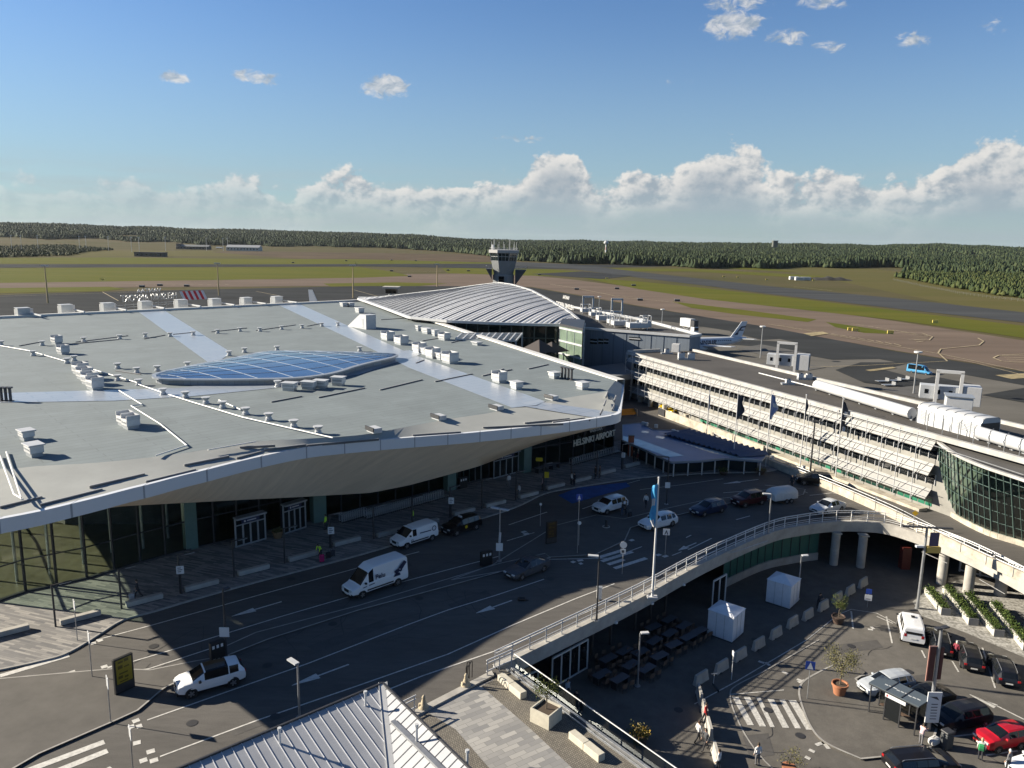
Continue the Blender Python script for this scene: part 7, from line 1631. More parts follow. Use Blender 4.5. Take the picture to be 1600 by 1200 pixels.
# white kiosks
for k, (x, y, lbl) in enumerate([(1133,990,'white square kiosk tent at the end of the cafe terrace'),(1222,940,'white square kiosk tent under the lamp further along the frontage')]):
    t = thing('kiosk_tent', lbl, 'kiosk', at(x, y, ZL), ba+R(8)); wv = mat('tent_white', (.70,.72,.76), .6, var=.05, vs=2) if 'tent_white' not in bpy.data.materials else bpy.data.materials['tent_white']
    MB().box(-1.25,1.25,-1.25,1.25,.08,2.55).build('walls', wv, t, bevel=.03); b = MB(); b.lathe([(1.86,2.5),(.06,3.05)], n=4); o = b.build('roof', wv, t); o.rotation_euler.z = R(45); MB().box(-1.3,1.3,-1.3,1.3,0,.08).build('base', M['dark_metal'], t)
    b = MB()
    for s in (-1.26,1.26):
        for q in (-.4,.4): b.box(q-.015,q+.015,s-.008,s+.008,.1,2.5); b.box(s-.008,s+.008,q-.015,q+.015,.1,2.5)
    b.build('panel_seams', M['grey_metal'], t)
# cafe terrace
tb0 = None; dm = mat('teak', (.10,.065,.045), .7); gt = mat('table_grey', (.09,.095,.11), .5)
tabs = [(940,1065),(968,1072),(1010,1056),(1030,1036),(1052,1018),(1075,1006),(985,1050),(950,1040),(1000,1030),(1022,1012),(1046,1000),(975,1028),(1068,988),(1092,996),(1020,990),(1045,978)]
for k, (x, y) in enumerate(tabs):
    g = at(x, y, ZL+.03); lbl = 'grey cafe table in shade under the ramp, ' + ['nearest the doors','closest to the open pavement','in front of the lamp post','right of the lamp post','third along the outer edge','fourth along the outer edge','left of the lamp post','beside the frontage doors','behind the lamp post','in the second row middle','in the second row right','in the inner row left','near the left kiosk in the inner row','next to the left kiosk','in the back row middle','in the back row right'][k]
    if tb0 is None:
        tb0 = thing('cafe_table', lbl, 'table', g, ba, 'cafe tables under the ramp'); MB().box(-.85,.85,-.4,.4,.70,.75).build('tabletop', gt, tb0); 
        for sx in (-.7,.7): MB().box(sx-.04,sx+.04,-.3,.3,0,.7).build('leg', M['dark_metal'], tb0)
    else: copy_tree(tb0, g, ba+rng.uniform(-.1,.1), lbl)
ch0 = None; nch = 0
for k, (x, y) in enumerate(tabs):
    g = at(x, y, ZL+.03); d = Vector((math.cos(ba), math.sin(ba), 0)); n = Vector((-d.y, d.x, 0))
    for u, v, ro in ((-.45,-.75,0),(.45,-.75,0),(-.45,.75,math.pi),(.45,.75,math.pi)):
        q = g+d*u+n*v; lbl = 'dark wooden chair at the grey cafe tables in shade'
        if ch0 is None:
            ch0 = thing('cafe_chair', lbl, 'chair', q, ba+ro, 'chairs at the cafe tables'); MB().box(-.22,.22,-.22,.22,.42,.47).build('seat', dm, ch0); MB().box(-.22,.22,-.25,-.21,.5,.85).build('backrest', dm, ch0)
            for sx in (-.18,.18):
                for sy in (-.18,.18): MB().box(sx-.02,sx+.02,sy-.02,sy+.02,0,.42).build('leg', M['dark_metal'], ch0)
        else: copy_tree(ch0, q, ba+ro+rng.uniform(-.3,.3))
# trolley rows
tr0 = None
def trolleys(pa, pb, n_, where):
    global tr0
    A = at(*pa, .12); B = at(*pb, .12); d = (B-A).normalized(); a = math.atan2(d.y, d.x)
    for k in range(n_):
        g = A.lerp(B, k/(n_-1))
        if tr0 is None:
            tr0 = thing('luggage_trolley', 'grey luggage trolley nested in the long row '+where, 'luggage trolley', g, a, 'trolleys nested in the row '+where)
            b = MB(); b.tube([(-.1,-.3,.2),(-.12,-.3,1.0),(-.12,.3,1.0),(-.1,.3,.2)], .035, 6); b.build('handle', M['white_metal'], tr0); MB().box(-.1,.75,-.28,.28,.2,.25).build('platform', M['steel'], tr0)
            for sx, sy in ((0,-.25),(0,.25),(.7,0)): MB().tube([(sx,sy-.02,.08),(sx,sy+.02,.08)], .08, 8).build('wheel', M['rubber'], tr0)
        else: c = copy_tree(tr0, g, a, 'grey luggage trolley nested in the long row '+where); c['group'] = 'trolleys nested in the row '+where
trolleys((534,817),(572,806),14,'left of the second green column'); trolleys((573,811),(692,778),42,'in front of the dark hall middle'); trolleys((893,727),(962,708),26,'under the airport letters')
# bus shelter
sh = thing('bus_shelter', 'dark steel bus shelter with grey glass roof and white name strip', 'bus shelter'); zc = ZL+.13
A = at(1357,1112,zc); B = at(1428,1149,zc); d = (B-A).normalized(); n = Vector((-d.y,d.x,0)); n = n if n.y > 0 else -n; L = (B-A).length
sh.location = (A.x,A.y,zc); sh.rotation_euler.z = math.atan2(d.y, d.x); 
MB().box(-.15,L+.15,-.15,1.75,2.42,2.5).build('roof', mat('shelter_roof', (.09,.11,.125), .2), sh); b = MB()
for x in (0,L/3,2*L/3,L):
    for y in (0,1.5): b.box(x-.04,x+.04,y-.04,y+.04,0,2.42)
for y in (-.15,1.75): b.box(-.15,L+.15,y-.04,y+.04,2.36,2.41)
for x in (L/3,2*L/3): b.box(x-.03,x+.03,-.14,1.74,2.51,2.54)
b.box(0,L,1.46,1.54,.15,.22); b.build('frame', M['dark_metal'], sh); MB().quad((L*.34,-.02,.25),(L*.66,-.02,.25),(L*.66,-.02,1.95),(L*.34,-.02,1.95)).build('glass_pane', M['carglass'], sh); MB().box(L*.34,L*.78,-.2,-.16,2.05,2.33).build('name_strip', sgm, sh); MB().box(L*.37,L*.40,-.207,-.201,2.1,2.28).build('route_badge', mat('badge_red', (.5,.02,.03), .5), sh)
MB().quad((.05,1.55,.25),(L-.05,1.55,.25),(L-.05,1.55,2.3),(.05,1.55,2.3)).build('glass_pane', glass('shelter_glass', (.5,.52,.5), .08), sh); MB().box(.3,L-.3,1.0,1.35,.42,.48).build('bench', dm, sh)
b = MB(); 
for k in range(9): x = .7+k*L*.085; b.box(x,x+.25,.6+.05*(k % 3),.72+.05*(k % 3),2.502,2.508)
b.build('roof_dirt', mat('roof_dirt', (.45,.47,.48), .8), sh)
# other small things of the lower plaza
t = thing('rubbish_bin', 'dark tall rubbish bin beside the white signboard', 'bin', at(1478,1168,ZL+.02), R(20)); MB().box(-.35,.35,-.3,.3,0,1.2).build('body', mat('bin_grey', (.05,.055,.06), .6), t, bevel=.08); MB().box(-.38,.38,-.33,.33,1.22,1.4).build('lid', M['dark_metal'], t, bevel=.06)
t = thing('parcel', 'white rounded parcel bag lying by the signboard foot', 'bag', at(1459,1162,ZL+.15), R(30)); MB().box(-.45,.45,-.28,.28,0,.5).build('bag', M['white'], t, bevel=.16); MB().tube([(-.15,0,.5),(0,0,.62),(.15,0,.5)], .02, 5).build('handle', M['black'], t)
sc_ = thing('electric_scooter', 'electric scooter standing with its handlebar against the barriers', 'scooter', at(1118,1076,ZL+.02), R(100)); MB().box(-.5,.4,-.08,.08,.12,.17).build('deck', M['black'], sc_); MB().tube([(.45,0,.12),(.38,0,1.1),(.38,-.25,1.12),(.38,.25,1.12)], .025, 6).build('handlebar', M['white_metal'], sc_)
for x in (-.5,.48): MB().tube([(x,-.03,.1),(x,.03,.1)], .1, 10).build('wheel', M['rubber'], sc_)
MB().tube([(.9,.0,0),(.9,.0,2.6)], .03, 6).build('thin_pole', M['white_metal'], loc=at(1126,1062,ZL)); o = bpy.data.objects['thin_pole']; tag(o, 'thin white pole leaning up beside the scooter', 'pole'); o2 = MB().box(.86,.94,-.2,.2,2.2,2.6).build('tag_plate', sgm, o)
o = MB().tube([(0,0,0),(0,0,.9)], .16, 10).tube([(0,0,.0),(0,0,.05)], .4, 12).build('bollard', M['dark_metal'], loc=at(947,824,.12), smooth=40); tag(o, 'dark bollard on a round base below the white suv', 'bollard'); MB().lathe([(.42,.05),(.42,.12),(.3,.12)], n=14).build('base_ring', M['concrete'], o)
for k, (x, y, lbl) in enumerate([(1206,722,'small white bollard block by the flag poles, left'),(1150,722,'small white bollard block by the first dark flag'),(1255,738,'small white bollard block by the right flag poles')]): o = MB().box(-.2,.2,-.2,.2,0,.9).build('white_bollard', M['white'], loc=at(x, y, .1), bevel=.04); tag(o, lbl, 'bollard', 'white bollards by the flag poles'); MB().box(-.22,.22,-.22,.22,.91,.97).build('cap', M['grey_metal'], o)
o = thing('orange_barrier', 'stack of orange and yellow road barriers behind the right roof corner', 'road barrier', at(980,650)); 
for k in range(3): MB().box(-1.8,1.8,-.5+.4*k,-.4+.4*k,.3+.25*k,.75+.25*k).build('barrier_board', mat('barrier_orange', (.60,.22,.01), .5) if 'barrier_orange' not in bpy.data.materials else bpy.data.materials['barrier_orange'], o)
for s in (-1.6,1.6): MB().box(s-.05,s+.05,-.7,.6,0,1.3).build('leg', M['steel'], o)
o.rotation_euler.z = R(20)
t = thing('red_column', 'rust red advertising column at the left end of the canopy', 'column', at(985,712,.12)); MB().box(-.4,.4,-.25,.25,0,3.0).build('body', mat('rust_red', (.28,.07,.03), .6), t, bevel=.03); MB().box(-.44,.44,-.29,.29,3.0,3.1).build('cap', M['dark_metal'], t)
t = thing('fallen_bag', 'small dark bundle lying on the road near the shadow edge', 'bundle', at(815,938)); MB().box(-.35,.35,-.2,.2,0,.25).build('bundle', M['black'], t, bevel=.1); MB().box(-.1,.6,-.05,.05,.0,.06).build('strap', M['dark_metal'], t)
t = thing('street_cabinet', 'white small cabinet on the pole at the ramp railing', 'cabinet', at(936,936,.1)); MB().box(-.22,.22,-.15,.15,0,1.1).build('body', M['white'], t, bevel=.04); MB().box(-.25,.25,-.18,.18,1.1,1.16).build('lid', M['grey_metal'], t)
# ================================================================== people
SKIN = mat('skin', (.45,.28,.20), .6); EYE = mat('eye', (.02,.015,.012), .3)
_cl = {}
def cloth(c):
    if c not in _cl: _cl[c] = mat('cloth', c, .85)
    return _cl[c]
def person(label, px, py, z, top, legs, hair=(.04,.03,.02), pose='stand', face=None, hgt=1.75, shoes=(.02,.02,.02), sleeves=True, cat='person', group=None):
    """one continuous skinned body; garments are material regions of the same surface"""
    g = at(px, py, z); t = thing('person', label, cat, g, R(face if face is not None else 200), group)
    k = hgt/1.75; V_ = []; E_l = []; Rr = []
    def add(p, r_, par=None):
        V_.append((p[0]*k, p[1]*k, p[2]*k)); Rr.append((r_[0]*k, r_[1]*k) if isinstance(r_, tuple) else (r_*k, r_*k)); i = len(V_)-1
        if par is not None: E_l.append((par, i))
        return i
    lean = {'stand':0, 'walk':.05, 'bend':.55, 'reach':.2}[pose]
    pel = add((0,0,.95), (.155,.115))
    sp = add((.12*lean*2,0,1.15-.05*lean), (.145,.105), pel); ch = add((.30*lean*1.6,0,1.36-.18*lean), (.175,.115), sp); nk = add((.42*lean*1.5,0,1.50-.28*lean), .058, ch); hd0 = add((.46*lean*1.5+.01,0,1.57-.31*lean), .075, nk); hd = add((.50*lean*1.5+.02,0,1.66-.34*lean), .098, hd0); add((.50*lean*1.5+.01,0,1.74-.36*lean), .075, hd); add((.50*lean*1.5+.115,0,1.645-.36*lean), .018, hd)
    stride = .32 if pose == 'walk' else .05
    for s in (-1,1):
        hp = add((0,s*.095,.90), .095, pel); kn = add((s*stride*.45+.03,s*.10,.50), .068, hp); an = add((s*stride*.9-.02-.06*(s < 0 and pose == 'walk'),s*.10,.09), .045, kn); add((s*stride*.9+.15,s*.11,.035), .042, an)
        shx, shz = V_[ch][0]/k, V_[ch][2]/k+.06
        sh = add((shx,s*.19,shz), .062, ch)
        if pose == 'stand': el = (shx-.02,s*.25,shz-.30); wr = (shx+.10,s*.24,shz-.55)
        elif pose == 'walk': el = (shx-s*.10,s*.24,shz-.28); wr = (shx-s*.08+.10,s*.23,shz-.52)
        elif pose == 'bend': el = (shx+.12,s*.20,shz-.26); wr = (shx+.24,s*.16,shz-.50)
        else: el = (shx+.14,s*.22,shz-.22); wr = (shx+.36,s*.14,shz-.18)
        e_ = add(el, .048, sh); w_ = add(wr, .033, e_); d = (Vector(wr)-Vector(el)).normalized(); pm = add(tuple(Vector(wr)+d*.07), (.042,.022), w_)
        base = Vector(wr)+d*.085; 
        for f in range(4):
            o_ = Vector((.014*(f-1.5)*1.3, 0, 0)) if abs(d.z) > .6 else Vector((0,.014*(f-1.5)*1.3,0)); q = add(tuple(base+o_+d*.035), .0095, pm); add(tuple(base+o_+d*(.06+.01*(1-abs(f-1.5)))+Vector((.012,0,-.006))), .008, q)
        th = add(tuple(Vector(wr)+d*.04+Vector((.035,-s*.01,0))), .011, pm); add(tuple(Vector(wr)+d*.075+Vector((.05,-s*.012,0))), .009, th)
    me = bpy.data.meshes.new('body'); me.from_pydata(V_, E_l, []); o = bpy.data.objects.new('body', me); COL.objects.link(o)
    md = o.modifiers.new('skin', 'SKIN'); md.use_smooth_shade = True
    for i, v in enumerate(me.skin_vertices[0].data): v.radius = Rr[i]; v.use_root = (i == pel)
    ss = o.modifiers.new('sub', 'SUBSURF'); ss.levels = 1; ss.render_levels = 1
    dg = bpy.context.evaluated_depsgraph_get(); m2 = bpy.data.meshes.new_from_object(o.evaluated_get(dg)); bpy.data.objects.remove(o); bpy.data.meshes.remove(me)
    m2.materials.clear()
    for m_ in (cloth(top), cloth(legs), SKIN, cloth(shoes)): m2.materials.append(m_)
    neck = V_[nk][2]; hands = []
    shy = .19*k
    for p in m2.polygons:
        c = p.center; arm = abs(c.y) > .185*k and c.z > .6*k
        if c.z < .085*k: p.material_index = 3
        elif c.z > neck-.01*k and abs(c.y) < .12*k and c.x > V_[ch][0]-.1: p.material_index = 2
        elif arm:
            lowz = (V_[ch][2]+.06*k)
            far = math.hypot(c.x-V_[ch][0], c.z-lowz)
            p.material_index = 2 if far > (.53*k if sleeves else .24*k) and pose != 'reach' else (2 if pose == 'reach' and c.x > V_[ch][0]+(.34 if sleeves else .18)*k else 0)
        elif pose in ('bend','reach') and c.x > V_[ch][0]+.2*k and c.z < V_[ch][2]: p.material_index = 2
        elif c.z < .97*k: p.material_index = 1
        p.use_smooth = True
    m2.name = 'body'; b_ = bpy.data.objects.new('body', m2); COL.objects.link(b_); b_.parent = t
    hx, hz = V_[hd][0], V_[hd][2]
    h = MB(); rows = []
    for i in range(6):
        a = math.pi*.5*i/5; rows.append([(hx-.012*k+.112*k*math.cos(a)*math.cos(2*math.pi*j/12)*(1 if math.cos(2*math.pi*j/12) < .2 else .80), .106*k*math.cos(a)*math.sin(2*math.pi*j/12), hz-.01*k+(.02+.128*math.sin(a))*k-(.06*k*(1-i/5) if math.cos(2*math.pi*j/12) < .2 else 0)) for j in range(12)])
    h.loft(rows, True); h.build('hair', cloth(hair), t, smooth=60)
    for s in (-1,1): MB().lathe([(0,-.012),(.012,0),(0,.012)], c=(hx+.088*k,s*.035*k,hz-.005), n=6).build('eye', EYE, t)
    return t
HV = (.55,.85,.06)
dk = (.02,.022,.03); jn = (.05,.07,.12); wt = (.62,.62,.62); gy = (.15,.15,.16)
porter1 = person('porter in hi-vis yellow jacket standing beside the dark green column', 509,828,.12, HV, dk, face=170)
person('porter in hi-vis yellow jacket bending over a pink suitcase', 501,872,.12, HV, dk, pose='bend', face=250)
person('porter in hi-vis yellow jacket half hidden behind the small white van', 645,818,.12, HV, dk, face=200)
person('person in dark coat walking on the paving between left lamp posts', 216,935,.12, dk, dk, pose='walk', face=200)
person('person in white shirt standing by the kerb behind the taxi', 811,777,.12, wt, gy, face=210)
person('person in white top further back near the coffee terrace entrance', 795,761,.12, wt, gy, face=120)
person('person in pale pink top beside the yellow coffee sign', 848,766,.12, (.45,.33,.33), dk, face=160)
person('person in black with white shirt front near the bench', 897,759,.12, dk, dk, face=230); person('person in white shirt beside the person in black', 893,758,.12, wt, dk, face=20)
person('person in dark jacket left of a pair on the far pavement', 930,748,.12, (.06,.04,.035), dk, face=200); person('person in brown coat right of a pair on the far pavement', 937,747,.12, (.10,.06,.05), dk, face=180)
person('person in dark clothes standing beneath the canopy end', 990,722,.12, dk, dk, face=210); person('person in dark red top beside the rust red column', 996,724,.12, (.14,.03,.03), dk, face=190)
person('dark-clothed person behind the open door of the white suv', 972,806,0, dk, jn, face=150); person('person in grey jacket loading at the back of the white suv', 978,804,0, (.13,.12,.12), dk, face=170)
person('person in white shirt walking past the bollard toward the lane', 1009,793,.1, wt, dk, pose='walk', face=240)
person('person in black standing at the roadside beside the black suv', 1237,763,.1, dk, dk, face=220)
person('man in red top standing at the tail of the middle black estate car', 1492,1030,ZL+.03, (.22,.03,.05), dk, hair=(.5,.48,.45), face=40)
person('person in pale pink shirt leaning by the tall white signboard', 1438,1164,ZL+.15, (.55,.40,.42), gy, pose='reach', face=30)
person('person in white shirt carrying a green backpack beside the red car', 1531,1188,ZL+.03, (.60,.60,.55), dk, hair=(.35,.26,.16), face=60)
pk = bpy.data.objects['person.019'] if 'person.019' in bpy.data.objects else None
g = at(1530,1189,ZL+.03); t = thing('backpack', 'bright green backpack worn by the person at the red car', 'backpack', (g.x-.12,g.y-.22,g.z+1.0), R(60)); MB().box(-.12,.12,-.18,.18,0,.46).build('bag', mat('backpack_green', (.03,.28,.10), .7), t, bevel=.06); MB().box(-.14,-.11,-.14,.14,.05,.2).build('pocket', mat('backpack_dark', (.02,.15,.06), .7), t)
person('person in white shirt and black trousers at the barriers', 1090,1160,ZL+.03, wt, (.015,.015,.018), pose='walk', face=20, hair=(.06,.03,.02)); person('person in red top walking along the barriers behind the one in white', 1101,1130,ZL+.03, (.45,.03,.03), dk, pose='walk', face=320)
person('person in dark grey jacket beside the person in white at the barriers', 1102,1172,ZL+.03, (.06,.065,.075), (.03,.03,.035), face=200, pose='walk')
person('person in white shirt cut by the bottom edge near the kerb line', 1183,1196,ZL+.03, wt, gy, face=100); person('person in white top at the very bottom edge beside the last barrier', 1122,1206,ZL+.03, wt, dk, face=140)
person('person in black leaning on a barrier by the potted shrub', 1278,950,ZL+.03, dk, dk, pose='reach', face=300)
person('person in pale blue shirt walking by the lower frontage doors', 886,1092,ZL+.03, (.28,.34,.42), dk, pose='walk', face=300); person('person in dark clothes in shade below the balustrade, left', 900,1110,ZL+.03, dk, dk, face=240); person('person in dark clothes in shade below the balustrade, right', 908,1124,ZL+.03, (.03,.03,.035), dk, face=200)
person('white-haired person at the bottom right beside the white car', 1574,1206,ZL+.03, gy, dk, hair=(.6,.6,.58), face=120)
# luggage
def suitcase(px, py, z, col, lbl, h=.62):
    t = thing('suitcase', lbl, 'suitcase', at(px, py, z), R(30)); MB().box(-.22,.22,-.13,.13,.05,h).build('shell', cloth(col), t, bevel=.05); MB().tube([(-.12,0,h),(-.12,0,h+.3),(.12,0,h+.3),(.12,0,h)], .012, 5).build('handle', M['steel'], t)
    for sx in (-.17,.17): MB().tube([(sx,-.1,.03),(sx,.1,.03)], .035, 8).build('wheel', M['rubber'], t)
suitcase(503,878,.12,(.45,.015,.12),'bright pink suitcase at the feet of the bending porter',.75); suitcase(513,872,.12,(.02,.02,.025),'black suitcase right of the bending porter'); suitcase(520,869,.12,(.05,.05,.06),'dark grey suitcase at the end of the bench behind the porter'); suitcase(206,938,.12,(.35,.35,.37),'pale suitcase trailed by the walker on the left paving'); suitcase(984,808,0,(.03,.03,.035),'black suitcase behind the white suv')
t = thing('coffee_sign', 'small yellow sign plate at the coffee terrace upper left', 'sign', at(842,742,.12)); MB().tube([(0,0,0),(0,0,2.4)], .04, 6).build('post', M['dark_metal'], t); MB().box(-.45,.45,-.06,-.02,1.9,2.4).build('plate', mat('plate_yellow', (.55,.42,.01), .5), t)
t = thing('coffee_sign', 'small yellow sign plate beside the person in pink', 'sign', at(853,757,.12)); MB().tube([(0,0,0),(0,0,1.7)], .04, 6).build('post', M['dark_metal'], t); MB().box(-.35,.35,-.06,-.02,.9,1.7).build('plate', bpy.data.materials['plate_yellow'], t)
tbx = [(845,738),(856,735),(866,732)]
for k, (x, y) in enumerate(tbx): copy_tree(tb0, at(x, y, .12), ra, 'dark table on the coffee terrace under the terminal canopy, '+['left','middle','right'][k])
# ================================================================== small things of the airfield
mast0 = None
for k, (x, y, pt, lbl) in enumerate([(75,474,416,'tall apron floodlight mast far left beyond the roof edge'),(342,462,412,'tall apron floodlight mast left of the red and white board'),(552,466,415,'tall apron floodlight mast left of the ribbed roof'),(683,448,413,'tall apron floodlight mast behind the ribbed roof')]):
    g = at(x, y, ZL); h = up_to(g, x, pt)-ZL; t = thing('floodlight_mast', lbl, 'floodlight mast', g, 0, 'floodlight masts beyond the terminal'); MB().tube([(0,0,0),(0,0,h)], [.45,.22], 8).build('pole', mat('mast_ochre', (.34,.26,.14), .7) if 'mast_ochre' not in bpy.data.materials else bpy.data.materials['mast_ochre'], t); b = MB(); b.box(-1.8,1.8,-.3,.3,h,h+.5); b.build('lamp_head', M['white_metal'], t)
for k, (x, y, pt, lbl) in enumerate([(934,510,483,'slim apron lamp behind the pier roof, right of the portal'),(1034,509,484,'slim apron lamp left of the box truck'),(1188,560,511,'slim apron lamp right of the airliner tail'),(1427,616,551,'slim apron lamp in front of the blue minibus'),(936,482,464,'slim apron lamp near the reversed letters')]):
    g = at(x, y, ZL); h = up_to(g, x+2, pt)-ZL; t = thing('apron_lamp', lbl, 'lamp post', g); MB().tube([(0,0,0),(0,0,h)], [.2,.12], 8).build('pole', M['steel'], t); b = MB(); b.lathe([(.1,h-.2),(.95,h),(.95,h+.35),(0,h+.4)], n=12); b.build('lamp_head', M['white'], t, smooth=40)
g = at(946,407,ZL); h = up_to(g, 946, 376)-ZL; t = thing('radar_mast', 'red and white radar mast standing before the woodland', 'radar mast', g)
b = MB(); w = MB()
for k in range(6): (b if k % 2 == 0 else w).tube([(0,0,h*.8*k/6),(0,0,h*.8*(k+1)/6)], 1.8-.1*k, 8)
w.build('mast_white', M['white'], t); b.build('mast_base', mat('mast_pink', (.45,.30,.28), .6), t); MB().lathe([(1.5,h*.8),(4.5,h*.86),(4.5,h*.93),(2,h)], n=10).build('radar_head', M['white_metal'], t, smooth=40)
g = at(1209,402,ZL); t = thing('water_tower', 'dark square tower rising from the far woodland at right', 'tower', (g.x*1.25,g.y*1.25,ZL+6)); MB().box(-8,8,-8,8,0,40).build('shaft', mat('far_tower', (.09,.10,.09), .9), t); MB().box(-9,9,-9,9,40.1,43).build('top', mat('far_tower_top', (.12,.13,.12), .9), t)
def far_house(x, y, w, d_, h, lbl, wall_m, roof_m, rz=0, gable=True):
    g = at(x, y, ZL); t = thing('airfield_building', lbl, 'building', g, R(rz)); MB().box(-w/2,w/2,-d_/2,d_/2,0,h).build('wall', wall_m, t)
    b = MB()
    if gable: b.quad((-w/2-.5,-d_/2-.5,h-.1),(w/2+.5,-d_/2-.5,h-.1),(w/2+.5,0,h+d_*.22),(-w/2-.5,0,h+d_*.22)); b.quad((-w/2-.5,d_/2+.5,h-.1),(-w/2-.5,0,h+d_*.22),(w/2+.5,0,h+d_*.22),(w/2+.5,d_/2+.5,h-.1)); b.quad((-w/2,-d_/2,h),(-w/2,0,h+d_*.22),(-w/2,d_/2,h)); b.quad((w/2,-d_/2,h),(w/2,d_/2,h),(w/2,0,h+d_*.22))
    else: b.box(-w/2-.5,w/2+.5,-d_/2-.5,d_/2+.5,h+.02,h+.8)
    b.build('roof', roof_m, t); b = MB()
    for k in range(int(w/7)): b.box(-w/2+3+k*7,-w/2+6+k*7,-d_/2-.1,-d_/2+.05,h*.35,h*.7)
    b.build('window_row', M['carglass'], t); return t
dw = mat('dark_barn', (.10,.095,.085), .9); 
t = far_house(303,390,72,18,7,'long dark building with taller left end on the far field', dw, mat('grey_roof', (.16,.17,.17), .7)); MB().box(-36,-27,-8,8,7.05,13).build('tower_block', dw, t)
far_house(382,392,72,22,8,'long pale shed with white gable on the far field', mat('pale_shed', (.42,.42,.40), .8), mat('pale_roof', (.30,.31,.32), .6))
far_house(236,401,44,14,6,'low dark hut with white end beside the taxiway', dw, mat('hut_roof', (.05,.055,.06), .9), gable=False)
far_house(343,389,14,8,3,'small grey shed between the two long field buildings', mat('small_shed', (.3,.3,.29), .8), M['grey_metal'])
for k, (x, y, w, h, lbl) in enumerate([(1240,437,9,3.4,'white container, left of three by the dark mound'),(1249,438,9,3.4,'white container, middle of three by the dark mound'),(1259,438,9,3.4,'white container, right of three by the dark mound'),(486,387,30,6,'lone white hut far across the field'),(880,406,12,4,'small white hut left of the radar mast'),(889,406,12,4,'small white hut nearest the radar mast')]):
    g = at(x, y, ZL); o = MB().box(-w/2,w/2,-2,2,0,h).build('container', M['white'], loc=g, bevel=.1); tag(o, lbl, 'container', 'white containers on the field'); MB().box(-w*.3,w*.3,-2.06,-2.0,h*.2,h*.8).build('door', M['grey_metal'], o)
b = MB(); g0 = at(1300,438,ZL); gm = np.random.default_rng(3); rows = []
for i in range(14):
    u = i/13; xx = -21+42*u; hh = 3.6*math.sin(math.pi*min(1,.08+u*.92))**.6*(1+.25*math.sin(u*20)); rows.append([(xx,-7,0),(xx,-3.5,hh*.8),(xx,0,hh),(xx,3,hh*.7),(xx,7,0)])
b.loft(rows); tag(b.build('earth_mound', mat('dark_earth', (.035,.033,.03), .95, var=.4, vs=.3), loc=g0, smooth=50), kind='structure')
al = None
for k in range(22):
    x = 1422+k*5.8; y = 408+abs(k-11)*.10; g = at(x, y+1.5, ZL); g.z = 0
    if al is None:
        al = thing('approach_light', 'thin yellow approach light mast in the row before the right woodland', 'approach light', (g.x,g.y,ZL), 0, 'approach light masts'); MB().tube([(0,0,0),(0,0,13)], .35, 5).build('pole', mat('mast_yellow', (.50,.42,.10), .7), al); MB().box(-1.6,1.6,-.3,.3,13,13.6).build('crossbar', bpy.data.materials['mast_yellow'], al)
    else: copy_tree(al, (g.x,g.y,ZL))
lm = None
for k, (x, y) in enumerate([(19,392),(34,392),(125,392),(135,391),(206,394),(218,394),(259,392),(323,392),(349,392),(356,391),(60,391),(170,392)]):
    g = at(x, y, ZL)
    if lm is None:
        lm = thing('field_mast', 'thin distant mast on the far left field', 'mast', g, 0, 'thin masts on the far left field'); MB().tube([(0,0,0),(0,0,26)], .4, 5).build('pole', M['steel'], lm); MB().box(-1.6,1.6,-.4,.4,26,27).build('head', M['white_metal'], lm)
    else: copy_tree(lm, g)
sgn = None; ys = mat('airfield_sign', (.62,.5,.12), .6)
for k, (x, y) in enumerate([(1329,517),(1336,518),(1391,522),(1461,505),(948,436),(1137,401),(1115,410),(1131,433),(1153,434),(1068,399),(1271,439),(1198,438),(160,438),(556,412),(1048,409)]):
    g = at(x, y, ZL)
    if sgn is None:
        sgn = thing('taxiway_sign', 'small pale taxiway guidance box on the airfield grass', 'airfield sign', g, 0, 'taxiway guidance boxes'); MB().box(-1.3,1.3,-.2,.2,.25,1.5).build('box', ys, sgn); MB().box(-1.1,1.1,-.05,.05,0,.25).build('foot', M['steel'], sgn)
    else: copy_tree(sgn, g)
lk = None
for k, (x, y) in enumerate([(458,411),(541,408),(612,407),(650,408),(612,424),(640,433),(700,423),(732,424),(843,430),(990,447),(1000,470),(964,452),(1058,471),(901,453),(222,449),(292,448),(250,447)]):
    g = at(x, y, ZL)
    if lk is None:
        lk = thing('ground_cabinet', 'small dark equipment box dotted on the airfield', 'equipment box', g, 0, 'dark equipment boxes on the airfield'); MB().box(-1.6,1.6,-.8,.8,0,1.3).build('body', M['dark_metal'], lk); MB().box(-1.7,1.7,-.9,.9,1.3,1.45).build('lid', M['steel'], lk)
    else: copy_tree(lk, g)
t = thing('lookout_cabin', 'small flat-roofed lookout cabin on a stem behind the far roof corner', 'lookout', at(612,470,5)); MB().tube([(0,0,-5),(0,0,3.2)], 1.3, 10).build('stem', M['grey_metal'], t); MB().box(-3.4,3.4,-3.4,3.4,5.2,5.9).build('roof', M['concrete'], t); MB().box(-2.2,2.2,-2.2,2.2,3.2,5.2).build('cabin', M['carglass'], t)
# fence along the young woodland
b = MB(); fp_ = [at(x, y, ZL) for x, y in [(1395,438),(1440,448),(1500,460),(1560,468),(1610,473)]]
fr2 = resample(fp_, 60)
for p in fr2: b.tube([p, p+Vector((0,0,2.0))], .05, 5)
for z in (1.1,1.9): b.tube([p+Vector((0,0,z)) for p in fr2], .03, 5)
tag(b.build('perimeter_fence', M['steel']), 'thin pale perimeter fence below the young green plantation', 'fence')
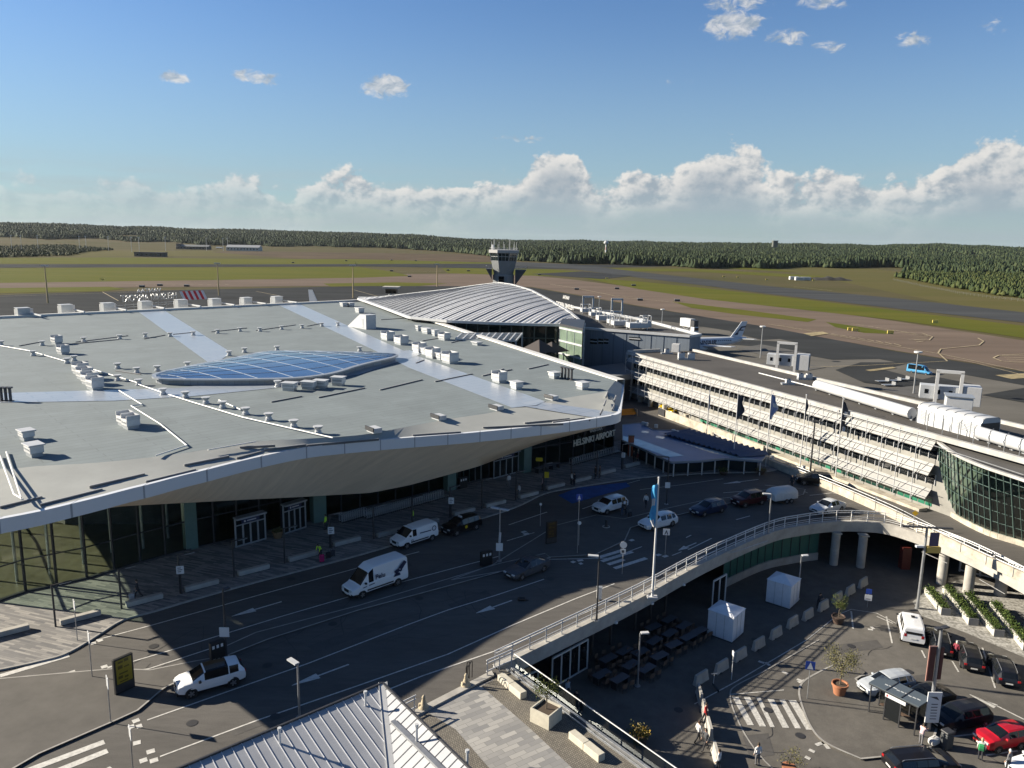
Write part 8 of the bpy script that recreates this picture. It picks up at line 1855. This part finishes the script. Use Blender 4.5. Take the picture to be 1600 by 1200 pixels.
# ------------------------------------------------------------------ wear on the roads: covers and repairs
b = MB()
for x, y in [(240,1010),(418,1040),(520,975),(700,905),(455,905),(300,1130),(430,1120),(655,935),(860,905),(1100,835),(890,850)]:
    g = at(x, y); b.lathe([(.36,.022),(0,.024)], c=(g.x,g.y,0), n=14)
for x, y in [(1200,1110),(1330,1010),(1250,1150),(1420,1050),(1480,1090),(1180,1000),(1060,1110)]:
    g = at(x, y, ZL); b.lathe([(.36,.05),(0,.052)], c=(g.x,g.y,ZL), n=14)
tag(b.build('manhole_covers', mat('cast_iron', (.03,.03,.032), .6)), kind='structure')
b = MB()
for q in [[(480,1010),(600,968),(612,976),(494,1020)],[(250,1030),(300,1014),(308,1022),(258,1040)],[(700,945),(760,922),(768,930),(710,954)],[(360,1140),(470,1100),(476,1108),(366,1150)],[(1020,850),(1080,832),(1086,838),(1030,858)],[(560,900),(640,878),(644,884),(566,908)],[(1230,800),(1262,792),(1268,798),(1238,808)]]: b.sheet([at(x, y) for x, y in q], .008)
for q in [[(1290,1010),(1370,1000),(1380,1012),(1300,1024)],[(1400,1060),(1460,1052),(1470,1064),(1412,1074)],[(1160,1150),(1200,1146),(1210,1180),(1172,1186)]]: b.sheet([at(x, y, ZL) for x, y in q], ZL+.03)
tag(b.build('road_repairs', mat('asphalt_repair', (.078,.074,.070), .9, var=.2, vs=.6, m2=[(14,.2)])), kind='structure')
b = MB(); rc = random.Random(12)
for k in range(26):
    x = rc.uniform(120,1000); y = 1100-(x-100)*.26+rc.uniform(-60,40)
    if y > 1150: continue
    p = at(x, y); pts = [p]; a = ra+rc.choice((0,0,1.4))+rc.uniform(-.3,.3)
    for j in range(9): a += rc.uniform(-.35,.35); p = p+Vector((math.cos(a),math.sin(a),0))*rc.uniform(.4,.9); pts.append(p)
    b.line(pts, rc.uniform(.035,.06), .0115)
for k in range(12):
    p = at(rc.uniform(1170,1560), rc.uniform(1000,1180), ZL); pts = [p]; a = rc.uniform(0,6)
    for j in range(8): a += rc.uniform(-.4,.4); p = p+Vector((math.cos(a),math.sin(a),0))*rc.uniform(.3,.7); pts.append(p)
    b.line(pts, .04, ZL+.034)
tag(b.build('crack_sealing', mat('bitumen', (.025,.025,.027), .6)), kind='structure')
# ================================================================== air: thin haze over the airfield
def haze():
    m = bpy.data.materials.new('haze_air'); m.use_nodes = True; nt = m.node_tree; nt.nodes.clear()
    o = nt.nodes.new('ShaderNodeOutputMaterial'); v = nt.nodes.new('ShaderNodeVolumePrincipled'); v.inputs['Color'].default_value = (.80,.88,.96,1); v.inputs['Density'].default_value = HAZE; v.inputs['Anisotropy'].default_value = .3
    nt.links.new(v.outputs[0], o.inputs['Volume'])
    b = MB(); b.box(-9900,9900,-9900,9900,-140,95); ob = b.build('haze', m); tag(ob, 'thin pale summer haze over the airfield and woods', 'haze', kind='stuff')
HAZE = 0.000016
haze()
